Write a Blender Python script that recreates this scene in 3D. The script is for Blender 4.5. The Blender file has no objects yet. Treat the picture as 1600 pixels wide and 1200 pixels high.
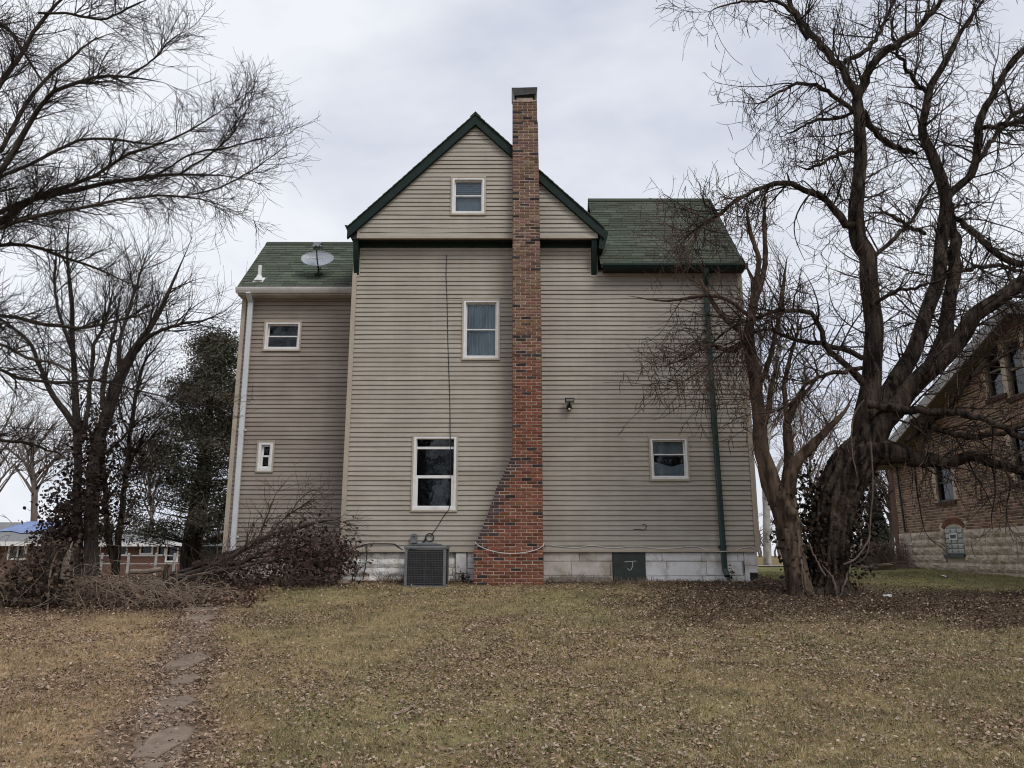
import bpy, math, random
import numpy as np
from mathutils import Vector, Matrix

random.seed(7)
rng = np.random.default_rng(11)
S = bpy.context.scene
COL = S.collection
R = math.radians

# ------------------------------------------------------------------ camera
EYE = 1.55
PITCH = R(12.6)
cam = bpy.data.cameras.new('camera')
camo = bpy.data.objects.new('camera', cam)
COL.objects.link(camo)
camo.location = (0, 0, EYE)
camo.rotation_euler = (math.pi / 2 + PITCH, 0, 0)
cam.sensor_width = 36.0
cam.lens = 27.0
cam.clip_start = 0.1
cam.clip_end = 3000
S.camera = camo

# ------------------------------------------------------------------ overcast sky
SUN_EL, SUN_AZ = R(48), R(205)          # azimuth clockwise from +Y: behind the camera, over the right shoulder
w = bpy.data.worlds.new('World')
S.world = w
w.use_nodes = True
nt = w.node_tree
nt.nodes.clear()
N = nt.nodes.new
out = N('ShaderNodeOutputWorld')
bg = N('ShaderNodeBackground')
bg.inputs['Strength'].default_value = 0.1
sky = N('ShaderNodeTexSky')
sky.sky_type = 'NISHITA'
sky.sun_disc = False
sky.sun_elevation = SUN_EL
sky.sun_rotation = math.pi - R(25)
tc = N('ShaderNodeTexCoord')
mp = N('ShaderNodeMapping')
mp.inputs['Scale'].default_value = (1.0, 1.0, 2.2)
mp.inputs['Location'].default_value = (3.1, 0.4, 0.7)
nz = N('ShaderNodeTexNoise')
nz.inputs['Scale'].default_value = 2.1
nz.inputs['Detail'].default_value = 5
nz.inputs['Roughness'].default_value = 0.55
nz.inputs['Distortion'].default_value = 0.25
rp = N('ShaderNodeValToRGB')
rp.color_ramp.elements[0].position = 0.32
rp.color_ramp.elements[0].color = (6.2, 6.6, 7.8, 1)
rp.color_ramp.elements[1].position = 0.62
rp.color_ramp.elements[1].color = (9.4, 9.6, 10.1, 1)
mx = N('ShaderNodeMix')
mx.data_type = 'RGBA'
mx.inputs['Factor'].default_value = 0.93
L = nt.links.new
L(tc.outputs['Generated'], mp.inputs['Vector'])
L(mp.outputs['Vector'], nz.inputs['Vector'])
L(nz.outputs['Fac'], rp.inputs['Fac'])
L(sky.outputs['Color'], mx.inputs['A'])
L(rp.outputs['Color'], mx.inputs['B'])
L(mx.outputs['Result'], bg.inputs['Color'])
L(bg.outputs['Background'], out.inputs['Surface'])

sun = bpy.data.lights.new('sun', 'SUN')
sun.energy = 1.5
sun.angle = R(25)
sun.color = (1.0, 0.96, 0.9)
suno = bpy.data.objects.new('sun', sun)
COL.objects.link(suno)
sd = Vector((0.42, -0.62, 0.85)).normalized()   # direction towards the sun
suno.rotation_euler = sd.to_track_quat('Z', 'Y').to_euler()
suno.location = (20, -30, 60)

S.view_settings.view_transform = 'Standard'
S.view_settings.look = 'None'
S.view_settings.exposure = 0.0
S.view_settings.gamma = 1.0
S.view_settings.use_curve_mapping = False
S.render.engine = 'CYCLES'
S.cycles.use_denoising = True
S.cycles.filter_width = 1.1
S.cycles.max_bounces = 6
S.cycles.transparent_max_bounces = 12
S.cycles.caustics_reflective = False
S.cycles.caustics_refractive = False

# ------------------------------------------------------------------ pixel -> place
FPX = 1200.0
SP, CP = math.sin(PITCH), math.cos(PITCH)


def ray(px, py):
    u = (px - 800) / FPX
    v = (600 - py) / FPX
    return (u, CP - v * SP, SP + v * CP)


def at(px, py, Y):
    d = ray(px, py)
    k = Y / d[1]
    return Vector((d[0] * k, Y, EYE + d[2] * k))


def pxm(px, py, Y):
    """pixels per metre at that place"""
    d = ray(px, py)
    return FPX / (Y / d[1])


def sstep(a, b, x):
    t = np.clip((x - a) / (b - a), 0, 1)
    return t * t * (3 - 2 * t)


def vnoise(x, y, s=1.0, seed=0):
    """cheap smooth value noise in numpy"""
    x = np.asarray(x, float) * s + seed * 17.13
    y = np.asarray(y, float) * s + seed * 9.71
    xi, yi = np.floor(x), np.floor(y)
    fx, fy = x - xi, y - yi
    fx, fy = fx * fx * (3 - 2 * fx), fy * fy * (3 - 2 * fy)

    def h(a, b):
        q = np.sin(a * 127.1 + b * 311.7) * 43758.5453
        return q - np.floor(q)
    return (h(xi, yi) * (1 - fx) + h(xi + 1, yi) * fx) * (1 - fy) + (h(xi, yi + 1) * (1 - fx) + h(xi + 1, yi + 1) * fx) * fy


def gz(x, y):
    x = np.asarray(x, float)
    y = np.asarray(y, float)
    z = 0.081 * (np.clip(y, 3, 16) - 3) + 0.022 * (np.clip(y, 16, 23) - 16)
    z = z - 1.45 * sstep(-6.5, -13, x) * sstep(15, 36, y)
    z = z + 0.05 * (vnoise(x, y, 0.35, 1) - 0.5) * sstep(2, 6, y)
    return z


def gzf(x, y):
    return float(gz(x, y))


def ground_at(px, py):
    d = ray(px, py)
    hi = 3.0
    while hi < 60 and EYE + d[2] * hi / d[1] > gzf(d[0] * hi / d[1], hi):
        hi += 0.25
    lo = hi - 0.25
    for _ in range(30):
        m = (lo + hi) / 2
        k = m / d[1]
        if EYE + d[2] * k > gzf(d[0] * k, m):
            lo = m
        else:
            hi = m
    k = lo / d[1]
    return Vector((d[0] * k, lo, gzf(d[0] * k, lo)))


# ------------------------------------------------------------------ scene helpers
def wloc(o):
    p = Vector((0, 0, 0))
    while o is not None:
        p += o.location
        o = o.parent
    return p


def tag(o, label=None, cat=None, group=None, kind=None):
    if label:
        o['label'] = label
    if cat:
        o['category'] = cat
    if group:
        o['group'] = group
    if kind:
        o['kind'] = kind
    return o


def empty(name, loc, parent=None):
    o = bpy.data.objects.new(name, None)
    COL.objects.link(o)
    o.empty_display_size = 0.2
    if parent:
        o.parent = parent
        o.location = Vector(loc) - wloc(parent)
    else:
        o.location = loc
    return o


def link(name, me, parent=None, loc=None):
    """loc: world place of the mesh's own origin (default: the parent's place)"""
    o = bpy.data.objects.new(name, me)
    COL.objects.link(o)
    if parent is not None:
        o.parent = parent
        if loc is not None:
            o.location = Vector(loc) - wloc(parent)
    elif loc is not None:
        o.location = loc
    return o


class MB:
    def __init__(s):
        s.v, s.f, s.m, s.c = [], [], [], []

    def quad(s, a, b, c, d, m=0):
        n = len(s.v)
        s.v += [tuple(a), tuple(b), tuple(c), tuple(d)]
        s.f.append((n, n + 1, n + 2, n + 3))
        s.m.append(m)

    def poly(s, pts, m=0):
        n = len(s.v)
        s.v += [tuple(p) for p in pts]
        s.f.append(tuple(range(n, n + len(pts))))
        s.m.append(m)

    def box(s, x0, x1, y0, y1, z0, z1, m=0, j=0.0, bev=0.0):
        if x1 < x0: x0, x1 = x1, x0
        if y1 < y0: y0, y1 = y1, y0
        if z1 < z0: z0, z1 = z1, z0
        def q():
            return random.uniform(-j, j) if j else 0.0
        n = len(s.v)
        if bev <= 0:
            for z in (z0, z1):
                for (x, y) in ((x0, y0), (x1, y0), (x1, y1), (x0, y1)):
                    s.v.append((x + q(), y + q(), z + q()))
            for f in ((0, 3, 2, 1), (4, 5, 6, 7), (0, 1, 5, 4), (1, 2, 6, 5), (2, 3, 7, 6), (3, 0, 4, 7)):
                s.f.append(tuple(n + i for i in f)); s.m.append(m)
        else:
            # front face (-y) chamfered
            b = bev
            for (y, e) in ((y0, b), (y0 + b, 0), (y1, 0)):
                for (x, z) in ((x0 + e, z0 + e), (x1 - e, z0 + e), (x1 - e, z1 - e), (x0 + e, z1 - e)):
                    s.v.append((x + q(), y + q(), z + q()))
            s.f.append((n, n + 1, n + 2, n + 3)); s.m.append(m)
            for k in (0, 4):
                for i in range(4):
                    i2 = (i + 1) % 4
                    s.f.append((n + k + i, n + k + 4 + i, n + k + 4 + i2, n + k + i2)); s.m.append(m)
            s.f.append((n + 11, n + 10, n + 9, n + 8)); s.m.append(m)

    def prism_xz(s, pts, y0, y1, m=0):
        """polygon in x,z extruded along y"""
        n = len(s.v)
        k = len(pts)
        s.v += [(x, y0, z) for x, z in pts] + [(x, y1, z) for x, z in pts]
        s.f.append(tuple(range(n, n + k))); s.m.append(m)
        s.f.append(tuple(range(n + 2 * k - 1, n + k - 1, -1))); s.m.append(m)
        for i in range(k):
            i2 = (i + 1) % k
            s.f.append((n + i, n + k + i, n + k + i2, n + i2)); s.m.append(m)

    def prism_yz(s, pts, x0, x1, m=0):
        n = len(s.v)
        k = len(pts)
        s.v += [(x0, y, z) for y, z in pts] + [(x1, y, z) for y, z in pts]
        s.f.append(tuple(range(n, n + k))); s.m.append(m)
        s.f.append(tuple(range(n + 2 * k - 1, n + k - 1, -1))); s.m.append(m)
        for i in range(k):
            i2 = (i + 1) % k
            s.f.append((n + i, n + k + i, n + k + i2, n + i2)); s.m.append(m)

    def tube(s, pts, r, sides=8, m=0, cap=True):
        P = np.array([tuple(p) for p in pts], float)[None]
        rr = np.full(P.shape[:2], r) if np.isscalar(r) else np.array(r, float)[None]
        V, F = tubes_np([(P, rr, sides)])
        n = len(s.v)
        s.v += [tuple(p) for p in V]
        for f in F:
            s.f.append(tuple(int(i) + n for i in f)); s.m.append(m)
        if cap:
            k = len(P[0])
            s.f.append(tuple(n + i for i in range(sides)))
            s.f.append(tuple(n + (k - 1) * sides + i for i in range(sides - 1, -1, -1)))
            s.m += [m, m]

    def build(s, name, mat, parent=None, origin=None, smooth=False, recalc=True):
        o = wloc(parent) if parent is not None else Vector(origin or (0, 0, 0))
        me = bpy.data.meshes.new(name)
        me.from_pydata([(v[0] - o.x, v[1] - o.y, v[2] - o.z) for v in s.v], [], s.f)
        mats = mat if isinstance(mat, (list, tuple)) else [mat]
        for q in mats:
            me.materials.append(q)
        if len(mats) > 1:
            me.polygons.foreach_set('material_index', s.m)
        if s.c:
            a = me.color_attributes.new('Col', 'FLOAT_COLOR', 'POINT')
            a.data.foreach_set('color', np.array(s.c, np.float32).ravel())
        if recalc:
            import bmesh
            bm = bmesh.new(); bm.from_mesh(me)
            bmesh.ops.recalc_face_normals(bm, faces=bm.faces)
            bm.to_mesh(me); bm.free()
        if smooth:
            me.polygons.foreach_set('use_smooth', [True] * len(me.polygons))
        me.update()
        return link(name, me, parent, None if parent is not None else o)


def mesh_np(name, V, F, mat, col=None, smooth=False, parent=None, origin=None):
    V = np.asarray(V, np.float32)
    o = wloc(parent) if parent is not None else Vector(origin or (0, 0, 0))
    V = V - np.array(o, np.float32)
    F = np.asarray(F, np.int32)
    me = bpy.data.meshes.new(name)
    me.vertices.add(len(V))
    me.vertices.foreach_set('co', V.ravel())
    k = F.shape[1]
    me.loops.add(F.size)
    me.loops.foreach_set('vertex_index', F.ravel())
    me.polygons.add(len(F))
    me.polygons.foreach_set('loop_start', np.arange(0, F.size, k, dtype=np.int32))
    me.polygons.foreach_set('loop_total', np.full(len(F), k, np.int32))
    if smooth:
        me.polygons.foreach_set('use_smooth', np.ones(len(F), bool))
    if col is not None:
        a = me.color_attributes.new('Col', 'FLOAT_COLOR', 'POINT')
        c = np.ones((len(V), 4), np.float32)
        c[:, :3] = col
        a.data.foreach_set('color', c.ravel())
    me.materials.append(mat)
    me.update(calc_edges=True)
    me.validate()
    return link(name, me, parent, None if parent is not None else o)


def tubes_np(groups):
    """groups: (P (M,K,3), R (M,K), sides) -> verts, quads"""
    VV, FF, base = [], [], 0
    for P, Rr, sides in groups:
        if len(P) == 0:
            continue
        M, K, _ = P.shape
        T = np.gradient(P, axis=1)
        T /= np.linalg.norm(T, axis=2, keepdims=True) + 1e-9
        avg = T.mean(1)
        ref = np.where((np.abs(avg[:, 2]) > 0.75)[:, None], np.array([[1.0, 0.13, 0]]), np.array([[0.05, 0.1, 1.0]]))[:, None, :]
        A = np.cross(T, ref)
        A /= np.linalg.norm(A, axis=2, keepdims=True) + 1e-9
        B = np.cross(T, A)
        th = np.arange(sides) * 2 * math.pi / sides
        c, s_ = np.cos(th), np.sin(th)
        V = P[:, :, None, :] + Rr[:, :, None, None] * (A[:, :, None, :] * c[None, None, :, None] + B[:, :, None, :] * s_[None, None, :, None])
        VV.append(V.reshape(-1, 3))
        idx = (np.arange(M * K * sides).reshape(M, K, sides)) + base
        a = idx[:, :-1, :]
        b = np.roll(idx, -1, axis=2)[:, :-1, :]
        c2 = np.roll(idx, -1, axis=2)[:, 1:, :]
        d = idx[:, 1:, :]
        FF.append(np.stack([a, b, c2, d], -1).reshape(-1, 4))
        base += M * K * sides
    return np.concatenate(VV), np.concatenate(FF)


def smooth_path(pts, K):
    """Catmull-Rom through pts (n,d), K points, even in arc length"""
    p = np.asarray(pts, float)
    if len(p) == 2:
        t = np.linspace(0, 1, K)[:, None]
        return p[0] * (1 - t) + p[1] * t
    q = np.vstack([2 * p[0] - p[1], p, 2 * p[-1] - p[-2]])
    o = []
    for i in range(1, len(q) - 2):
        for t in np.linspace(0, 1, 10, endpoint=False):
            a, b, c, d = q[i - 1], q[i], q[i + 1], q[i + 2]
            o.append(0.5 * ((2 * b) + (-a + c) * t + (2 * a - 5 * b + 4 * c - d) * t * t + (-a + 3 * b - 3 * c + d) * t ** 3))
    o.append(q[-2])
    o = np.array(o)
    s = np.concatenate([[0], np.cumsum(np.linalg.norm(np.diff(o[:, :3], axis=0), axis=1))])
    t = np.linspace(0, s[-1], K)
    return np.stack([np.interp(t, s, o[:, k]) for k in range(o.shape[1])], 1)


def limb_path(px, Y0, Y1, K=16, wob=0.02):
    """px: (x, y, width px) list in the photograph; the limb runs from depth Y0 to Y1"""
    n = len(px)
    seg = [0.0]
    for i in range(1, n):
        seg.append(seg[-1] + math.hypot(px[i][0] - px[i - 1][0], px[i][1] - px[i - 1][1]))
    pts = []
    for i, (x, y, wd) in enumerate(px):
        Y = Y0 + (Y1 - Y0) * seg[i] / seg[-1]
        p = at(x, y, Y)
        pts.append((p.x, p.y, p.z, wd / 2 / pxm(x, y, Y)))
    q = smooth_path(pts, K)
    if wob:
        nz_ = rng.normal(0, 1, (K, 3)) * wob
        nz_[0] = 0
        q[:, :3] += nz_ * np.clip(q[:, 3:4] / 0.05, 0.2, 1)
    if px[-1][2] < 14:
        q[-4:, 3] *= np.array([.85, .65, .4, .15])
    return q[:, :3], np.maximum(q[:, 3], 0.0025)


def spawn(P, Rr, n, t0, t1, l0, l1, a0, a1, K, curl, up, rr, rtip, taper_len=0.5, rmax=9.0, bias=None, perlen=True, flat=0.0):
    """n children growing out of the parent paths"""
    M, Kp, _ = P.shape
    ln = np.linalg.norm(np.diff(P, axis=1), axis=2).sum(1)
    pr = ln / ln.sum() if perlen else np.full(M, 1.0 / M)
    i = rng.choice(M, n, p=pr)
    t = rng.uniform(t0, t1, n)
    f = t * (Kp - 1)
    k = np.minimum(f.astype(int), Kp - 2)
    fr = (f - k)[:, None]
    pos = P[i, k] * (1 - fr) + P[i, k + 1] * fr
    T = P[i, k + 1] - P[i, k]
    T /= np.linalg.norm(T, axis=1, keepdims=True) + 1e-9
    pr_ = Rr[i, k] * (1 - fr[:, 0]) + Rr[i, k + 1] * fr[:, 0]
    v = rng.normal(0, 1, (n, 3))
    v[:, 2] += up * 3
    if flat:
        v[:, 1] *= flat
    v -= (v * T).sum(1, keepdims=True) * T
    v /= np.linalg.norm(v, axis=1, keepdims=True) + 1e-9
    a = rng.uniform(R(a0), R(a1), n)[:, None]
    d = np.cos(a) * T + np.sin(a) * v
    length = rng.uniform(l0, l1, n) * (1 - taper_len * t)
    step = (length / (K - 1))[:, None]
    C = np.zeros((n, K, 3))
    C[:, 0] = pos
    mom = rng.normal(0, 1, (n, 3)) * curl
    for s_ in range(1, K):
        mom = 0.55 * mom + rng.normal(0, 1, (n, 3)) * curl * 0.6
        d = d + mom
        d[:, 2] += up
        if bias is not None:
            d += np.array(bias)
        d /= np.linalg.norm(d, axis=1, keepdims=True) + 1e-9
        C[:, s_] = C[:, s_ - 1] + d * step
    r0 = np.minimum(pr_ * rr, rmax)
    r0 = np.maximum(r0, rtip * 1.3)
    tt = np.linspace(0, 1, K)[None]
    CR = r0[:, None] * (1 - tt) + rtip * tt
    return C, CR


def leaf_quads(C, size, col, fold=0.35, aspect=0.6, flat=0.0, nrm=None, lo=False):
    """folded two-quad leaves at centres C (n,3); col (n,3). returns V, F, colours"""
    n = len(C)
    size = np.broadcast_to(np.asarray(size, float), (n,))
    a = rng.normal(0, 1, (n, 3))
    if flat:
        a[:, 2] *= (1 - flat)
    a /= np.linalg.norm(a, axis=1, keepdims=True)
    u = rng.normal(0, 1, (n, 3)) if nrm is None else np.broadcast_to(np.array(nrm, float), (n, 3)) + rng.normal(0, 0.35, (n, 3))
    b = np.cross(a, u)
    b /= np.linalg.norm(b, axis=1, keepdims=True) + 1e-9
    c = np.cross(b, a)
    L_ = (a * size[:, None])
    W = b * (size * aspect)[:, None] * 0.5
    H = c * (size * fold * rng.uniform(-0.3, 1, n))[:, None] * 0.5
    bend = c * (size * rng.uniform(-0.35, 0.35, n))[:, None]
    if lo:
        V = np.stack([C - L_ * .5, C + W + H, C + L_ * .5 + bend, C - W + H], 1).reshape(-1, 3)
        k = np.arange(n)[:, None] * 4
        return V, k + np.array([[0, 1, 2, 3]]), np.repeat(col, 4, axis=0)
    V = np.stack([C - L_ * 0.5, C - L_ * 0.12 + W + H, C + L_ * 0.25 + W * 0.85 + H + bend * .5, C + L_ * 0.55 + bend,
                  C + L_ * 0.25 - W * 0.85 + H + bend * .5, C - L_ * 0.12 - W + H], 1).reshape(-1, 3)
    k = np.arange(n)[:, None] * 6
    F = np.concatenate([k + np.array([[0, 1, 2, 3]]), k + np.array([[0, 3, 4, 5]])], 0)
    return V, F, np.repeat(col, 6, axis=0)


# ------------------------------------------------------------------ materials
def mat(name, c1, c2=None, scale=4.0, detail=4, rough=0.7, bump=0.0, bscale=None, bdist=0.01, src=None, jit=0.0, metal=0.0,
        spec=0.5, stretch=(1, 1, 1), c3=None, s3=0.6, t3=(0.5, 0.65), rampo=(0.35, 0.65), coord='pos', streak=0.0):
    """noise-mixed colours; src: None | 'object' (object colour) | 'attr' (Col attribute) multiplies; jit: per-object value jitter"""
    m = bpy.data.materials.new(name)
    m.use_nodes = True
    t = m.node_tree
    t.nodes.clear()
    n = t.nodes.new
    l = t.links.new
    o = n('ShaderNodeOutputMaterial')
    b = n('ShaderNodeBsdfPrincipled')
    l(b.outputs[0], o.inputs['Surface'])
    b.inputs['Roughness'].default_value = rough
    b.inputs['Metallic'].default_value = metal
    b.inputs['Specular IOR Level'].default_value = spec
    if coord == 'pos':
        g = n('ShaderNodeNewGeometry'); vec = g.outputs['Position']
    else:
        g = n('ShaderNodeTexCoord'); vec = g.outputs['Object']
    mp_ = n('ShaderNodeMapping')
    mp_.inputs['Scale'].default_value = stretch
    l(vec, mp_.inputs['Vector'])
    vec = mp_.outputs['Vector']
    c2 = c2 or c1
    nz_ = n('ShaderNodeTexNoise')
    nz_.inputs['Scale'].default_value = scale
    nz_.inputs['Detail'].default_value = detail
    nz_.inputs['Roughness'].default_value = 0.6
    l(vec, nz_.inputs['Vector'])
    r = n('ShaderNodeValToRGB')
    r.color_ramp.elements[0].position = rampo[0]
    r.color_ramp.elements[1].position = rampo[1]
    r.color_ramp.elements[0].color = (*c1, 1)
    r.color_ramp.elements[1].color = (*c2, 1)
    l(nz_.outputs['Fac'], r.inputs['Fac'])
    colr = r.outputs['Color']
    if c3:
        n3 = n('ShaderNodeTexNoise')
        n3.inputs['Scale'].default_value = s3
        n3.inputs['Detail'].default_value = 6
        n3.inputs['Roughness'].default_value = 0.65
        l(vec, n3.inputs['Vector'])
        mr = n('ShaderNodeMapRange')
        mr.inputs['From Min'].default_value = t3[0]
        mr.inputs['From Max'].default_value = t3[1]
        l(n3.outputs['Fac'], mr.inputs['Value'])
        x = n('ShaderNodeMix'); x.data_type = 'RGBA'
        l(mr.outputs['Result'], x.inputs['Factor'])
        l(colr, x.inputs['A'])
        x.inputs['B'].default_value = (*c3, 1)
        colr = x.outputs['Result']
    if streak:
        ms = n('ShaderNodeMapping')
        ms.inputs['Scale'].default_value = (3.2, 3.2, 0.22)
        l(g.outputs['Position'], ms.inputs['Vector'])
        ns = n('ShaderNodeTexNoise')
        ns.inputs['Scale'].default_value = 1.6
        ns.inputs['Detail'].default_value = 5
        l(ms.outputs['Vector'], ns.inputs['Vector'])
        mr = n('ShaderNodeMapRange')
        mr.inputs['From Min'].default_value = 0.38
        mr.inputs['From Max'].default_value = 0.68
        mr.inputs['To Min'].default_value = 1 + streak * .3
        mr.inputs['To Max'].default_value = 1 - streak
        l(ns.outputs['Fac'], mr.inputs['Value'])
        hs = n('ShaderNodeHueSaturation')
        l(mr.outputs['Result'], hs.inputs['Value'])
        l(colr, hs.inputs['Color'])
        colr = hs.outputs['Color']
    if src:
        x = n('ShaderNodeMix'); x.data_type = 'RGBA'; x.blend_type = 'MULTIPLY'
        x.inputs['Factor'].default_value = 1
        if src == 'object':
            oi = n('ShaderNodeObjectInfo'); so = oi.outputs['Color']
        else:
            at_ = n('ShaderNodeAttribute'); at_.attribute_name = 'Col'; so = at_.outputs['Color']
        l(colr, x.inputs['A']); l(so, x.inputs['B'])
        colr = x.outputs['Result']
    if jit:
        oi = n('ShaderNodeObjectInfo')
        mr = n('ShaderNodeMapRange')
        mr.inputs['To Min'].default_value = 1 - jit
        mr.inputs['To Max'].default_value = 1 + jit
        l(oi.outputs['Random'], mr.inputs['Value'])
        hs = n('ShaderNodeHueSaturation')
        l(mr.outputs['Result'], hs.inputs['Value'])
        l(colr, hs.inputs['Color'])
        colr = hs.outputs['Color']
    l(colr, b.inputs['Base Color'])
    if bump:
        nb = n('ShaderNodeTexNoise')
        nb.inputs['Scale'].default_value = bscale or scale * 4
        nb.inputs['Detail'].default_value = 6
        l(vec, nb.inputs['Vector'])
        bp = n('ShaderNodeBump')
        bp.inputs['Strength'].default_value = bump
        bp.inputs['Distance'].default_value = bdist
        l(nb.outputs['Fac'], bp.inputs['Height'])
        l(bp.outputs['Normal'], b.inputs['Normal'])
    return m


def glass_mat(name, tint=(0.8, 0.85, 0.87), ior=1.43):
    m = bpy.data.materials.new(name)
    m.use_nodes = True
    t = m.node_tree
    t.nodes.clear()
    n, l = t.nodes.new, t.links.new
    o = n('ShaderNodeOutputMaterial')
    tr = n('ShaderNodeBsdfTransparent'); tr.inputs['Color'].default_value = (*tint, 1)
    gl = n('ShaderNodeBsdfGlossy'); gl.inputs['Roughness'].default_value = 0.03
    gl.inputs['Color'].default_value = (0.95, 0.97, 1.0, 1)
    fr = n('ShaderNodeFresnel'); fr.inputs['IOR'].default_value = ior
    g = n('ShaderNodeNewGeometry')
    nz_ = n('ShaderNodeTexNoise'); nz_.inputs['Scale'].default_value = 2.5
    l(g.outputs['Position'], nz_.inputs['Vector'])
    bp = n('ShaderNodeBump'); bp.inputs['Strength'].default_value = 0.12; bp.inputs['Distance'].default_value = 0.02
    l(nz_.outputs['Fac'], bp.inputs['Height'])
    l(bp.outputs['Normal'], gl.inputs['Normal'])
    x = n('ShaderNodeMixShader')
    l(fr.outputs[0], x.inputs['Fac']); l(tr.outputs[0], x.inputs[1]); l(gl.outputs[0], x.inputs[2])
    l(x.outputs[0], o.inputs['Surface'])
    return m


M = {}
M['siding'] = mat('vinyl_siding', (0.356, 0.326, 0.276), (0.410, 0.379, 0.324), scale=1.2, detail=6, rough=0.55, bump=0.25, bscale=30, bdist=0.002,
                  jit=0.035, stretch=(1, 1, 2.5), c3=(0.33, 0.285, 0.232), s3=0.9, t3=(0.48, 0.8), spec=0.3, streak=.055)
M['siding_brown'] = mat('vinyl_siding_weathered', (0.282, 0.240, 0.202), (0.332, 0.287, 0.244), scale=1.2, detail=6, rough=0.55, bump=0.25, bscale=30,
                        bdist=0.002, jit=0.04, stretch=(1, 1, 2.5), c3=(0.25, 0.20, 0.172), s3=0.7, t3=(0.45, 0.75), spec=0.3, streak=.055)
M['trim_tan'] = mat('tan_trim', (0.39, 0.34, 0.27), (0.45, 0.395, 0.32), scale=3, rough=0.5, spec=0.3)
M['sheath'] = mat('sheathing', (0.10, 0.085, 0.07), (0.12, 0.10, 0.08), scale=5)
M['white'] = mat('white_vinyl', (0.72, 0.72, 0.71), (0.80, 0.80, 0.79), scale=6, rough=0.4, c3=(0.55, 0.53, 0.5), s3=4, t3=(0.55, 0.8))
M['gutter_white'] = mat('pale_gutter', (0.52, 0.50, 0.48), (0.62, 0.61, 0.60), scale=3, rough=0.4, c3=(0.36, 0.32, 0.29), s3=2.0, t3=(0.5, 0.8))
M['spout_white'] = mat('pale_downspout', (0.58, 0.60, 0.62), (0.66, 0.68, 0.70), scale=3, rough=0.35)
M['green'] = mat('dark_green_paint', (0.008, 0.020, 0.017), (0.013, 0.028, 0.024), scale=5, rough=0.65, spec=0.2, bump=0.1, bscale=30)
M['green_spout'] = mat('green_downspout', (0.012, 0.034, 0.029), (0.018, 0.046, 0.039), scale=5, rough=0.4)
M['soffit'] = mat('dark_soffit', (0.012, 0.016, 0.015), (0.018, 0.022, 0.02), scale=5)
M['shingle'] = mat('green_shingle', (0.038, 0.051, 0.034), (0.074, 0.090, 0.064), scale=90, detail=3, rough=0.9, bump=0.5, bscale=160, bdist=0.003,
                   jit=0.14, c3=(0.085, 0.090, 0.066), s3=2.4, t3=(0.5, 0.75), spec=0.2)
M['shingle_tab'] = mat('green_shingle_tab', (0.60, 0.64, 0.60), (1.15, 1.12, 1.12), scale=90, detail=3, rough=0.9, bump=0.5, bscale=160, bdist=0.003, jit=0.10, src='attr', spec=0.2)
M['brick'] = mat('brick_piece', (0.62, 0.6, 0.6), (1.1, 1.05, 1.0), scale=26, detail=5, rough=0.85, bump=0.7, bscale=60, bdist=0.006, src='object', spec=0.2)
M['brick_mass'] = mat('brick_joined', (0.62, 0.6, 0.6), (1.1, 1.05, 1.0), scale=26, detail=5, rough=0.85, bump=0.7, bscale=60, bdist=0.006, src='attr', spec=0.2)
M['mortar'] = mat('mortar', (0.33, 0.25, 0.20), (0.50, 0.41, 0.34), scale=9, detail=6, rough=0.95, bump=0.6, bscale=60)
M['mortar_tan'] = mat('tan_mortar', (0.60, 0.48, 0.37), (0.72, 0.60, 0.47), scale=9, detail=6, rough=0.95, bump=0.6, bscale=60)
M['metal_dark'] = mat('dark_metal', (0.02, 0.02, 0.022), (0.05, 0.05, 0.05), scale=12, rough=0.5)
M['metal_grey'] = mat('grey_metal', (0.14, 0.15, 0.16), (0.2, 0.21, 0.22), scale=8, rough=0.45, metal=0.3)
M['coil'] = mat('condenser_coil', (0.012, 0.013, 0.015), (0.03, 0.03, 0.032), scale=20, rough=0.6)
M['ac_grey'] = mat('condenser_cabinet', (0.12, 0.125, 0.135), (0.17, 0.175, 0.185), scale=9, rough=0.5, c3=(0.08, 0.075, 0.07), s3=5, t3=(0.55, 0.75))
M['ac_bar'] = mat('condenser_louver', (0.05, 0.052, 0.057), (0.085, 0.088, 0.095), scale=9, rough=0.5)
M['dish'] = mat('dish_grey', (0.30, 0.33, 0.37), (0.36, 0.39, 0.43), scale=6, rough=0.4)
M['black'] = mat('black_rubber', (0.012, 0.012, 0.013), (0.02, 0.02, 0.02), scale=9, rough=0.6)
M['print_white'] = mat('white_print', (0.75, 0.76, 0.78), rough=0.6)
M['chalk'] = mat('chalk', (0.42, 0.42, 0.38), (0.6, 0.6, 0.55), scale=60, rough=0.9)
M['paint_block'] = mat('painted_block', (0.68, 0.68, 0.69), (0.78, 0.78, 0.79), scale=5, detail=6, rough=0.85, bump=0.5, bscale=45, bdist=0.006, jit=0.05,
                       c3=(0.42, 0.38, 0.32), s3=2.6, t3=(0.52, 0.72))
M['bare_block'] = mat('stained_block', (0.46, 0.42, 0.37), (0.60, 0.57, 0.53), scale=5, detail=6, rough=0.9, bump=0.6, bscale=45, bdist=0.006, jit=0.06,
                      c3=(0.30, 0.25, 0.19), s3=2.6, t3=(0.5, 0.7))
M['old_stone'] = mat('whitewashed_stone', (0.66, 0.65, 0.63), (0.82, 0.81, 0.79), scale=7, detail=8, rough=0.95, bump=1.0, bscale=22, bdist=0.03, jit=0.06,
                     c3=(0.42, 0.33, 0.19), s3=3.5, t3=(0.5, 0.66))
M['hatch'] = mat('hatch_green', (0.022, 0.032, 0.027), (0.035, 0.046, 0.04), scale=7, rough=0.7, bump=0.2, bscale=40)
M['glass'] = glass_mat('window_glass')
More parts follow.
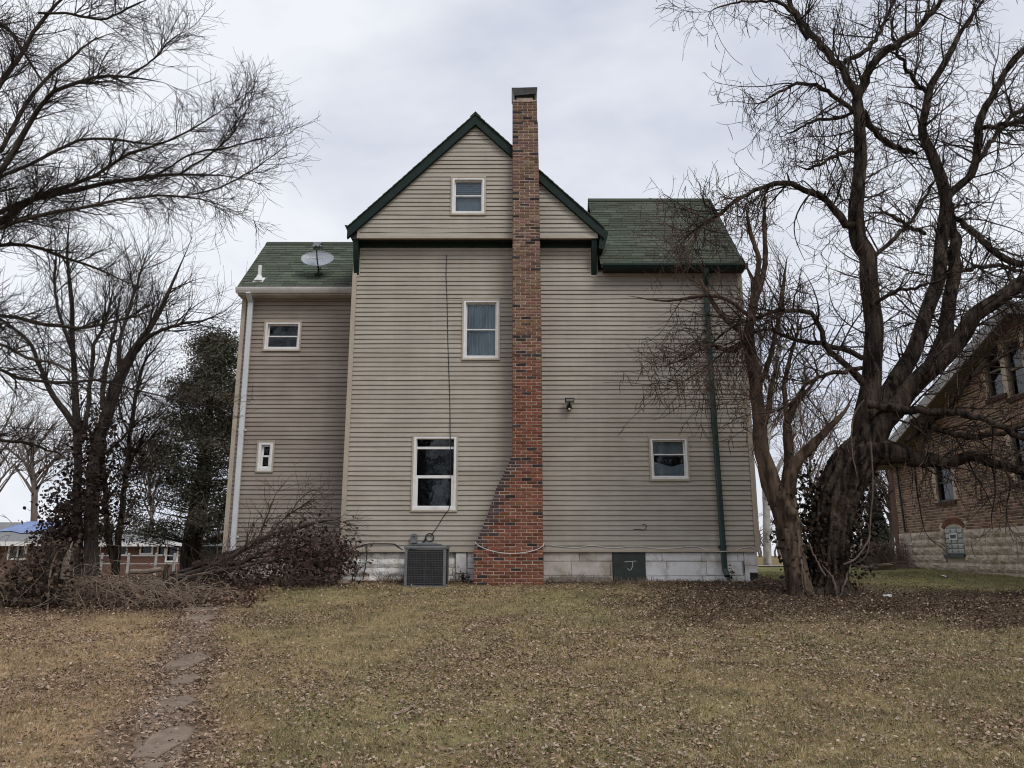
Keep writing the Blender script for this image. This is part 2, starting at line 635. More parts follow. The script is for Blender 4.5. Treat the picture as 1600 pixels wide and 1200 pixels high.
M['curtain_blue'] = mat('pale_curtain', (0.62, 0.68, 0.74), (0.78, 0.82, 0.86), scale=2.2, stretch=(6, 6, 0.5), rough=0.9, bump=0.8, bscale=4, bdist=0.03)
M['blind'] = mat('window_blind', (0.55, 0.6, 0.66), (0.62, 0.66, 0.7), scale=4, rough=0.7)
M['room'] = mat('painted_indoor_dark', (0.016, 0.016, 0.017), (0.035, 0.034, 0.034), scale=1.5)  # indoor darkness put into the colour
M['bark_dark'] = mat('dark_bark', (0.009, 0.007, 0.006), (0.088, 0.067, 0.052), scale=9, detail=8, rough=0.95, bump=1.0, bscale=24, bdist=0.03, stretch=(1, 1, 0.18), spec=0.15, rampo=(0.40, 0.62))
M['bark_pale'] = mat('pale_brown_bark', (0.038, 0.027, 0.020), (0.145, 0.104, 0.076), scale=9, detail=8, rough=0.95, bump=0.9, bscale=26, bdist=0.02, stretch=(1, 1, 0.25), spec=0.15, rampo=(0.40, 0.62))
M['bark_grey'] = mat('grey_bark', (0.028, 0.023, 0.020), (0.078, 0.063, 0.053), scale=10, detail=8, rough=0.95, bump=0.8, bscale=28, bdist=0.02, stretch=(1, 1, 0.3), spec=0.15)
M['bark_syc'] = mat('sycamore_bark', (0.30, 0.29, 0.27), (0.50, 0.49, 0.46), scale=5, detail=5, rough=0.9, c3=(0.17, 0.145, 0.12), s3=2.2, t3=(0.5, 0.6))
M['twig_red'] = mat('reddish_twig', (0.065, 0.042, 0.034), (0.13, 0.086, 0.066), scale=3, rough=0.9, spec=0.15)
M['twig_dark'] = mat('dark_twig', (0.018, 0.015, 0.013), (0.04, 0.032, 0.027), scale=3, rough=0.9, spec=0.15)
M['twig_far'] = mat('far_twig', (0.12, 0.10, 0.09), (0.19, 0.16, 0.145), scale=2, rough=0.95, spec=0.1)
M['pod'] = mat('seed_pod', (0.055, 0.030, 0.022), (0.10, 0.056, 0.042), scale=3, rough=0.8)
M['leaf'] = mat('leaf_attr', (0.75, 0.75, 0.75), (1.15, 1.12, 1.1), scale=40, rough=0.85, src='attr', spec=0.2)
M['blade'] = mat('grass_attr', (0.8, 0.8, 0.8), (1.1, 1.1, 1.1), scale=5, rough=0.9, src='attr', spec=0.1)
M['ground'] = mat('lawn_soil', (0.55, 0.55, 0.55), (1.25, 1.22, 1.18), scale=14, detail=9, rough=0.98, bump=1.0, bscale=30, bdist=0.02, src='attr', spec=0.1)
M['stone'] = mat('path_stone', (0.16, 0.118, 0.087), (0.25, 0.192, 0.147), scale=6, detail=8, rough=0.95, bump=0.6, bscale=30, bdist=0.006, jit=0.08,
                 c3=(0.12, 0.09, 0.065), s3=3.5, t3=(0.5, 0.7))
M['cane'] = mat('dry_cane', (0.15, 0.108, 0.08), (0.33, 0.255, 0.195), scale=7, rough=0.9)
M['wire_white'] = mat('white_cable', (0.55, 0.53, 0.5), (0.66, 0.64, 0.6), scale=4, rough=0.5)
M['asphalt'] = mat('pale_road', (0.22, 0.22, 0.225), (0.30, 0.30, 0.305), scale=3, rough=0.95)
M['roof_grey'] = mat('grey_roof', (0.15, 0.155, 0.155), (0.22, 0.225, 0.225), scale=6, detail=6, rough=0.95)
M['tarp'] = mat('blue_tarp', (0.11, 0.17, 0.36), (0.17, 0.25, 0.46), scale=2, rough=0.5, bump=0.4, bscale=3, bdist=0.05)
M['far_brick'] = mat('far_brick', (0.115, 0.060, 0.046), (0.165, 0.092, 0.070), scale=8, detail=6, rough=0.95)
M['green_bin'] = mat('green_bin', (0.012, 0.035, 0.026), (0.02, 0.05, 0.04), scale=3, rough=0.5)
M['stone_block'] = mat('rock_faced_block', (0.56, 0.465, 0.37), (0.66, 0.57, 0.47), scale=7, detail=8, rough=0.95, bump=1.0, bscale=16, bdist=0.05, jit=0.09,
                       c3=(0.27, 0.215, 0.12), s3=1.2, t3=(0.5, 0.75))
M['wood_grey'] = mat('weathered_wood', (0.16, 0.135, 0.11), (0.28, 0.24, 0.2), scale=5, stretch=(6, 6, 1), rough=0.9, bump=0.5, bscale=12)
M['glassblock'] = mat('glass_block', (0.30, 0.33, 0.30), (0.40, 0.43, 0.40), scale=6, rough=0.25)

# ================================================================== GROUND
# lawn zones (turf, soil and litter; the strip by the house doubles as contact shade)
PATH_PX = [(328, 925), (312, 955), (298, 990), (284, 1040), (268, 1095), (255, 1150), (243, 1198)]
PATH = np.array([tuple(ground_at(x, y)) for x, y in PATH_PX])
_o = np.argsort(PATH[:, 1])
PY_, PX_ = PATH[_o, 1], PATH[_o, 0]


def zones(x, y):
    """weights: path, tan, soil, green"""
    x = np.asarray(x, float); y = np.asarray(y, float)
    pc = np.interp(y, PY_, PX_)
    nA = vnoise(x, y, 1.1, 3) - 0.5
    nB = vnoise(x, y, 0.45, 4) - 0.5
    nC = vnoise(x, y, 3.2, 5) - 0.5
    path = (1 - sstep(0.22, 0.55, np.abs(x - pc) + nA * 0.25 + nC * .12)) * (1 - sstep(12.8, 14.5, y))
    tan = 1 - sstep(-0.2, 1.3, x - pc + nA * 0.9)
    # bare soil strewn with leaves under the big tree
    e = np.sqrt(((x - 6.9) / 5.6) ** 2 + ((y - 13.3) / 3.3) ** 2)
    soil = (1 - sstep(0.55, 1.35, e + nB * 0.5 + nA * 0.45 + nC * .35))
    soil = soil * (1 - sstep(14.2, 15.1, y + nA * .8) * sstep(6.0, 6.8, x))
    wall_soil_shade = (sstep(15.2, 15.9, y - nA * .3) * (x > -4) * (x < 5.6)) * 0.8  # dark soil strip along the house, also standing in for contact shadow
    thick = (1 - sstep(-5.0, -4.1, x + nA * .8)) * sstep(11.4, 12.6, y + nA) * 0.9
    soil = np.maximum(np.maximum(soil, wall_soil_shade), thick)
    green = sstep(14.4, 16.0, y + nA * 0.8 + nB * .6) * sstep(4.6, 6.6, x + nB)
    green = np.maximum(green, sstep(0.16, 0.34, nB) * 0.30 * (1 - tan))
    return path, tan, soil, green


def turf_col(x, y):
    path, tan, soil, green = zones(x, y)
    nA = vnoise(x, y, 2.3, 8)[..., None]
    nB = vnoise(x, y, 0.6, 9)[..., None]
    c = np.array([0.370, 0.286, 0.157]) * (1 - nB) + np.array([0.256, 0.215, 0.110]) * nB
    c = c * (0.72 + 0.5 * nA)
    tuft = vnoise(x, y, 7.0, 71)[..., None]
    t = np.array([0.405, 0.290, 0.175]) * (0.82 + 0.36 * nA)
    g = np.array([0.270, 0.270, 0.115]) * (0.8 + 0.4 * nA)
    s = np.array([0.115, 0.080, 0.056]) * (0.75 + 0.5 * nA)
    p = np.array([0.225, 0.162, 0.118]) * (0.8 + 0.4 * nA)
    far = sstep(17.5, 19.5, y)[..., None] * np.ones_like(nA)
    for wt, cc in ((tan, t), (green, g), (soil, s), (path, p)):
        wt = wt[..., None]
        c = c * (1 - wt) + cc * wt
    c = c * (.72 + .56 * tuft)
    fc = np.array([0.27, 0.205, 0.105]) * (0.85 + .3 * nB)
    k = sstep(23.0, 27.0, y)[..., None]
    return c * (1 - k) + fc * k


def axis(fine0, fine1, step, far0, far1):
    a = list(np.arange(fine0, fine1, step))
    d = step
    while a[-1] < far1:
        d *= 1.35
        a.append(a[-1] + d)
    b = []
    d = step
    v = fine0
    while v > far0:
        d *= 1.35
        v -= d
        b.append(v)
    return np.array(b[::-1] + a)


gx = axis(-12, 12, 0.135, -900, 900)
gy = axis(2.0, 20, 0.135, -60, 1500)
GX, GY = np.meshgrid(gx, gy, indexing='xy')
GZ = gz(GX, GY) + 0.028 * (vnoise(GX, GY, 4.5, 6) - 0.5) * (np.abs(GX) < 12) * (GY < 20)
V = np.stack([GX, GY, GZ], -1).reshape(-1, 3)
nx, ny = len(gx), len(gy)
I = np.arange(nx * ny).reshape(ny, nx)
F = np.stack([I[:-1, :-1], I[:-1, 1:], I[1:, 1:], I[1:, :-1]], -1).reshape(-1, 4)
gcol = turf_col(V[:, 0], V[:, 1])
tag(mesh_np('ground', V, F, M['ground'], gcol * 0.80, smooth=True), kind='structure')

# pale road behind, seen between the house and the big tree
b = MB()
for i in range(20):
    xa, xb = -2 + i * 1.6, -2 + (i + 1) * 1.6
    b.quad((xa, 25.2, gzf(xa, 25.2) + .03), (xb, 25.2, gzf(xb, 25.2) + .03), (xb, 26.9, gzf(xb, 26.9) + .03), (xa, 26.9, gzf(xa, 26.9) + .03))
tag(b.build('road', M['asphalt']), kind='structure')

# ================================================================== HOUSE
YW, YG, YC, YA = 16.0, 15.72, 15.45, 17.1
house = empty('house', (0.8, YW, 1.05))
tag(house, 'tall tan clapboard house with green gable roof and outside brick chimney', 'house')
XL, XR, XA = -3.485, 5.02, -6.27
ZS = 1.65                        # underside of the siding
ZOV = 8.32                       # underside of the overhanging gable


def cut(x0, x1, holes):
    seg = [(x0, x1)]
    for (a, b_) in holes:
        o = []
        for (p, q) in seg:
            if b_ <= p or a >= q:
                o.append((p, q))
                continue
            if a > p: o.append((p, a))
            if b_ < q: o.append((b_, q))
        seg = o
    return [s_ for s_ in seg if s_[1] - s_[0] > 0.01]


def siding(Y0, zlo, zhi, xl, xr, holes, seed, m, expo=0.1016, sag=None):
    """clapboard courses, each its own board; xl/xr give the ends at height z; holes (x0,x1,z0,z1)"""
    k = 0
    z0 = zlo
    while z0 < zhi - 0.01:
        z1 = min(z0 + expo, zhi)
        cuts = sorted(set([z0, z1] + [h for q in holes for h in (q[2], q[3]) if z0 < h < z1]))
        mbs = {}
        for a, b_ in zip(cuts[:-1], cuts[1:]):
            mid = (a + b_) / 2
            hs = [(q[0], q[1]) for q in holes if q[2] < mid < q[3]]
            xa0, xa1, xb0, xb1 = xl(a), xr(a), xl(b_), xr(b_)
            if xa1 - xa0 < 0.02:
                continue
            for (p, q) in cut(xa0, xa1, hs):
                side_ = 'lo' if abs(p - xa0) < 1e-6 else round(p, 1)
                mb = mbs.setdefault(side_, MB())
                pt = xb0 + (p - xa0) if abs(p - xa0) < 1e-6 else p
                qt = xb1 if abs(q - xa1) < 1e-6 else q
                pt = xb0 if abs(p - xa0) < 1e-6 else p
                n = max(2, int((q - p) / 0.45) + 2)
                tl = [(i / (n - 1), None) for i in range(n)]
                # butt seams where two lengths of siding overlap (every other course shifts)
                sx = -8 + ((k // 2) * 1.37 + seed * .71) % 3.66
                nseam = 0
                while sx < q:
                    if p + .05 < sx < q - .05:
                        for e_, h_ in ((-.0015, nseam), (.0015, nseam + 1)):
                            tl.append(((sx + e_ - p) / (q - p), h_))
                    nseam += 1
                    sx += 3.66
                tl.sort()
                n = len(tl)
                rows = []
                for i in range(n):
                    t = tl[i][0]
                    xb = p + (q - p) * t
                    xt = pt + (qt - pt) * t
                    e0 = (float(vnoise(xb, k * 3.7, 0.7, seed)) - .5) * 0.014 + (float(vnoise(xb, k * 1.3, 2.3, seed)) - .5) * 0.004
                    e1 = (float(vnoise(xt, (k + 1) * 3.7, 0.7, seed)) - .5) * 0.014
                    dd = (float(vnoise(xb, k * 5.1, 1.1, seed + 5)) - .5) * 0.008
                    za = a + (e0 if a == z0 else 0)
                    zb = b_ + (e1 - 0.009 if b_ == z1 and z1 < zhi - .01 else 0)
                    f0 = 0.031 - 0.017 * (a - z0) / expo
                    f1 = 0.031 - 0.017 * (b_ - z0) / expo
                    lay = int((xb + 8 - ((k // 2) * 1.37 + seed * .71) % 3.66) // 3.66)
                    dd += .0022 * (((lay * 7 + k // 2 * 5) % 3) - 1)
                    if sag and a == z0:
                        g = sag(xb, k)
                        za += g; dd += g * .3
                    zc = za + min(0.012, (zb - za) * .3)
                    rows.append(((xb, Y0 + .002, za + .003), (xb, Y0 - f0 - dd, za), (xb, Y0 - f0 - dd * .9 + 0.0005, zc), (xt, Y0 - f1, zb), (xt, Y0 - .001, zb + .001), (xt, Y0 - .001, zb + .022)) if b_ == z1 else
                                ((xb, Y0 + .002, za), (xb, Y0 - f0 - dd, za), (xb, Y0 - f0 - dd * .9 + 0.0005, zc), (xt, Y0 - f1, zb)))
                for i in range(n - 1):
                    for j in range(len(rows[0]) - 1):
                        nn = len(mb.v)
                        mb.v += [rows[i][j], rows[i + 1][j], rows[i + 1][j + 1], rows[i][j + 1]]
                        mb.f.append((nn, nn + 1, nn + 2, nn + 3)); mb.m.append(0)
        for mb in mbs.values():
            mb.build('siding_board', m, house, recalc=False)
        z0 = z1
        k += 1


def rect(px0, py0, px1, py1, Y):
    ym, xm = (py0 + py1) / 2, (px0 + px1) / 2
    return (at(px0, ym, Y).x, at(px1, ym, Y).x, at(xm, py1, Y).z, at(xm, py0, Y).z)


WIN = {
    'gable': rect(707, 279, 757, 335, YG),
    'second': rect(724.5, 470, 779, 561, YW),
    'first': rect(646, 682, 713, 797, YW),
    'right': rect(1016.5, 685, 1073.5, 749, YW),
    'addup': rect(415, 504, 469, 547, YA),
    'addlow': rect(404, 691, 426.5, 736, YA),
}
# gable rake geometry (outer roof line at the front edge)
PEAK = at(743, 177, 15.6)
EAL = at(545, 352, 15.6)
EAR = at(942, 353, 15.6)
PXC, PZC = PEAK.x, PEAK.z
SLL = (PEAK.z - EAL.z) / (PEAK.x - EAL.x)
SLR = (PEAK.z - EAR.z) / (EAR.x - PEAK.x)
RB = 0.27


def gxl(z):
    return max(at(560, 360, YG).x, PXC - (PZC - RB + .03 - z) / SLL)


def gxr(z):
    return min(at(932, 360, YG).x, PXC + (PZC - RB + .03 - z) / SLR)


# chimney outline
SH = [at(x, y, YC) for x, y in ((740, 912), (740, 867), (743, 848), (752, 829), (761, 806), (769, 783), (776, 762), (787, 741), (801, 709))]
SHZ = [p.z for p in SH]
SHX = [p.x for p in SH]
CTOP = at(820, 157, YC).z


def cxl(z):
    if z > SHZ[-1]:
        return 0.012
    return float(np.interp(z, SHZ, SHX))


def cxr(z):
    return float(np.interp(z, [1.0, 2.5, 6.0, 9.6, 11.0, 11.05, 12], [.612, .612, .618, .592, .578, .562, .556]))


CL = lambda z: 0.06     # boards run in behind the chimney's left edge
# main wall, left and right of the chimney
siding(YW, ZS, ZOV - .02, lambda z: XL + .06, lambda z: max(cxl(z) + .05, -0.85) if z < SHZ[-1] else 0.05, [WIN['second'], WIN['first']], 21, M['siding'])
ZW = 7.64
siding(YW, ZS, ZW, lambda z: .55, lambda z: XR - .06, [WIN['right']], 22, M['siding'])
siding(YW, ZW, ZOV - .02, lambda z: .55, lambda z: 1.86, [], 23, M['siding'])
# gable face; the lowest courses hang a little loose
GS = lambda x, k: (-0.028 * math.exp(-((x + 1.9) / 0.75) ** 2) if k == 1 else (-0.010 * math.exp(-((x + 1.2) / 0.6) ** 2) if k == 2 else 0))
siding(YG, ZOV + .05, PZC - RB, gxl, lambda z: min(gxr(z), 0.05), [WIN['gable']], 24, M['siding'], sag=GS)
siding(YG, ZOV + .05, PZC - RB - 0.55, lambda z: .55, gxr, [], 25, M['siding'])
# addition
ZA0 = 1.45
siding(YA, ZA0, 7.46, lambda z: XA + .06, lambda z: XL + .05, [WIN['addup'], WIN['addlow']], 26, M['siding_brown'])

# structural walls behind the boards (with the window openings), roofs, floors
def wall_panel(mb, Y0, Y1, x0, x1, z0, z1, holes):
    zs = sorted(set([z0, z1] + [h for q in holes for h in (q[2], q[3]) if z0 < h < z1]))
    for a, b_ in zip(zs[:-1], zs[1:]):
        hs = [(q[0], q[1]) for q in holes if q[2] < (a + b_) / 2 < q[3]]
        for p, q in cut(x0, x1, hs):
            mb.box(p, q, Y0, Y1, a, b_)


mb = MB()
wall_panel(mb, YW + .004, YW + .15, XL, XR, ZS - .02, 7.70, [WIN['second'], WIN['first'], WIN['right']])
mb.box(XL, 1.9, YW + .004, YW + .15, 7.702, ZOV + .1)
# gable panel (in strips that follow the rake)
g = WIN['gable']
for i in range(24):
    za = ZOV + .1 + (PZC - RB - ZOV - .1) * i / 24
    zb = ZOV + .1 + (PZC - RB - ZOV - .1) * (i + 1) / 24
    hs = [(g[0], g[1])] if (zb > g[2] and za < g[3]) else []
    for p, q in cut(gxl((za + zb) / 2), gxr((za + zb) / 2), hs):
        mb.box(p, q, YG + .004, YG + .1, za, zb)
wall_panel(mb, YA + .004, YA + .15, XA, XL, ZA0 - .02, 7.7, [WIN['addup'], WIN['addlow']])
mb.box(XL - .0, XL + .15, YW + .151, 24.9, 1.1, 8.5)           # left side wall
mb.box(XR - .15, XR, YW + .151, 20.1, 1.63, 7.7)               # right side wall
mb.box(1.86, 1.99, 20.1, 24.9, 1.1, 8.5)
mb.box(2.0, XR, 20.11, 20.25, 1.1, 7.7)
mb.box(XL, 2.0, 24.91, 25.05, 1.1, 8.5)
mb.box(XA, XA + .15, YA + .151, 20.15, 1.3, 7.7)
mb.box(XA, XL, 20.16, 20.3, 1.1, 7.7)
for z in (1.66, 4.62, 7.72):
    mb.box(XL + .16, XR - .16, YW + .16, 20.0, z - .1, z)
    mb.box(XA + .16, XL - .01, YA + .16, 20.1, z - .1, z)
# gable ends of the wing and the addition
mb.prism_yz([(15.95, 7.7), (20.2, 7.7), (18.04, 10.2)], XR - .15, XR)
mb.prism_yz([(17.05, 7.55), (20.3, 7.55), (18.55, 9.25)], XA, XA + .15)
mb.build('wall', M['sheath'], house)
# clad the end walls seen from the side
for (x, s_, ya, yb, z0, z1, ridge) in ((XR, 1, YW, 20.2, ZS, 7.7, (18.04, 10.2)), (XA, -1, YA, 20.2, ZA0, 7.6, (18.55, 9.2))):
    z = z0
    mb = MB()
    while z < ridge[1]:
        zt = min(z + .1016, ridge[1])
        if z < z1: p, q = ya + .03, yb
        else:
            t = (z - z1) / (ridge[1] - z1)
            p, q = ya + (ridge[0] - ya) * t, yb + (ridge[0] - yb) * t
        mb.quad((x + s_ * .021, p, z), (x + s_ * .021, q, z), (x + s_ * .004, q, zt + .01), (x + s_ * .004, p, zt + .01))
        mb.quad((x + s_ * .021, p, z), (x + s_ * .021, q, z), (x, q, z), (x, p, z))
        z = zt
    o = mb.build('side_siding', M['siding'], house)
    o['kind'] = 'stuff'

# corner posts
def corner(x0, x1, Y, z0, z1):
    mb = MB()
    mb.box(x0, x1, Y - .045, Y + .05, z0, z1)
    mb.build('corner_post', M['trim_tan'], house)


corner(XL - .022, XL + .075, YW, ZS - .01, ZOV - .03)
corner(XR - .075, XR + .028, YW, ZS - .01, 7.62)
corner(XA - .022, XA + .075, YA, ZA0 - .01, 7.5)
mb = MB(); mb.box(at(560, 360, YG).x - .02, at(560, 360, YG).x + .035, YG - .042, YG + .02, ZOV, EAL.z - .05); mb.build('corner_post', M['trim_tan'], house)
mb = MB(); mb.box(at(932, 360, YG).x - .035, at(932, 360, YG).x + .02, YG - .042, YG + .02, ZOV, EAR.z - .05); mb.build('corner_post', M['trim_tan'], house)
# starter strip, gable bottom trim, soffits
mb = MB(); mb.box(XL, cxl(1.7), YW - .040, YW + .02, ZS - .03, ZS + .012); mb.build('starter_strip', M['trim_tan'], house)
mb = MB(); mb.box(.60, XR, YW - .040, YW + .02, ZS - .03, ZS + .012); mb.build('starter_strip', M['trim_tan'], house)
gl_, gr_ = at(560, 360, YG).x, at(932, 360, YG).x
mb = MB(); mb.box(gl_, .03, YG - .040, YG + .03, ZOV, ZOV + .055); mb.build('gable_trim', M['trim_tan'], house)
mb = MB(); mb.box(.58, gr_, YG - .040, YG + .03, ZOV, ZOV + .055); mb.build('gable_trim', M['trim_tan'], house)
mb = MB(); mb.box(gl_ - .1, gr_ + .1, YG + .031, YW + .003, ZOV + .01, ZOV + .05); mb.build('soffit', M['soffit'], house)
mb = MB(); mb.box(XL + .02, 0.0, YW - .045, YW - .002, ZOV - .10, ZOV + .008); mb.build('frieze_board', M['green'], house)
mb = MB(); mb.box(.6, 1.9, YW - .045, YW - .002, ZOV - .10, ZOV + .008); mb.build('frieze_board', M['green'], house)

# rake boards and gable roof
for side in (-1, 1):
    e, sl = (EAL, SLL) if side < 0 else (EAR, SLR)
    ex = e.x + (-.03 if side < 0 else .03)
    ez = PZC - abs(ex - PXC) * sl
    mb = MB()
    mb.prism_xz([(ex, ez - .03), (PXC, PZC - .03), (PXC, PZC - RB), (ex, ez - RB)], 15.60, 15.69)
    mb.build('rake_board', M['green'], house)
    mb = MB()
    mb.prism_xz([(ex, ez - .03), (PXC, PZC - .03), (PXC, PZC - .10), (ex, ez - .10)], 15.691, 25.1)
    mb.build('roof_deck', M['soffit'], house)
    # soffit strip below the rake overhang is the back of the rake board; shingle edge on top
    n = 26
    for i in range(n):
        t0, t1 = i / n, (i + 1) / n + .02
        xa = ex + (PXC - ex) * t0; xb = ex + (PXC - ex) * min(t1, 1)
        za = ez + (PZC - ez) * t0; zb = ez + (PZC - ez) * min(t1, 1)
        mb = MB()
        mb.prism_xz([(xa, za - .028), (xb, zb - .028), (xb, zb - .012), (xa, za + .006)], 15.575 - random.uniform(0, .012), 25.15)
        mb.build('shingle_course', M['shingle'], house)
mb = MB(); mb.prism_xz([(PXC - .12, PZC - .11), (PXC, PZC + .012), (PXC + .12, PZC - .11), (PXC + .12, PZC - .09), (PXC, PZC + .035), (PXC - .12, PZC - .09)], 15.57, 25.15)
mb.build('ridge_cap', M['shingle'], house)

# gable gutters (seen end on) and curved brackets
mb = MB()
mb.prism_xz([(EAL.x - .10, EAL.z + .02), (EAL.x + .03, EAL.z + .0), (EAL.x + .07, EAL.z - .14), (EAL.x - .03, EAL.z - .13)], 15.62, 25.0)
mb.build('gutter', M['green'], house)
mb = MB()
mb.prism_xz([(EAL.x + .0, EAL.z - .135), (gl_ + .0, EAL.z - .15), (gl_ - .02, ZOV - .02), (gl_ - .07, ZOV - .02)], 15.70, 15.99)
mb.build('soffit', M['soffit'], house)
mb = MB()
mb.prism_xz([(EAR.x - .03, EAR.z - .0), (EAR.x + .12, EAR.z - .12), (EAR.x + .10, EAR.z - .24), (EAR.x + .0, EAR.z - .52), (EAR.x - .10, EAR.z - .50)], 15.64, 18.0)
mb.build('gutter', M['green'], house)
for (pa, pb) in ((553, 560.5), (924, 932.5)):
    xa, xb = at(pa, 395, 15.85).x, at(pb, 395, 15.85).x
    prof = [(YW - .01, ZOV), (15.72, ZOV), (15.72, ZOV - .05), (15.76, ZOV - .25), (15.83, ZOV - .45), (15.92, ZOV - .62), (YW - .03, ZOV - .74), (YW - .01, ZOV - .74)]
    mb = MB(); mb.prism_yz(prof, xa, xb); mb.build('bracket', M['green'], house)
    mb = MB(); mb.box(xa - .02, xb + .025, YW - .028, YW - .012, ZOV - .78, ZOV - .105); mb.build('bracket_back', M['trim_tan'], house)

# ------------------------------------------------------------------ shingled slopes towards the camera
def slope(x0, x1, Ye, Ze, Yr, Zr, expo, seed):
    mb = MB()
    dy, dz = Yr - Ye, Zr - Ze
    ln = math.hypot(dy, dz)
    uy, uz = dy / ln, dz / ln            # up the slope
    ny_, nz_ = -uz, uy                   # outward
    def p(x, s_, h):
        return (x, Ye + uy * s_ + ny_ * h, Ze + uz * s_ + nz_ * h)
    back = 2 * Yr - Ye
    mb.prism_yz([(Ye, Ze), (Yr, Zr), (back, Ze), (back, Ze - .09), (Yr, Zr - .10), (Ye, Ze - .09)], x0 + .012, x1 - .012)
    mb.build('roof_deck', M['soffit'], house)
    rnd = random.Random(seed)
    n = int(ln / expo + 0.5)
    e = ln / n
    for r in range(n):
        off = rnd.uniform(0, .9)
        x = x0 - off
        while x < x1:
            xs, xe = max(x, x0 - .012), min(x + .914, x1 + .012)
            x += .914
            if xe - xs < .03:
                continue
            mb = MB()
            k = 3
            tabs = sorted(set([xs, xe] + [q for q in (x - .914 + .305, x - .914 + .61) if xs < q < xe]))
            for a, b_ in zip(tabs[:-1], tabs[1:]):
                ja, jb = rnd.uniform(-.011, .011), rnd.uniform(-.008, .008)
                h0 = .011 + rnd.uniform(0, .008)
                s0, s1 = r * e + ja, (r + 1) * e + .02
                g = .004
                A, B_, C_, D = p(a + g, s0, h0), p(b_ - g, s0 + jb * .5, h0 + rnd.uniform(-.002, .003)), p(b_ - g, s1, .004), p(a + g, s1, .004)
                E, F_ = p(a + g, s0, 0), p(b_ - g, s0 + jb * .5, 0)
                mb.quad(A, B_, C_, D); mb.quad(E, F_, B_, A)
                mb.quad(E, A, D, p(a + g, s1, 0)); mb.quad(F_, p(b_ - g, s1, 0), C_, B_)
                q_ = rnd.uniform(.72, 1.28) * (1.18 if rnd.random() < .1 else 1) * (.8 + .4 * float(vnoise((a + b_) / 2, s0, .9, seed)))
                w_ = float(vnoise((a + b_) / 2, s0, .6, seed + 3))
                mb.c += [(.080 * q_ + .022 * w_, .100 * q_ + .006 * w_, .074 * q_ + .014 * w_, 1)] * 16
            mb.build('shingle', M['shingle_tab'], house)
    # rear slope and ridge
    mb = MB()
    mb.quad((x0, Yr, Zr + .012), (x1, Yr, Zr + .012), (x1, back, Ze + .012), (x0, back, Ze + .012))
    mb.build('rear_roof_slope', M['shingle'], house)
    mb = MB()
    mb.prism_yz([(Yr - .10, Zr - .085), (Yr, Zr + .025), (Yr + .10, Zr - .085), (Yr + .10, Zr - .065), (Yr, Zr + .045), (Yr - .10, Zr - .065)], x0, x1)
    mb.build('ridge_cap', M['shingle'], house)


WEe, WRr = at(1160, 413, 15.72), at(1108, 312.5, 18.02)
slope(1.93, 5.03, 15.72, WEe.z, 18.02, WRr.z, .128, 3)
AEe, ARr = at(374, 448, 16.82), at(418, 380.5, 18.55)
slope(XA - .06, XL - .01, 16.82, AEe.z, 18.55, ARr.z, .128, 4)
# wing gutter, fascia, soffit
mb = MB()
mb.box(2.0, 5.06, 15.735, 15.995, WEe.z - .105, WEe.z - .06); mb.build('soffit', M['soffit'], house)
mb = MB()
mb.prism_yz([(15.62, WEe.z + .0), (15.72, WEe.z - .01), (15.72, WEe.z - .12), (15.66, WEe.z - .12), (15.61, WEe.z - .05)], 1.97, 5.10)
mb.build('gutter', M['green'], house)
# wing rake edge
mb = MB(); mb.prism_yz([(15.70, WEe.z - .02), (18.02, WRr.z - .02), (18.02, WRr.z - .16), (15.70, WEe.z - .13)], 5.035, 5.065); mb.build('rake_board', M['green'], house)
# addition gutter + soffit
gz0 = at(450, 449, 16.72).z
mb = MB()
mb.prism_yz([(16.70, gz0 + .01), (16.80, gz0 + .01), (16.80, gz0 - .12), (16.74, gz0 - .12), (16.71, gz0 - .06), (16.70, gz0 - .02)], at(367.5, 452, 16.7).x, XL - .005)
mb.build('gutter', M['gutter_white'], house)
mb = MB(); mb.box(XA - .05, XL - .01, 16.81, YA, gz0 - .15, gz0 - .11); mb.build('soffit', M['gutter_white'], house)
mb = MB(); mb.prism_yz([(16.80, AEe.z - .02), (18.55, ARr.z - .02), (18.55, ARr.z - .15), (16.80, AEe.z - .15)], XA - .085, XA - .062); mb.build('rake_board', M['trim_tan'], house)

# downspouts
def spout(pts, wdt, m, straps, Yb):
    mb = MB()
    for a, b_ in zip(pts[:-1], pts[1:]):
        a, b_ = Vector(a), Vector(b_)
        d = (b_ - a).normalized()
        sx = Vector((1, 0, 0))
        sy = d.cross(sx).normalized() * (wdt * .38)
        sx = sx * (wdt / 2)
        a2, b2 = a - d * .012, b_ + d * .012
        rg = []
        for q in (a2, b2):
            c8 = []
            for (i, j) in ((-1, -.6), (-.6, -1), (.6, -1), (1, -.6), (1, .6), (.6, 1), (-.6, 1), (-1, .6)):
                c8.append(q + sx * i + sy * j)
            rg.append(c8)
        for i in range(8):
            mb.quad(rg[0][i], rg[0][(i + 1) % 8], rg[1][(i + 1) % 8], rg[1][i])
        mb.poly(rg[0]); mb.poly(rg[1][::-1])
    o = mb.build('downspout', m, house)
    for z in straps:
        p0 = min(zip(pts[:-1], pts[1:]), key=lambda ab: 0 if min(ab[0][2], ab[1][2]) <= z <= max(ab[0][2], ab[1][2]) else 9)
        t = (z - p0[0][2]) / (p0[1][2] - p0[0][2])
        x = p0[0][0] + (p0[1][0] - p0[0][0]) * t
        mb = MB()
        mb.box(x - wdt * .5 - .035, x + wdt * .5 + .035, Yb - .012, Yb, z - .02, z + .02)
        mb.box(x - wdt * .5 - .01, x + wdt * .5 + .01, Yb - wdt * .85, Yb - .011, z - .018, z + .018)
        mb.build('strap', m, o)


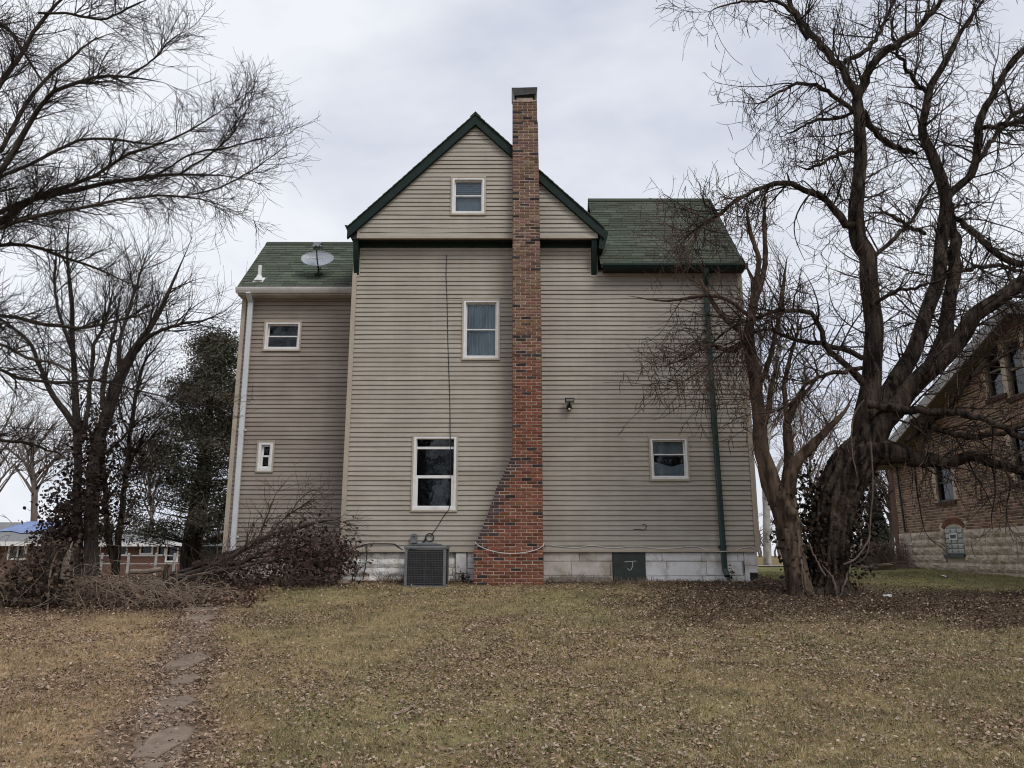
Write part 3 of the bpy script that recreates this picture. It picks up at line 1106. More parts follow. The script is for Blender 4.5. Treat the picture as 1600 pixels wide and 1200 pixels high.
gb = at(1133, 898, 15.9)
spout([(4.20, 15.68, WEe.z - .11), (4.20, 15.70, WEe.z - .2), (4.235, 15.90, WEe.z - .42), (4.24, 15.91, 5.2), (4.285, 15.91, 1.28), (4.30, 15.82, 1.16)], .105, M['green_spout'], [6.3, 5.0, 1.72], 15.968)
spout([(-6.05, 16.75, gz0 - .11), (-6.055, 16.96, gz0 - .28), (-6.06, 17.01, 5.0), (-6.045, 17.01, 1.55), (-6.04, 16.9, 1.4)], .115, M['spout_white'], [4.3, 1.95], 17.066)

# vent pipe on the addition's roof
vb = at(405, 437, 17.05)
vy = 17.05
vz = AEe.z + (vy - 16.82) * (ARr.z - AEe.z) / (18.55 - 16.82)
vx = at(405, 437, vy).x
mb = MB()
mb.tube([(vx, vy, vz - .1), (vx, vy, vz + .37)], .042, 14)
vp = mb.build('vent_pipe', M['white'], house, smooth=False)
mb = MB()
mb.tube([(vx, vy, vz - .03), (vx, vy, vz + .06), (vx, vy, vz + .13)], [.13, .08, .05], 14)
mb.build('flashing', M['white'], vp)
mb = MB()
k_ = (ARr.z - AEe.z) / (18.55 - 16.82)
for dz in (.022,):
    mb.quad((vx - .12, vy - .09, vz - .09 * k_ + dz), (vx + .12, vy - .09, vz - .09 * k_ + dz), (vx + .12, vy + .07, vz + .07 * k_ + dz), (vx - .12, vy + .07, vz + .07 * k_ + dz))
mb.build('flashing_plate', M['white'], vp)

# ------------------------------------------------------------------ windows
def window(r, Y, back=None, kind='dh', rail=0.5, fw=.045, back_d=.10, lower_curtain=True):
    x0, x1, z0, z1 = r
    mb = MB()
    t = .035                                   # tan J-trim round the frame
    mb.box(x0 - t, x1 + t, Y - .052, Y + .0, z1, z1 + t)
    mb.box(x0 - t, x1 + t, Y - .055, Y + .0, z0 - t, z0)
    mb.box(x0 - t, x0, Y - .052, Y + .0, z0, z1)
    mb.box(x1, x1 + t, Y - .052, Y + .0, z0, z1)
    wn = mb.build('window', M['trim_tan'], house)
    mb = MB()
    f0, f1 = Y - .043, Y + .09
    mb.box(x0, x1, f0, f1, z1 - fw, z1)
    mb.box(x0, x1, f0 - .012, f1, z0, z0 + fw * 1.1)
    mb.box(x0, x0 + fw, f0, f1, z0 + fw * 1.1, z1 - fw)
    mb.box(x1 - fw, x1, f0, f1, z0 + fw * 1.1, z1 - fw)
    mb.build('frame', M['white'], wn)
    a0, a1, b0, b1 = x0 + fw, x1 - fw, z0 + fw * 1.1, z1 - fw
    zr = b0 + (b1 - b0) * rail
    sw = fw * .62
    def sash(za, zb, y0, wb=sw, wt=sw, ws=sw):
        mb = MB()
        mb.box(a0, a1, y0, y0 + .025, zb - wt, zb)
        mb.box(a0, a1, y0, y0 + .025, za, za + wb)
        mb.box(a0, a0 + ws, y0, y0 + .025, za + wb, zb - wt)
        mb.box(a1 - ws, a1, y0, y0 + .025, za + wb, zb - wt)
        mb.build('sash', M['white'], wn)
        mb = MB()
        mb.box(a0 + ws, a1 - ws, y0 + .010, y0 + .014, za + wb, zb - wt)
        mb.build('pane', M['glass'], wn)
    if kind == 'three':
        zt = b1 - .125 * (b1 - b0)
        sash(zt, b1, Y + .03, .015, .008, .012)
        sash(zr - .1, zt - .0, Y + .031, .05, .035, .012)
        sash(b0, zr - .065, Y - .018, .03, .05, .05)
    else:
        sash(zr - .02, b1, Y + .035)
        sash(b0, zr + .025, Y + .0)
    if back:
        mb = MB()
        if back == 'blind':
            n = int((b1 - zr) / .045)
            for i in range(n):
                z = zr + (b1 - zr) * i / n
                mb.quad((a0, Y + back_d, z), (a1, Y + back_d, z), (a1, Y + back_d + .02, z + .044), (a0, Y + back_d + .02, z + .044))
            mb.quad((a0, Y + back_d + .03, b0), (a1, Y + back_d + .03, b0), (a1, Y + back_d + .03, zr), (a0, Y + back_d + .03, zr))
            mb.build('blind', M['blind'], wn, recalc=False)
        else:
            n = 40
            for i in range(n):
                xa, xb = a0 + (a1 - a0) * i / n, a0 + (a1 - a0) * (i + 1) / n
                ya = Y + back_d + .018 * math.sin(i * 1.7) + .01 * math.sin(i * .6)
                yb = Y + back_d + .018 * math.sin((i + 1) * 1.7) + .01 * math.sin((i + 1) * .6)
                zb_ = b0
                mb.quad((xa, ya, zb_), (xb, yb, zb_), (xb, yb, b1), (xa, ya, b1))
            mb.build('curtain', back, wn, recalc=False, smooth=True)
    # near-black plate behind the glass, its colour standing in for indoor darkness
    mb = MB()
    d = .75
    mb.quad((x0 - .2, Y + d, z0 - .2), (x1 + .2, Y + d, z0 - .2), (x1 + .2, Y + d, z1 + .2), (x0 - .2, Y + d, z1 + .2))
    mb.build('window_backing', M['room'], wn)
    return wn


window(WIN['gable'], YG, 'blind', rail=.5)
window(WIN['second'], YW, M['curtain_blue'], rail=.49)
w1 = window(WIN['first'], YW, None, 'three', rail=.50, fw=.05)
w2 = window(WIN['right'], YW, None, rail=.60, fw=.042)
window(WIN['addup'], YA, None, rail=.47)
window(WIN['addlow'], YA, None, rail=.5, fw=.06)
# things behind the glass: a pale drape in the right window's lower sash, a plastic sheet in the tall one
r = WIN['right']
mb = MB()
for i in range(14):
    t0, t1 = i / 14, (i + 1) / 14
    xa, xb = r[0] + (r[1] - r[0]) * t0, r[0] + (r[1] - r[0]) * t1
    dz0 = .16 + .22 * abs(t0 - .62) ; dz1 = .16 + .22 * abs(t1 - .62)
    mb.quad((xa, YW + .16 + .02 * math.sin(i * 1.9), r[2] + .05), (xb, YW + .16 + .02 * math.sin((i + 1) * 1.9), r[2] + .05), (xb, YW + .19, r[2] + dz1 + .12), (xa, YW + .19, r[2] + dz0 + .12))
mb.build('drape', M['blind'], w2, recalc=False)
r = WIN['right']
mb = MB()
mb.quad((r[0], YW + .22, r[3] - .28), (r[1], YW + .22, r[3] - .28), (r[1], YW + .22, r[3]), (r[0], YW + .22, r[3]))
mb.build('curtain', M['curtain_blue'], w2, recalc=False)

# ------------------------------------------------------------------ chimney
chim = empty('chimney', (0.3, YC + .25, 1.05), house)
mb = MB()
zs = [0.95] + [z for z in SHZ[1:]] + [5, 7, 9.6, 10.98, 11.06, CTOP - .03]
zs = sorted(zs)
for a, b_ in zip(zs[:-1], zs[1:]):
    i_ = .008
    n = len(mb.v)
    for z in (a, b_):
        zz = z + (1e-4 if z == a else -1e-4)
        mb.v += [(cxl(zz) + i_, YC + .009, z), (cxr(zz) - i_, YC + .009, z), (cxr(zz) - i_, YC + .56, z), (cxl(zz) + i_, YC + .56, z)]
    for f in ((0, 1, 5, 4), (1, 2, 6, 5), (2, 3, 7, 6), (3, 0, 4, 7)):
        mb.f.append(tuple(n + q for q in f)); mb.m.append(0)
mb.poly([(cxl(11.5), YC, CTOP - .03), (cxr(11.5), YC, CTOP - .03), (cxr(11.5), YC + .56, CTOP - .03), (cxl(11.5), YC + .56, CTOP - .03)])
mb.build('mortar_core', M['mortar'], chim)


def brick_mesh(name, L_, D, H, seed):
    rnd = random.getstate(); random.seed(seed)
    b_ = MB(); b_.box(-L_ / 2, L_ / 2, 0, D, -H / 2, H / 2, j=.0022, bev=.006)
    random.setstate(rnd)
    me = bpy.data.meshes.new(name)
    me.from_pydata(b_.v, [], b_.f)
    me.materials.append(M['brick'])
    import bmesh
    bm = bmesh.new(); bm.from_mesh(me); bmesh.ops.recalc_face_normals(bm, faces=bm.faces); bm.to_mesh(me); bm.free()
    return me


CO = .0677
BL, BH = .205, .0555
BM = [brick_mesh('brick', BL, .10, BH, 100 + i) for i in range(8)]


def chim_col(x, z, rnd):
    """soot-dark headers, red below, browner and paler towards the top"""
    t = min(max((z - 4.6) / 2.6, 0), 1)
    red = np.array([.225, .088, .058]); tan = np.array([.225, .140, .104])
    c = red * (1 - t) + tan * t
    c = c * rnd.uniform(.72, 1.25) * np.array([1, rnd.uniform(.88, 1.14), rnd.uniform(.85, 1.15)])
    q = rnd.random()
    if q < .085: c = np.array([.042, .034, .035]) * rnd.uniform(.8, 1.6)
    elif q < .20: c = c * .62
    elif q > .94 and t > .3: c = np.array([.27, .2, .13])
    if z < SHZ[-1] - .1:              # mossy, weathered bricks on the sloping shoulder
        d = x - cxl(z)
        if d < .17 + rnd.uniform(-.06, .06) and z > 1.7: c = np.array([.075, .055, .06]) * rnd.uniform(.7, 1.5)
    if z > 11.05: c = c * .75
    return np.clip(c, 0, 1)


rnd = random.Random(5)
cnt = 0
sv, sf, sc = [], [], []
z = .98
row = 0
while z + CO < CTOP + .02:
    zc = z + CO / 2
    xl_, xr_ = cxl(zc), cxr(zc)
    jx = rnd.uniform(-.01, .01)
    x = xr_ - (0 if row % 2 == 0 else (BL + .011) / 2 - .0)
    edges = []
    xx = xr_
    first = BL if row % 2 == 0 else (BL - .011) / 2
    e = xx
    lens = first
    while e - xl_ > .03:
        a = max(e - lens, xl_)
        if a - xl_ < .05 and a > xl_: a = xl_
        edges.append((a, e))
        e = a - .013
        lens = BL
    for (a, e) in edges:
        L_ = e - a
        c = chim_col((a + e) / 2, zc, rnd)
        rl = rnd.uniform(-.003, .003)
        if rnd.random() < .06: rl = .006
        dz = rnd.uniform(-.002, .002)
        if cnt < 300:
            o = link('brick', BM[rnd.randrange(8)], chim, ((a + e) / 2, YC + rl, zc + dz))
            o.scale = (L_ / BL, 1, 1)
            o.color = (*c, 1)
            cnt += 1
        else:
            b_ = MB(); b_.box(a, e, YC + rl, YC + .1, zc - BH / 2 + dz, zc + BH / 2 + dz, j=.0022, bev=.006)
            k = len(sv); sv += b_.v; sf += [tuple(k + i for i in f) for f in b_.f]; sc += [(*c, 1)] * len(b_.v)
    # returns on both side faces
    for side in (0, 1):
        y = YC + (.11 if row % 2 == 0 else .002 + .16)
        while y < YC + .5:
            ye = min(y + BL, YC + .55)
            c = chim_col(xr_ - .3, zc, rnd)
            X_ = xr_ if side else xl_
            b_ = MB()
            b_.box(X_ - (.1 if side else .0), X_ + (.0 if side else .1), y, ye, zc - BH / 2, zc + BH / 2, j=.002)
            k = len(sv); sv += b_.v; sf += [tuple(k + i for i in f) for f in b_.f]; sc += [(*c, 1)] * len(b_.v)
            y = ye + .011
    z += CO
    row += 1
b_ = MB(); b_.v, b_.f, b_.m, b_.c = sv, sf, [0] * len(sf), sc
o = b_.build('brick_courses', M['brick_mass'], chim)
o['kind'] = 'stuff'
# metal cap with a lifted lid on bent legs
mb = MB()
x0, x1 = cxl(12) - .02, cxr(12) + .015
zt = CTOP + .30
mb.box(x0, x1, YC - .03, YC + .56, zt - .02, zt + .005)
mb.poly([(x0, YC - .03, zt), (x1, YC - .03, zt + .02), (x1 - .03, YC - .005, zt - .13), (x0 + .05, YC - .005, zt - .18)])
mb.quad((x0, YC - .03, zt), (x0 + .05, YC - .005, zt - .18), (x0 + .05, YC + .5, zt - .18), (x0, YC + .56, zt))
mb.quad((x1, YC - .03, zt), (x1, YC + .56, zt), (x1 - .03, YC + .5, zt - .13), (x1 - .03, YC - .005, zt - .13))
for (x, y) in ((x0 + .06, YC + .02), (x1 - .05, YC + .02), (x0 + .06, YC + .5), (x1 - .05, YC + .5)):
    mb.box(x - .012, x + .012, y - .006, y + .006, CTOP - .06, zt - .01)
cp = mb.build('chimney_cap', M['metal_dark'], chim)
mb = MB()
mb.box(x0 + .11, x1 - .10, YC + .05, YC + .48, CTOP - .05, CTOP + .10)
mb.build('flue_liner', M['mortar'], chim)
mb = MB()
for i in range(7):
    a = x0 + .03 + (x1 - x0 - .05) * i / 7
    mb.box(a, a + .07, YC - .012, YC + .57, CTOP - .035 + rnd.uniform(-.01, .01), CTOP + rnd.uniform(-.012, .01), j=.006)
mb.build('mortar_crown', M['mortar'], chim)

# ------------------------------------------------------------------ foundation
fnd = empty('foundation', (0.8, YW + .1, .9), house)
mb = MB()
mb.box(XL, 2.13 - .03, YW + .06, YW + .3, .7, ZS - .032)
mb.box(2.72, XR - .02, YW + .06, YW + .3, .7, ZS - .032)
mb.box(2.1, 2.72, YW + .2, YW + .3, .7, ZS - .032)
mb.box(XR - .25, XR - .03, YW + .31, 20.1, .7, ZS - .03)
mb.box(XA, XL, YA + .06, YA + .3, .5, ZA0 - .02)
mb.build('foundation_core', M['bare_block'], fnd)
# right: painted blocks in running bond
def blocks(x0, x1, m, seed):
    rnd = random.Random(seed)
    hs = [(1.44, ZS - .035), (1.15, 1.435), (1.02, 1.145), (.8, 1.015)]
    for i, (za, zb) in enumerate(hs):
        x = x0 - rnd.uniform(0, .5)
        while x < x1:
            e = x + rnd.choice([.74, .8, .86])
            a, b_ = max(x, x0), min(e, x1)
            if b_ - a > .04:
                mb = MB(); mb.box(a + .004, b_ - .004, YW + .012 + rnd.uniform(-.003, .004), YW + .059, za + .003, zb - .002, j=.003, bev=.007)
                mb.build('block', m, fnd)
            x = e


HX0, HX1 = at(958, 885, YW).x, at(1008, 885, YW).x
blocks(.63, HX0 - .01, M['bare_block'], 3)
blocks(HX1 + .01, XR - .30, M['paint_block'], 6)
mb = MB(); mb.box(XR - .295, XR - .03, YW + .012, YW + .059, 1.36, ZS - .035, bev=.008); mb.build('block', M['paint_block'], fnd)
mb = MB(); mb.box(XR - .295, XR - .20, YW + .012, YW + .059, .9, 1.355, bev=.008); mb.build('block', M['paint_block'], fnd)
mb = MB(); mb.box(XR - .295, XR - .03, YW + .014, YW + .059, 1.21, 1.354, bev=.008); mb.build('block', M['paint_block'], fnd)
mb = MB(); mb.box(XR - .19, XR - .03, YW + .04, YW + .058, .9, 1.20); mb.build('hole_shade_panel', M['soffit'], fnd)  # solid dark panel, coloured as the shade inside the corner hole
# left: lumpy whitewashed rubble
rnd = random.Random(12)
z = .85
while z < ZS - .06:
    h = rnd.uniform(.10, .19)
    x = XL + .01
    while x < -1.16:
        L_ = rnd.uniform(.18, .46)
        a, b_ = x, min(x + L_, -1.15)
        if b_ - a > .05:
            mb = MB()
            n_ = 5
            y0 = YW + .02
            grid = []
            for i in range(n_):
                for j in range(4):
                    u, v = i / (n_ - 1), j / 3
                    bulge = math.sin(math.pi * u) ** .5 * math.sin(math.pi * v) ** .5 if 0 < u < 1 and 0 < v < 1 else 0
                    grid.append((a + (b_ - a) * u + rnd.uniform(-.008, .008), y0 + .035 - .05 * bulge * rnd.uniform(.5, 1.2), min(z + h * v + rnd.uniform(-.012, .012), ZS - .035)))
            nn = len(mb.v); mb.v += grid
            for i in range(n_ - 1):
                for j in range(3):
                    mb.f.append((nn + i * 4 + j, nn + (i + 1) * 4 + j, nn + (i + 1) * 4 + j + 1, nn + i * 4 + j + 1)); mb.m.append(0)
            mb.build('stone', M['old_stone'], fnd, smooth=True, recalc=False)
        x = b_ + .004
    z += h
# white board and a small brick pier between condenser and chimney
mb = MB(); mb.box(-1.14, at(730, 880, YW).x - .02, YW - .012, YW + .06, 1.2, ZS - .04, bev=.004); mb.build('access_panel', M['paint_block'], fnd)
mb = MB(); mb.box(-1.14, at(730, 880, YW).x - .02, YW + .0, YW + .06, .9, 1.185, bev=.008); mb.build('block', M['paint_block'], fnd)
px_ = at(730, 880, YW).x
for i in range(5):
    mb = MB(); mb.box(px_ + .01, -.70, YW + .004 + rnd.uniform(0, .01), YW + .06, 1.06 + i * .118, 1.17 + i * .118, j=.006, bev=.008); mb.build('block', M['paint_block'], fnd)
# addition foundation stones
for i in range(9):
    for j in range(2):
        a = XA + .02 + i * .31 + (j % 2) * .12
        mb = MB(); mb.box(a, min(a + .30, XL - .01), YA + .0 + rnd.uniform(0, .015), YA + .059, .8 + j * .3, 1.095 + j * .3, j=.012, bev=.02); mb.build('stone', M['bare_block'], fnd)
# hatch door
mb = MB(); mb.box(HX0, HX1, YW - .005, YW + .06, 1.03, ZS - .034, bev=.004)
hd = mb.build('hatch_door', M['hatch'], house)
mb = MB(); mb.box(HX0 + .0, HX0 + .15, YW - .016, YW - .004, 1.385, 1.412); mb.build('strap_hinge', M['metal_dark'], hd)
mb = MB(); mb.box(HX0 + .31, HX0 + .335, YW - .014, YW - .004, 1.10, 1.19); mb.build('handle', M['metal_dark'], hd)
mb = MB(); mb.box(HX0 + .02, HX1 - .02, YW - .011, YW - .004, 1.05, 1.10); mb.build('bottom_rail', M['hatch'], hd)
# chalk J with a bar across its top
def px_hatch(u, v):     # crop coordinates of the hatch detail
    p = at(920 + u / 5.714, 840 + v / 5.714, YW - .009)
    return p
mb = MB()
def stroke(pts, wd):
    P = [px_hatch(*q) for q in pts]
    for a, b_ in zip(P[:-1], P[1:]):
        d = (b_ - a).normalized(); nn = Vector((-d.z, 0, d.x)) * wd / 2
        mb.quad(a - nn, b_ - nn, b_ + nn, a + nn)
stroke([(318, 217), (350, 214), (385, 212), (425, 209)], .012)
stroke([(391, 214), (390, 245), (386, 270), (376, 287), (362, 292), (352, 284), (347, 272)], .013)
mb.build('chalk_letter', M['chalk'], hd, recalc=False)
mb = MB(); mb.box(HX0 - .03, HX1 + .03, YW - .12, YW + .02, .9, 1.045, j=.01, bev=.02); mb.build('sill_stone', M['stone'], house)
# loose board lying along the foot of the wall left of the hatch
bd = MB(); bd.box(.72, HX0 - .06, YW - .16, YW - .03, 1.04, 1.12, j=.008)
tag(bd.build('board', M['wood_grey'], None, origin=(1.4, 15.9, 1.04)), 'weathered timber lying along the foundation between chimney and green hatch', 'plank')

# ================================================================== THINGS ON AND BY THE HOUSE
# satellite dish
dpos = at(495, 405, 17.05)
my = 17.25
mz = AEe.z + (my - 16.82) * k_
mxx = at(497, 433, my).x
dish = empty('satellite_dish', (mxx, my, mz))
tag(dish, 'grey oval satellite dish on the lower green roof left of the gable', 'satellite dish')
el = R(27)
nrm = Vector((0.04, -math.cos(el), math.sin(el))).normalized()
ux = Vector((1, 0.04, 0)).normalized()
uz = nrm.cross(ux) * -1
if uz.z < 0: uz = -uz
C0 = at(496, 403, 16.98)
a_, b__ = .375, .275
mb = MB()
nr, na = 7, 44
ring = []
for i in range(nr + 1):
    rr = i / nr
    rw = []
    for j in range(na):
        th = 2 * math.pi * j / na
        x, y = a_ * rr * math.cos(th), b__ * rr * math.sin(th)
        if y > 0: y *= .82
        rw.append(C0 + ux * x + uz * y - nrm * (.07 * (1 - rr * rr)))
    ring.append(rw)
for i in range(nr):
    for j in range(na):
        j2 = (j + 1) % na
        if i == 0: mb.poly([ring[0][0], ring[1][j], ring[1][j2]])
        else: mb.quad(ring[i][j], ring[i + 1][j], ring[i + 1][j2], ring[i][j2])
rf = mb.build('reflector', M['dish'], dish, recalc=False, smooth=True)
mb = MB()
mb.tube([q for q in ring[nr]] + [ring[nr][0]], .008, 6)
mb.build('rim', M['dish'], dish)
mb = MB()
LN = C0 + nrm * .37 - uz * .05 + ux * .05
bot = C0 - uz * .24 - nrm * .02 + ux * .045
mb.tube([bot - nrm * .1, bot + nrm * .12 - uz * .0, LN - uz * .05], [.016, .016, .014], 8)
mb.build('feed_arm', M['black'], dish)
mb = MB()
for (dx, s_) in ((-.06, 1), (.035, .8), (.10, .6)):
    q = LN + ux * dx
    mb.tube([q - nrm * .05, q + nrm * .05], .03 * s_ + .008, 10)
hd_ = LN + uz * .05
c8 = [hd_ + ux * x + uz * z for x, z in ((-.10, .07), (.12, .07), (.05, -.05), (-.04, -.05))]
mb.poly([q - nrm * .03 for q in c8]); mb.poly([q + nrm * .05 for q in c8][::-1])
for i in range(4):
    mb.quad(c8[i] - nrm * .03, c8[(i + 1) % 4] - nrm * .03, c8[(i + 1) % 4] + nrm * .05, c8[i] + nrm * .05)
mb.build('feed_horn', M['metal_grey'], dish)
mb = MB()
mb.tube([(mxx, my, mz), (mxx + .01, my - .03, mz + .14), C0 - uz * .1 - nrm * .1], [.024, .024, .024], 10)
mb.tube([(mxx + .09, my - .04, mz + .0), (mxx + .05, my - .03, mz + .18)], .010, 6)
mb.box(mxx - .07, mxx + .10, my - .08, my + .06, mz - .03, mz + .03)
mb.build('mast', M['black'], dish)


def text_mesh(name, txt, size, m, parent, origin, ex, ez, en, depth=.002):
    cu = bpy.data.curves.new(name, 'FONT')
    cu.body = txt
    cu.size = size
    cu.extrude = depth
    cu.align_x = 'CENTER'
    to = bpy.data.objects.new(name + '_tmp', cu)
    COL.objects.link(to)
    bpy.context.view_layer.update()
    me = bpy.data.meshes.new_from_object(to.evaluated_get(bpy.context.evaluated_depsgraph_get()))
    bpy.data.objects.remove(to)
    base = wloc(parent)
    for v in me.vertices:
        p = origin + ex * v.co.x + ez * v.co.y + en * v.co.z
        v.co = p - base
    me.materials.clear(); me.materials.append(m)
    return link(name, me, parent)


text_mesh('lettering', 'DIRECTV', .082, M['print_white'], rf, C0 + ux * -.01 + uz * .035 - nrm * .047, ux, uz, nrm)
mb = MB()
e0 = C0 + ux * -.235 + uz * .062 - nrm * .035
for (q0, q1, rr0, rr1) in ((0.3, 3.0, .012, .032), (3.4, 6.1, .012, .032)):
    for i in range(10):
        t0, t1 = q0 + (q1 - q0) * i / 10, q0 + (q1 - q0) * (i + 1) / 10
        f = lambda t, r_: e0 + ux * r_ * math.cos(t) + uz * r_ * math.sin(t)
        mb.quad(f(t0, rr0), f(t1, rr0), f(t1, rr1), f(t0, rr1))
mb.build('emblem', M['print_white'], rf, recalc=False)

# condenser unit
acp = ground_at(664, 917)
AX0, AX1 = at(631.5, 885, acp.y).x, at(696.5, 885, acp.y).x
AZ0 = acp.z - .01
AZ1 = at(664, 853, acp.y).z
AY0 = acp.y
AD = AX1 - AX0 - .06
ac = empty('air_conditioner', ((AX0 + AX1) / 2, AY0 + AD / 2, AZ0))
tag(ac, 'dark grey outdoor air conditioner unit standing by the whitewashed foundation', 'air conditioner')
mb = MB(); mb.box(AX0 - .03, AX1 + .03, AY0 - .03, AY0 + AD + .03, AZ0 - .08, AZ0 + .035, j=.006); mb.build('base_pan', M['ac_grey'], ac)
mb = MB(); mb.box(AX0 + .03, AX1 - .03, AY0 + .03, AY0 + AD - .03, AZ0 + .036, AZ1 - .07); mb.build('coil', M['coil'], ac)
for (x, y) in ((AX0, AY0), (AX1 - .055, AY0), (AX0, AY0 + AD - .055), (AX1 - .055, AY0 + AD - .055)):
    mb = MB(); mb.box(x, x + .055, y, y + .055, AZ0 + .036, AZ1 - .06, bev=.006); mb.build('corner_post', M['ac_grey'], ac)
n = 15
for i in range(n):
    z = AZ0 + .075 + (AZ1 - AZ0 - .18) * i / (n - 1)
    mb = MB()
    mb.box(AX0 + .056, AX1 - .056, AY0 + .008, AY0 + .016, z - .005, z + .005)
    mb.box(AX0 + .008, AX0 + .016, AY0 + .056, AY0 + AD - .056, z - .005, z + .005)
    mb.box(AX1 - .016, AX1 - .008, AY0 + .056, AY0 + AD - .056, z - .005, z + .005)
    mb.build('louver', M['ac_bar'], ac)
mb = MB()
for k in range(1, 24):
    x = AX0 + .055 + (AX1 - AX0 - .11) * k / 24
    big = k % 12 == 0
    mb.box(x - (.006 if big else .002), x + (.006 if big else .002), AY0 + (.003 if big else .0165), AY0 + (.0078 if big else .020), AZ0 + .04, AZ1 - .07)
o = mb.build('wire_guard', M['ac_bar'], ac); o['kind'] = 'stuff'
mb = MB(); mb.box(AX0 - .01, AX1 + .01, AY0 - .01, AY0 + AD + .01, AZ1 - .06, AZ1 - .0, bev=.012); mb.build('top_cover', M['ac_grey'], ac)
mb = MB()
cx_, cy_ = (AX0 + AX1) / 2, AY0 + AD / 2
for k in range(8):
    rr = .06 + k * .035
    pts = [(cx_ + rr * math.cos(t), cy_ + rr * math.sin(t), AZ1 + .065 - .05 * (rr / .34) ** 2) for t in np.linspace(0, 2 * math.pi, 25)]
    mb.tube(pts, .005, 4, cap=False)
for k in range(8):
    t = k * math.pi / 4
    mb.tube([(cx_, cy_, AZ1 + .065), (cx_ + .17 * math.cos(t), cy_ + .17 * math.sin(t), AZ1 + .055), (cx_ + .32 * math.cos(t), cy_ + .32 * math.sin(t), AZ1 + .0)], .006, 4)
mb.build('fan_grille', M['metal_grey'], ac)
mb = MB()
mb.tube([(cx_, cy_, AZ1 + .03), (cx_, cy_, AZ1 + .075)], .06, 16)
mb.build('hub', M['ac_grey'], ac)
for (u, v, c) in ((1017, 205, 0), (1095, 275, 0), (1020, 340, 0), (990, 378, 0)):
    pass

# electrical disconnect box above the condenser, with its looped cable
bx = at(647.5, 841, YW)
db = empty('disconnect_box', (bx.x, YW - .02, bx.z))
tag(db, 'small grey round-topped electrical box on the siding above the air conditioner', 'electrical box')
mb = MB()
hw, hh = .062, .095
prof = [(bx.x - hw, bx.z - hh), (bx.x + hw, bx.z - hh), (bx.x + hw, bx.z + hh * .5)] + [(bx.x + hw * math.cos(t), bx.z + hh * .5 + hw * .75 * math.sin(t)) for t in np.linspace(.3, math.pi - .3, 7)] + [(bx.x - hw, bx.z + hh * .5)]
mb.prism_xz(prof, YW - .13, YW - .021)
mb.build('cover', M['metal_grey'], db)
mb = MB(); mb.box(bx.x + .03, bx.x + .085, YW - .10, YW - .022, bx.z - .17, bx.z - hh - .001); mb.build('conduit', M['black'], db)
mb = MB(); mb.box(bx.x - .025, bx.x + .025, YW - .137, YW - .1301, bx.z + .02, bx.z + .045); mb.build('latch', M['metal_dark'], db)

def cable(name, pts, r, m, label, K=40, sides=6):
    p = smooth_path(np.array([tuple(q) for q in pts]), K)
    mb = MB(); mb.tube(p, r, sides)
    o = mb.build(name, m, None, origin=tuple(p[0]), smooth=True)
    return tag(o, label, 'cable')


lp = at(671.5, 840, YW - .06)
cpts = [at(658, 850, YW - .05), at(664, 843, YW - .055)]
for i in range(19):
    t = math.pi + i * 2 * math.pi / 9
    cpts.append(Vector((lp.x + .083 * math.cos(t), YW - .055 - (i % 5) * .004, lp.z + .083 * math.sin(t))))
cable('coiled_cable', cpts, .011, M['black'], 'black cable coiled in a ring above the air conditioner', 120)
YF = YW - .03
cable('black_cable', [at(698, 399, YF), at(697, 430, YF), at(698.5, 470, YF), at(700, 540, YF), at(702, 600, YF), at(703, 640, YF), at(703.5, 680, YF - .03), at(704.5, 740, YF - .04), at(703, 790, YF - .04), at(694, 805, YF), at(684, 822, YF), at(674, 836, YF)],
      .0085, M['black'], 'thin black cable hanging down the siding across the tall lower window', 70)
cable('service_cable', [at(546, 859, YF), at(560, 854, YF), at(574, 850, YF), at(590, 849.5, YF), at(615, 850, YF), at(622, 854, YF), at(630, 860, YF)], .010, M['black'],
      'black cable arching along the bottom of the siding beside dead purple leaves', 40)
cable('white_cable', [at(742.5, 847, YC - .02), at(747, 852, YC - .03), at(765, 860, YC - .035), at(790, 864.5, YC - .03), at(815, 864, YC - .03), at(838, 859, YC - .03), at(849, 852, YC - .03), at(850, 848, YC + .1), at(853, 853, YF),
                      at(866, 853, YF), at(900, 856, YF), at(925, 852.5, YF), at(957, 856.5, YF), at(992, 853.5, YF), at(1035, 857.5, YF), at(1083, 854, YF), at(1100, 858, YF), at(1118, 861.5, YF), at(1134, 861.5, YF - .14), at(1141, 861, YF), at(1165, 855.5, YF), at(1176, 855.5, YF), at(1183, 862, YF)],
      .0085, M['wire_white'], 'white cable sagging round the brick chimney and along the siding', 160)
cable('hose_hook', [at(990, 827, YF), at(998, 827, YF), at(1006, 828, YF), at(1010, 824, YF), at(1008, 820, YF), at(1004, 819, YF)], .008, M['black'], 'bent wire hook poking out of the siding above the green hatch', 24)
tag(cable('conduit_stub', [at(573, 850, YW - .06), at(573, 870, YW - .08), at(570, 890, YW - .10), at(567, 906, YW - .1)], .012, M['metal_dark'], 'thin dark pipe standing against the whitewashed stone foundation', 20), None, 'pipe')

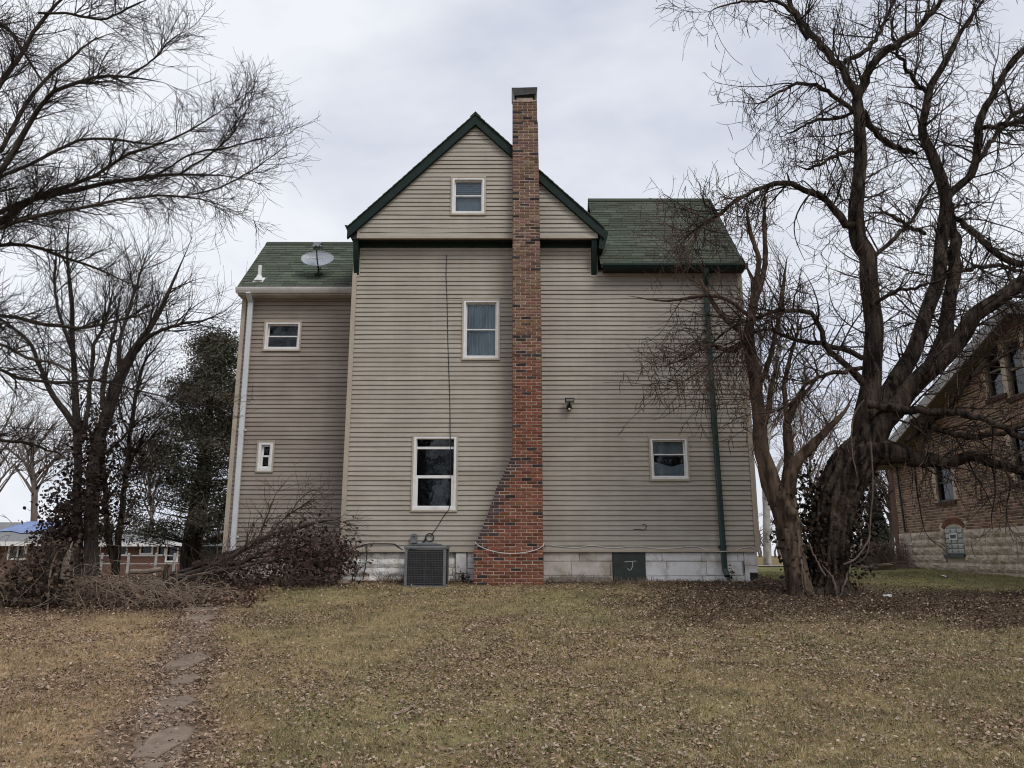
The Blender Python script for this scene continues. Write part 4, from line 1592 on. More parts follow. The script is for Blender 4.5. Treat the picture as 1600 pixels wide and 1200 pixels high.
# floodlight
fp = at(889, 632, YW)
fl = empty('floodlight', (fp.x, YW - .02, fp.z))
tag(fl, 'black motion floodlight on the siding right of the chimney', 'floodlight')
mb = MB(); mb.tube([(fp.x, YW - .022, fp.z - .06), (fp.x, YW - .06, fp.z - .06)], [.06, .055], 14); mb.build('mount', M['metal_dark'], fl)
mb = MB()
c = Vector((fp.x + .0, YW - .17, fp.z + .045))
for (sx, z0, z1, y0, y1) in ((.085, -.05, .05, -.06, .05),):
    mb.prism_yz([(c.y - .10, c.z + .045), (c.y + .04, c.z + .065), (c.y + .05, c.z - .03), (c.y - .06, c.z - .045)], c.x - .095, c.x + .095)
mb.tube([(fp.x, YW - .05, fp.z - .04), (fp.x, YW - .13, fp.z + .02)], .018, 8)
mb.build('lamp_head', M['black'], fl)
mb = MB(); mb.quad((c.x - .08, c.y - .092, c.z + .026), (c.x + .08, c.y - .092, c.z + .026), (c.x + .08, c.y - .072, c.z - .026), (c.x - .08, c.y - .072, c.z - .026)); mb.build('lens', M['glassblock'], fl, recalc=False)
mb = MB()
mb.tube([(fp.x - .005, YW - .05, fp.z - .09), (fp.x - .005, YW - .11, fp.z - .115), (fp.x - .005, YW - .15, fp.z - .135)], [.03, .045, .036], 12)
mb.build('sensor', M['black'], fl)
mb = MB(); mb.tube([(fp.x - .005, YW - .145, fp.z - .13), (fp.x - .005, YW - .165, fp.z - .142)], [.03, .012], 10); mb.build('sensor_lens', M['white'], fl)

# stepping stones of the garden path (sunk in bare soil)
pm = MB()
ys = np.linspace(PY_[0] - .6, PY_[-1] + .5, 60)
for i in range(len(ys) - 1):
    rows = []
    for y in (ys[i], ys[i + 1]):
        pc = float(np.interp(y, PY_, PX_))
        wv = .30 + .06 * math.sin(y * 3.1)
        rows.append([(pc + q * wv, y, gzf(pc + q * wv, y) + .028 * (float(vnoise(pc + q * wv, y, 4.5, 6)) - .5) + .006 - .02 * (abs(q) > .9)) for q in (-1, -.5, 0, .5, 1)])
    for k in range(4):
        pm.quad(rows[0][k], rows[0][k + 1], rows[1][k + 1], rows[1][k])
M['path_soil'] = mat('path_soil', (0.165, 0.118, 0.086), (0.26, 0.195, 0.145), scale=14, detail=8, rough=1.0, bump=1.0, bscale=40, bdist=.02)
path = pm.build('path', M['path_soil'], recalc=False)
tag(path, kind='structure')
STONES = [(320, 934, 64, 12), (316, 951, 70, 12), (311, 968, 62, 11), (293, 1036, 56, 27), (289, 1065, 46, 16), (272, 1104, 60, 26), (258, 1162, 74, 52), (246, 1203, 60, 12)]
for (px, py, wp, hp) in STONES:
    c = ground_at(px, py)
    p0, p1 = ground_at(px, py + hp / 2 if py + hp / 2 < 1215 else 1215), ground_at(px, py - hp / 2)
    hx = .9 * wp / 2 / pxm(px, py, c.y)
    hy = (p1.y - p0.y) / 2
    n_ = 13
    rad = [1 + random.uniform(-.22, .12) for _ in range(n_)]
    ringo = []
    for i in range(n_):
        t = 2 * math.pi * i / n_
        ct, st = math.cos(t), math.sin(t)
        q = 1 / max(abs(ct) ** 3 + abs(st) ** 3, .3) ** (1 / 3)
        x, y = c.x + hx * ct * q * rad[i], c.y + hy * st * q * rad[i]
        ringo.append((x, y))
    mb = MB()
    top = [(x, y, gzf(x, y) + .018 + random.uniform(-.006, .006)) for x, y in ringo]
    inn = [(c.x + (x - c.x) * .9, c.y + (y - c.y) * .9, gzf(x, y) + .026 + random.uniform(-.005, .005)) for x, y in ringo]
    bt = [(x, y, gzf(x, y) - .04) for x, y in ringo]
    mb.poly(inn)
    for i in range(n_):
        j = (i + 1) % n_
        mb.quad(top[i], top[j], inn[j], inn[i]); mb.quad(bt[i], bt[j], top[j], top[i])
    mb.build('stone', M['stone'], path)

# ================================================================== NEIGHBOURING BRICK HOUSE
bh = empty('brick_house', (12.5, 17.5, 1.15))
tag(bh, 'brown brick gabled house behind the crooked tree with rock-faced block base', 'house')
# wall plane: through (BXO, 22) heading back and a touch outward
BXO, BSL = 11.40, .055
YFAR, YNEAR = 23.15, 12.2


def wx(y):
    return BXO + BSL * (y - 22)


def onwall(px, py, off=0.0):
    d = ray(px, py)
    # (k*dx) = BXO + BSL*(k*dy-22)
    k = (BXO + off - 22 * BSL) / (d[0] - BSL * d[1])
    return (d[1] * k, EYE + d[2] * k)          # (y, z)


ZF = onwall(1430, 833)[1]
ra, rb = onwall(1473, 590, -.5), onwall(1522, 525, -.5)
rsl = (rb[1] - ra[1]) / (ra[0] - rb[0])        # z rises as y falls
YAP = onwall(1583, 470)[0] - .2
ZAP = rb[1] + rsl * (rb[0] - YAP)


def rake_z(y):
    return ZAP - abs(y - YAP) * rsl


ZEV = max(rake_z(YFAR), ZF + 1.5)
bw = empty('brick_wall', (wx(18), 18, ZF), bh)
# windows on that wall: (y0,y1,z0,z1)
def wrect(px0, py0, px1, py1):
    a, b_ = onwall(px0, (py0 + py1) / 2), onwall(px1, (py0 + py1) / 2)
    m_ = (px0 + px1) / 2
    return (b_[0], a[0], onwall(m_, py1)[1], onwall(m_, py0)[1])


BWIN = [wrect(1461, 722, 1487, 784), wrect(1579, 655, 1640, 752), wrect(1537, 536, 1563, 622), wrect(1570, 528, 1598, 620)]
BBASE = wrect(1478, 826, 1506, 866)
mb = MB()
# mortar backing, in strips with openings
zs = sorted(set([ZF, ZAP - .05] + [q for r_ in BWIN for q in (r_[2], r_[3])] + list(np.arange(ZF, ZAP, .3))))
def ylim(z):
    if z <= ZEV: return YNEAR, YFAR
    dd = (ZAP - z) / rsl
    return max(YAP - dd, YNEAR), min(YAP + dd, YFAR)
def strip(mb, y0, y1, z0, z1, off=.012):
    n = len(mb.v)
    mb.v += [(wx(y0) + off, y0, z0), (wx(y1) + off, y1, z0), (wx(y1) + off, y1, z1), (wx(y0) + off, y0, z1),
             (wx(y0) + .3, y0, z0), (wx(y1) + .3, y1, z0), (wx(y1) + .3, y1, z1), (wx(y0) + .3, y0, z1)]
    for f in ((0, 1, 2, 3), (4, 7, 6, 5), (0, 4, 5, 1), (3, 2, 6, 7), (0, 3, 7, 4), (1, 5, 6, 2)):
        mb.f.append(tuple(n + q for q in f)); mb.m.append(0)
for a, b_ in zip(zs[:-1], zs[1:]):
    if b_ - a < .005: continue
    y0, y1 = ylim((a + b_) / 2)
    hs = [(r_[0], r_[1]) for r_ in BWIN if r_[2] < (a + b_) / 2 < r_[3]]
    for p, q in cut(y0, y1, hs):
        strip(mb, p, q, a, b_)
mb.build('mortar_core', M['mortar_tan'], bw)
# bricks
WBL = .2
WBM = []
for i in range(8):
    st = random.getstate(); random.seed(300 + i)
    b_ = MB()
    n = 0
    j = lambda: random.uniform(-.003, .003)
    # long axis along y, face towards -x
    e = .006
    vs = []
    for (x, q) in ((0, e), (e, 0), (.06, 0)):
        for (y, z) in ((-WBL / 2 + q, -.028 + q), (WBL / 2 - q, -.028 + q), (WBL / 2 - q, .028 - q), (-WBL / 2 + q, .028 - q)):
            vs.append((x + j(), y + j(), z + j()))
    fs = [(0, 1, 2, 3)]
    for k in (0, 4):
        for a in range(4):
            c = (a + 1) % 4
            fs.append((k + a, k + 4 + a, k + 4 + c, k + c))
    fs = [f[::-1] for f in fs]
    me = bpy.data.meshes.new('brick'); me.from_pydata(vs, [], fs); me.materials.append(M['brick'])
    WBM.append((me, vs, fs))
    random.setstate(st)
rnd = random.Random(9)
cand = []
z = ZF + .005
row = 0
CW = .0715
while z + CW < ZAP:
    zc = z + CW / 2
    y0, y1 = ylim(zc + .02)
    y = y0 + (0 if row % 2 else -.16)
    k = 0
    while y < y1:
        L_ = .205 if (k + row) % 2 == 0 else .105
        L_ = .205 if rnd.random() < .72 else .105
        a, b_ = max(y, y0), min(y + L_, y1)
        y += L_ + .012
        k += 1
        bad = any(r_[0] - .01 < b_ and a < r_[1] + .01 and r_[2] - .03 < zc < r_[3] + .03 for r_ in BWIN)
        if BBASE[0] - .12 < b_ and a < BBASE[1] + .12 and zc < BBASE[3] + .16: bad = True
        if b_ - a < .05 or bad: continue
        dark = L_ < .15 and rnd.random() < .8
        c = np.array([.40, .265, .205]) * rnd.uniform(.72, 1.2) * np.array([1, rnd.uniform(.9, 1.12), rnd.uniform(.85, 1.1)])
        if dark: c = np.array([.19, .125, .10]) * rnd.uniform(.7, 1.5)
        elif rnd.random() < .25: c = c * .62
        cand.append((a, b_, zc, c))
    z += CW
    row += 1
# the 300 nearest in view (right edge of the frame, below the boughs) are single bricks
def vis_rank(q):
    yy = (q[0] + q[1]) / 2
    px = 800 + FPX * wx(yy) / (yy * CP + (q[2] - EYE) * SP)
    return (0 if px < 1598 and q[2] < onwall(1550, 755)[1] else 1, yy)
cand.sort(key=vis_rank)
sv, sf, sc = [], [], []
ang = math.atan(BSL)
for i, (a, b_, zc, c) in enumerate(cand):
    yc = (a + b_) / 2
    me, vs, fs = WBM[rnd.randrange(8)]
    s_ = (b_ - a) / WBL
    rl = rnd.uniform(-.004, .004)
    if i < 300:
        o = link('brick', me, bw, (wx(yc) + rl, yc, zc))
        o.scale = (1, s_, 1)
        o.color = (*c, 1)
    else:
        k = len(sv)
        sv += [(wx(yc) + rl + v[0], yc + v[1] * s_, zc + v[2]) for v in vs]
        sf += [tuple(k + q for q in f) for f in fs]
        sc += [(*c, 1)] * len(vs)
b_ = MB(); b_.v, b_.f, b_.m, b_.c = sv, sf, [0] * len(sf), sc
o = b_.build('brick_courses', M['brick_mass'], bw, recalc=False); o['kind'] = 'stuff'
# rock-faced blocks
bf = empty('block_base', (wx(18), 18, 1.0), bh)
mb = MB(); strip(mb, YNEAR, YFAR, .6, ZF - .002, off=.03); mb.build('foundation_core', M['mortar_tan'], bf)
rnd = random.Random(4)
hb = (ZF - 1.17) / 5
for i in range(6):
    zt_ = ZF - i * hb
    za, zb = (zt_ - hb + .006, zt_) if i < 5 else (.8, 1.165)
    y = YNEAR - (i % 2) * .2
    while y < YFAR:
        L_ = rnd.choice([.4, .405, .41, .82])
        a, e = max(y, YNEAR) + .004, min(y + L_, YFAR + .02) - .004
        y += L_
        if e - a < .06: continue
        if BBASE[0] - .02 < e and a < BBASE[1] + .02 and zb > BBASE[2] - .05:
            if a < BBASE[0] - .1: e = BBASE[0] - .03
            elif e > BBASE[1] + .1: a = BBASE[1] + .03
            else: continue
        mb = MB()
        if i == 5:
            vs = [(wx(a), a, za), (wx(e), e, za), (wx(e), e, zb), (wx(a), a, zb)]
            mb.quad(*[(x - .01, yy, zz) for x, yy, zz in vs]); mb.build('block', M['stone_block'], bf, recalc=False); continue
        nu, nv = 6, 4
        gr = []
        for p in range(nu):
            for q in range(nv):
                u, v = p / (nu - 1), q / (nv - 1)
                edge = 0 < p < nu - 1 and 0 < q < nv - 1
                off = -(.012 + (.03 + rnd.uniform(-.014, .02) if edge else 0))
                yy = a + (e - a) * u + (rnd.uniform(-.01, .01) if edge else 0)
                gr.append((wx(yy) + off, yy, za + (zb - za) * v))
        mb.v = gr
        for p in range(nu - 1):
            for q in range(nv - 1):
                mb.f.append((p * nv + q, p * nv + q + 1, (p + 1) * nv + q + 1, (p + 1) * nv + q)); mb.m.append(0)
        n = len(mb.v)
        mb.v += [(wx(a) + .03, a, za), (wx(e) + .03, e, za), (wx(e) + .03, e, zb), (wx(a) + .03, a, zb), (wx(a) - .012, a, za), (wx(e) - .012, e, za), (wx(e) - .012, e, zb), (wx(a) - .012, a, zb)]
        for f in ((0, 1, 5, 4), (1, 2, 6, 5), (2, 3, 7, 6), (3, 0, 4, 7)):
            mb.f.append(tuple(n + q for q in f)); mb.m.append(0)
        mb.build('block', M['stone_block'], bf, recalc=True)
# far corner, back wall, right wall
mb = MB()
mb.box(wx(YFAR) - .0, wx(YFAR) + 9, YFAR + .001, YFAR + .3, .6, ZEV)
mb.build('end_wall', M['far_brick'], bh)
mb = MB(); mb.box(wx(YNEAR) + .31, wx(YNEAR) + 9, YNEAR, YNEAR + .3, .6, ZEV); mb.build('end_wall', M['far_brick'], bh)
# windows
for i, r_ in enumerate(BWIN):
    mb = MB()
    y0, y1, z0, z1 = r_
    fw = .055
    def bar(mb, ya, yb, za, zb, d0=.06, d1=.14):
        n = len(mb.v)
        mb.v += [(wx(ya) + d0, ya, za), (wx(yb) + d0, yb, za), (wx(yb) + d0, yb, zb), (wx(ya) + d0, ya, zb), (wx(ya) + d1, ya, za), (wx(yb) + d1, yb, za), (wx(yb) + d1, yb, zb), (wx(ya) + d1, ya, zb)]
        for f in ((0, 1, 2, 3), (4, 7, 6, 5), (0, 4, 5, 1), (3, 2, 6, 7), (0, 3, 7, 4), (1, 5, 6, 2)):
            mb.f.append(tuple(n + q for q in f)); mb.m.append(0)
    bar(mb, y0, y0 + fw, z0, z1); bar(mb, y1 - fw, y1, z0, z1); bar(mb, y0 + fw, y1 - fw, z1 - fw, z1); bar(mb, y0 + fw, y1 - fw, z0, z0 + fw)
    zm = (z0 + z1) / 2
    bar(mb, y0 + fw, y1 - fw, zm - .025, zm + .025, .08, .13)
    wn = mb.build('window', M['wood_grey'] if i != 0 else M['metal_dark'], bh)
    mb = MB(); bar(mb, y0 + fw, y1 - fw, z0 + fw, z1 - fw, .115, .118); mb.build('pane', M['glass'], wn)
    mb = MB()
    if i >= 2:
        for (fa, fb) in ((.05, .42), (.58, .95)):
            ya, yb = y0 + (y1 - y0) * fa, y0 + (y1 - y0) * fb
            n = 8
            for k in range(n):
                p, q = ya + (yb - ya) * k / n, ya + (yb - ya) * (k + 1) / n
                mb.quad((wx(p) + .22 + .015 * (k % 2), p, z0), (wx(q) + .22 + .015 * ((k + 1) % 2), q, z0), (wx(q) + .22, q, z1), (wx(p) + .22, p, z1))
        mb.build('curtain', M['curtain_blue'], wn, recalc=False)
        mb = MB()
    mb.quad((wx(y0) + .5, y0 - .1, z0 - .1), (wx(y1) + .5, y1 + .1, z0 - .1), (wx(y1) + .5, y1 + .1, z1 + .1), (wx(y0) + .5, y0 - .1, z1 + .1))
    mb.build('window_backing', M['blind'] if i == 0 else M['room'], wn, recalc=False)  # pale backing on the first window, painted indoor darkness on the rest
    # brick sill
    n_ = int((y1 - y0 + .24) / .075)
    for k in range(n_):
        mb = MB(); ya = y0 - .12 + k * .075
        bar(mb, ya, ya + .066, z0 - .10, z0 - .005, -.05, .10)
        o = mb.build('sill_brick', M['brick'], wn); o.color = (*(np.array([.13, .075, .06]) * rnd.uniform(.7, 1.3)), 1)
# glass-block basement window with vent, arch and sill
y0, y1, z0, z1 = BBASE
mb = MB()
ym = (y0 + y1) / 2
n_ = 8
prof = [(y0, z0), (y1, z0), (y1, z1 - .04)] + [(ym + (y1 - y0) / 2 * math.cos(t), z1 - .04 + .10 * math.sin(t)) for t in np.linspace(.3, math.pi - .3, n_)] + [(y0, z1 - .04)]
mb.poly([(wx(y) + .012, y, z) for y, z in prof][::-1])
gw = mb.build('basement_window', M['glassblock'], bh, recalc=False)
for i in range(3):
    for j in range(5):
        a, e = y0 + (y1 - y0) * i / 3 + .012, y0 + (y1 - y0) * (i + 1) / 3 - .012
        za, zb = z0 + (z1 - z0) * j / 5 + .01, z0 + (z1 - z0) * (j + 1) / 5 - .01
        if i == 1 and j == 3: continue
        mb = MB()
        q = .02
        vs = [(wx(a) - .0, a, za), (wx(e) - .0, e, za), (wx(e), e, zb), (wx(a), a, zb), (wx(a) - .012, a + q, za + q), (wx(e) - .012, e - q, za + q), (wx(e) - .012, e - q, zb - q), (wx(a) - .012, a + q, zb - q)]
        mb.v = vs
        for f in ((4, 7, 6, 5), (0, 4, 5, 1), (1, 5, 6, 2), (2, 6, 7, 3), (3, 7, 4, 0)):
            mb.f.append(f); mb.m.append(0)
        mb.build('glass_brick', M['glassblock'], gw, recalc=False)
va, ve, vz0, vz1 = ym - .19, ym + .19, z0 + (z1 - z0) * .56, z0 + (z1 - z0) * .82
mb = MB()
bar(mb, va, ve, vz0, vz0 + .035, -.03, .02); bar(mb, va, ve, vz1 - .035, vz1, -.03, .02); bar(mb, va, va + .04, vz0 + .035, vz1 - .035, -.03, .02); bar(mb, ve - .04, ve, vz0 + .035, vz1 - .035, -.03, .02)
mb.build('vent_frame', M['white'], gw)
mb = MB(); bar(mb, va + .04, ve - .04, vz0 + .035, vz1 - .035, -.016, -.01); mb.build('vent_screen', M['metal_dark'], gw)
mb = MB(); bar(mb, y0 - .06, y1 + .06, z0 - .09, z0 - .006, -.07, .05); mb.build('sill', M['metal_dark'], gw)
for k in range(13):
    t = .35 + (math.pi - .7) * k / 12
    mb = MB()
    hw = (y1 - y0) / 2 + .03
    for rr in (0,):
        c0 = (ym + hw * math.cos(t) * 1.02, z1 - .03 + .16 * math.sin(t))
        c1 = (ym + (hw + .10) * math.cos(t) * 1.05, z1 - .03 + .31 * math.sin(t))
        tx = (-.036 * abs(math.sin(t)) - .01, .02 * math.cos(t))
        pr = [(c0[0] - tx[0], c0[1] - tx[1]), (c0[0] + tx[0], c0[1] + tx[1]), (c1[0] + tx[0], c1[1] + tx[1]), (c1[0] - tx[0], c1[1] - tx[1])]
        f0 = [(wx(y) - .012, y, z) for y, z in pr]; f1 = [(wx(y) + .05, y, z) for y, z in pr]
        mb.poly(f0)
        for q in range(4): mb.quad(f0[q], f1[q], f1[(q + 1) % 4], f0[(q + 1) % 4])
    o = mb.build('arch_brick', M['brick'], gw); o.color = (*(np.array([.23, .10, .068]) * rnd.uniform(.8, 1.2)), 1)
# downpipe by the corner
mb = MB(); yy = 22.75
mb.tube([(wx(yy) - .05, yy, ZEV), (wx(yy) - .05, yy - .1, ZF + .05)], .03, 8); mb.build('downpipe', M['metal_dark'], bh)
mb = MB(); mb.box(wx(22.5) - .05, wx(22.5) + .05, 22.35, 22.6, .9, ZF + .01); mb.build('corner_pier', M['stone_block'], bh)
M['barge'] = mat('weathered_bargeboard', (0.36, 0.35, 0.33), (0.5, 0.49, 0.47), scale=3, rough=.6)
# roof: pale bargeboard with dark soffit, grey slopes
def roofpt(y, z, x): return (x, y, z)
for sgn in (1, -1):
    ye = YFAR + .12 if sgn > 0 else 2 * YAP - YFAR - .12
    ze = ZAP - abs(ye - YAP) * rsl
    x0_ = wx(19.5) - .5
    x1_ = wx(18) + 9
    mb = MB()
    prof = [(ye, ze + .08), (YAP, ZAP + .08), (YAP, ZAP - .02), (ye, ze - .02)]
    mb.prism_yz(prof, x0_ + .04, x1_); mb.build('roof', M['roof_grey'], bh)
    mb = MB(); mb.prism_yz([(ye, ze + .12), (YAP, ZAP + .12), (YAP, ZAP - .16), (ye, ze - .16)], x0_, x0_ + .039); mb.build('bargeboard', M['barge'], bh)
    mb = MB(); mb.prism_yz([(ye - sgn * .03, ze - .022), (YAP, ZAP - .022), (YAP, ZAP - .05), (ye - sgn * .03, ze - .05)], x0_ + .04, wx(18) + .2); mb.build('soffit', M['wood_grey'], bh)

# ================================================================== RANCH HOUSES, FENCE, BIN (down the slope, left)
def ranch(name_label, x0, x1, Y, D, eave_py, ridge_py, base_z, wins, tarp=False, hip=.0):
    root = empty('ranch_house', ((x0 + x1) / 2, Y, base_z))
    tag(root, name_label, 'house', 'ranch houses down the slope')
    ze = at(200, eave_py, Y).z
    zr = at(200, ridge_py, Y + D / 2).z
    mb = MB()
    hs = [(at(a, 860, Y).x, at(b_, 860, Y).x, at(200, d, Y).z, at(200, c, Y).z) for a, c, b_, d in wins]
    wall_panel(mb, Y, Y + .2, x0, x1, base_z, ze, hs)
    mb.box(x0, x0 + .2, Y + .201, Y + D, base_z, ze); mb.box(x1 - .2, x1, Y + .201, Y + D, base_z, ze); mb.box(x0, x1, Y + D + .01, Y + D + .2, base_z, ze)
    mb.build('wall', M['far_brick'], root)
    mb = MB()
    mb.prism_yz([(Y - .5, ze), (Y + D / 2, zr), (Y + D + .5, ze), (Y + D + .5, ze - .06), (Y + D / 2, zr - .07), (Y - .5, ze - .06)], x0 - .4, x1 + .4)
    rf_ = mb.build('roof', M['roof_grey'], root)
    mb = MB(); mb.box(x0 - .42, x1 + .42, Y - .53, Y - .502, ze - .2, ze + .02); mb.build('fascia', M['white'], root)
    if tarp:
        mb = MB()
        t0, t1 = .35, 1.0
        nseg = 8
        for i in range(nseg):
            xa = x1 - 3.6 + 3.2 * i / nseg; xb = x1 - 3.6 + 3.2 * (i + 1) / nseg
            s0 = .42 + .06 * math.sin(i); s1 = .42 + .06 * math.sin(i + 1)
            f = lambda x, s_: (x, Y - .5 + (D / 2 + .5) * s_, ze + (zr - ze) * s_ + .05)
            mb.quad(f(xa, s0), f(xb, s1), f(xb, 1), f(xa, 1))
        tp = mb.build('tarp', M['tarp'], None, origin=(x1 - 2, Y + 1, ze), recalc=False)
        tag(tp, 'bright blue tarp spread over the grey roof at far left', 'tarp')
    for h in hs:
        mb = MB(); t = .09
        mb.box(h[0] - t, h[1] + t, Y - .04, Y + .05, h[3], h[3] + t); mb.box(h[0] - t, h[1] + t, Y - .04, Y + .05, h[2] - t, h[2])
        mb.box(h[0] - t, h[0], Y - .04, Y + .05, h[2], h[3]); mb.box(h[1], h[1] + t, Y - .04, Y + .05, h[2], h[3])
        if h[1] - h[0] > .6:
            xm = (h[0] + h[1]) / 2; mb.box(xm - .03, xm + .03, Y - .02, Y + .05, h[2], h[3])
        wn = mb.build('window', M['white'], root)
        mb = MB(); mb.quad((h[0], Y + .1, h[2]), (h[1], Y + .1, h[2]), (h[1], Y + .1, h[3]), (h[0], Y + .1, h[3])); mb.build('pane', M['glass'], wn, recalc=False)
        mb = MB(); mb.quad((h[0], Y + .4, h[2]), (h[1], Y + .4, h[2]), (h[1], Y + .4, h[3]), (h[0], Y + .4, h[3])); mb.build('window_backing', M['room'], wn, recalc=False)  # last quad is a backing painted as indoor darkness
    return root


RY = 40.0
bz = gzf(-22, RY) - .05
ranch('low brick ranch house at far left under a blue tarp', at(-120, 850, RY).x, at(64, 850, RY).x, RY, 9, 847, 816, bz, [(16, 852, 40, 872)], tarp=True)
rh = ranch('low red brick ranch house with white framed windows seen behind the fence', at(128, 850, RY + 3).x, at(300, 850, RY + 3).x, RY + 3, 8, 848, 828, bz, [(221, 850, 237, 864), (248, 850, 257, 866), (262, 850, 277, 876), (186, 851, 197, 866)])
# white fence
M['fence_grey'] = mat('weathered_white_paint', (0.30, 0.30, 0.29), (0.42, 0.42, 0.41), scale=3, rough=.7)
fy = 33.0
fz = gzf(-17, fy)
fe = empty('fence', (at(210, 880, fy).x, fy, fz))
tag(fe, 'low white rail fence in front of the red brick ranch house', 'fence')
for px in (118, 158, 200, 243, 272):
    x = at(px, 880, fy).x
    mb = MB(); mb.box(x - .04, x + .04, fy - .04, fy + .04, fz - .1, at(px, 864, fy).z, bev=.01); mb.build('post', M['fence_grey'], fe)
for (pa, pb) in ((867, 869), (880, 881.5)):
    za, zb = at(200, pb, fy).z, at(200, pa, fy).z
    mb = MB(); mb.box(at(112, 880, fy).x, at(278, 880, fy).x, fy + .055, fy + .09, za, zb); mb.build('rail', M['fence_grey'], fe)
# green bin
by = 27.0
b0, b1 = at(304, 870, by), at(350, 870, by)
gbn = empty('waste_container', ((b0.x + b1.x) / 2, by, gzf(b0.x, by)))
tag(gbn, 'dark green waste container beyond the fallen branches, beside the tan house', 'container')
zt_ = at(325, 854, by).z
mb = MB(); mb.prism_yz([(by, gzf(b0.x, by)), (by - .12, zt_), (by + 1.1, zt_), (by + 1.0, gzf(b0.x, by))], b0.x, b1.x); mb.build('body', M['green_bin'], gbn)
mb = MB(); mb.prism_yz([(by - .18, zt_ + .01), (by + .5, zt_ + .13), (by + 1.15, zt_ + .01)], b0.x - .05, b1.x + .05); mb.build('lid', M['green_bin'], gbn)
for i in range(5):
    x = b0.x + (b1.x - b0.x) * (i + .5) / 5
    mb = MB(); mb.box(x - .03, x + .03, by - .11, by - .0, gzf(b0.x, by) + .15, zt_ - .1); mb.build('rib', M['green_bin'], gbn)

# ================================================================== TREES
def bark_trunk(name, P, Rr, m, parent, sides=28, K=70, ridge=.11, twist=.6, flare=0.0, seed=1, knots=0):
    """one thick limb with furrowed bark as real relief"""
    q = smooth_path(np.column_stack([P, Rr]), K)
    P_, r_ = q[:, :3], q[:, 3]
    V, F = tubes_np([(P_[None], np.ones((1, K)), sides)])
    V = V.reshape(K, sides, 3)
    th = np.arange(sides) * 2 * math.pi / sides
    h = np.concatenate([[0], np.cumsum(np.linalg.norm(np.diff(P_, axis=0), axis=1))])
    tt, hh = np.meshgrid(th, h)
    nf = max(4, sides // 6)
    warp = 2.4 * vnoise(np.cos(tt) * 1.5 + 7, hh * 1.6 + np.sin(tt) * 1.5, 1, seed) + 1.3 * vnoise(np.cos(tt) * 4 + 3, hh * 5 + np.sin(tt) * 4, 1, seed + 9)
    d = 1 + ridge * (np.abs(np.sin(tt * nf / 2 * 1.0 + twist * hh + warp)) ** .7 - .7) + ridge * .7 * (vnoise(np.cos(tt) * 5 + 5, hh * 2.0 + np.sin(tt) * 5, 1, seed + 3) - .5)
    d += .10 * ridge * rng.normal(0, 1, d.shape)
    if flare:
        d += flare * np.exp(-hh / .22) * (1 + .55 * np.sin(tt * 5 + seed))
    for k in range(knots):
        t0, h0 = rng.uniform(0, 6.28), rng.uniform(.25, h[-1] * .9)
        dt = np.minimum(np.abs(tt - t0), 2 * math.pi - np.abs(tt - t0))
        d += .28 * np.exp(-((dt / .45) ** 2 + ((hh - h0) / .11) ** 2))
    V = P_[:, None, :] + (V - P_[:, None, :]) * (r_[:, None, None] * d[:, :, None])
    return mesh_np(name, V.reshape(-1, 3), F, m, smooth=True, parent=parent)


WS = .80


def limb_obj(name, P, Rr, m, parent, sides=10):
    K = len(P)
    V, F = tubes_np([(P[None], Rr[None], sides)])
    V = V.reshape(K, sides, 3)
    d = 1 + .09 * rng.normal(0, 1, (K, sides))
    V = P[:, None, :] + (V - P[:, None, :]) * d[:, :, None]
    return mesh_np(name, V.reshape(-1, 3), F, m, smooth=True, parent=parent)


def cat(*a):
    return np.concatenate(a)


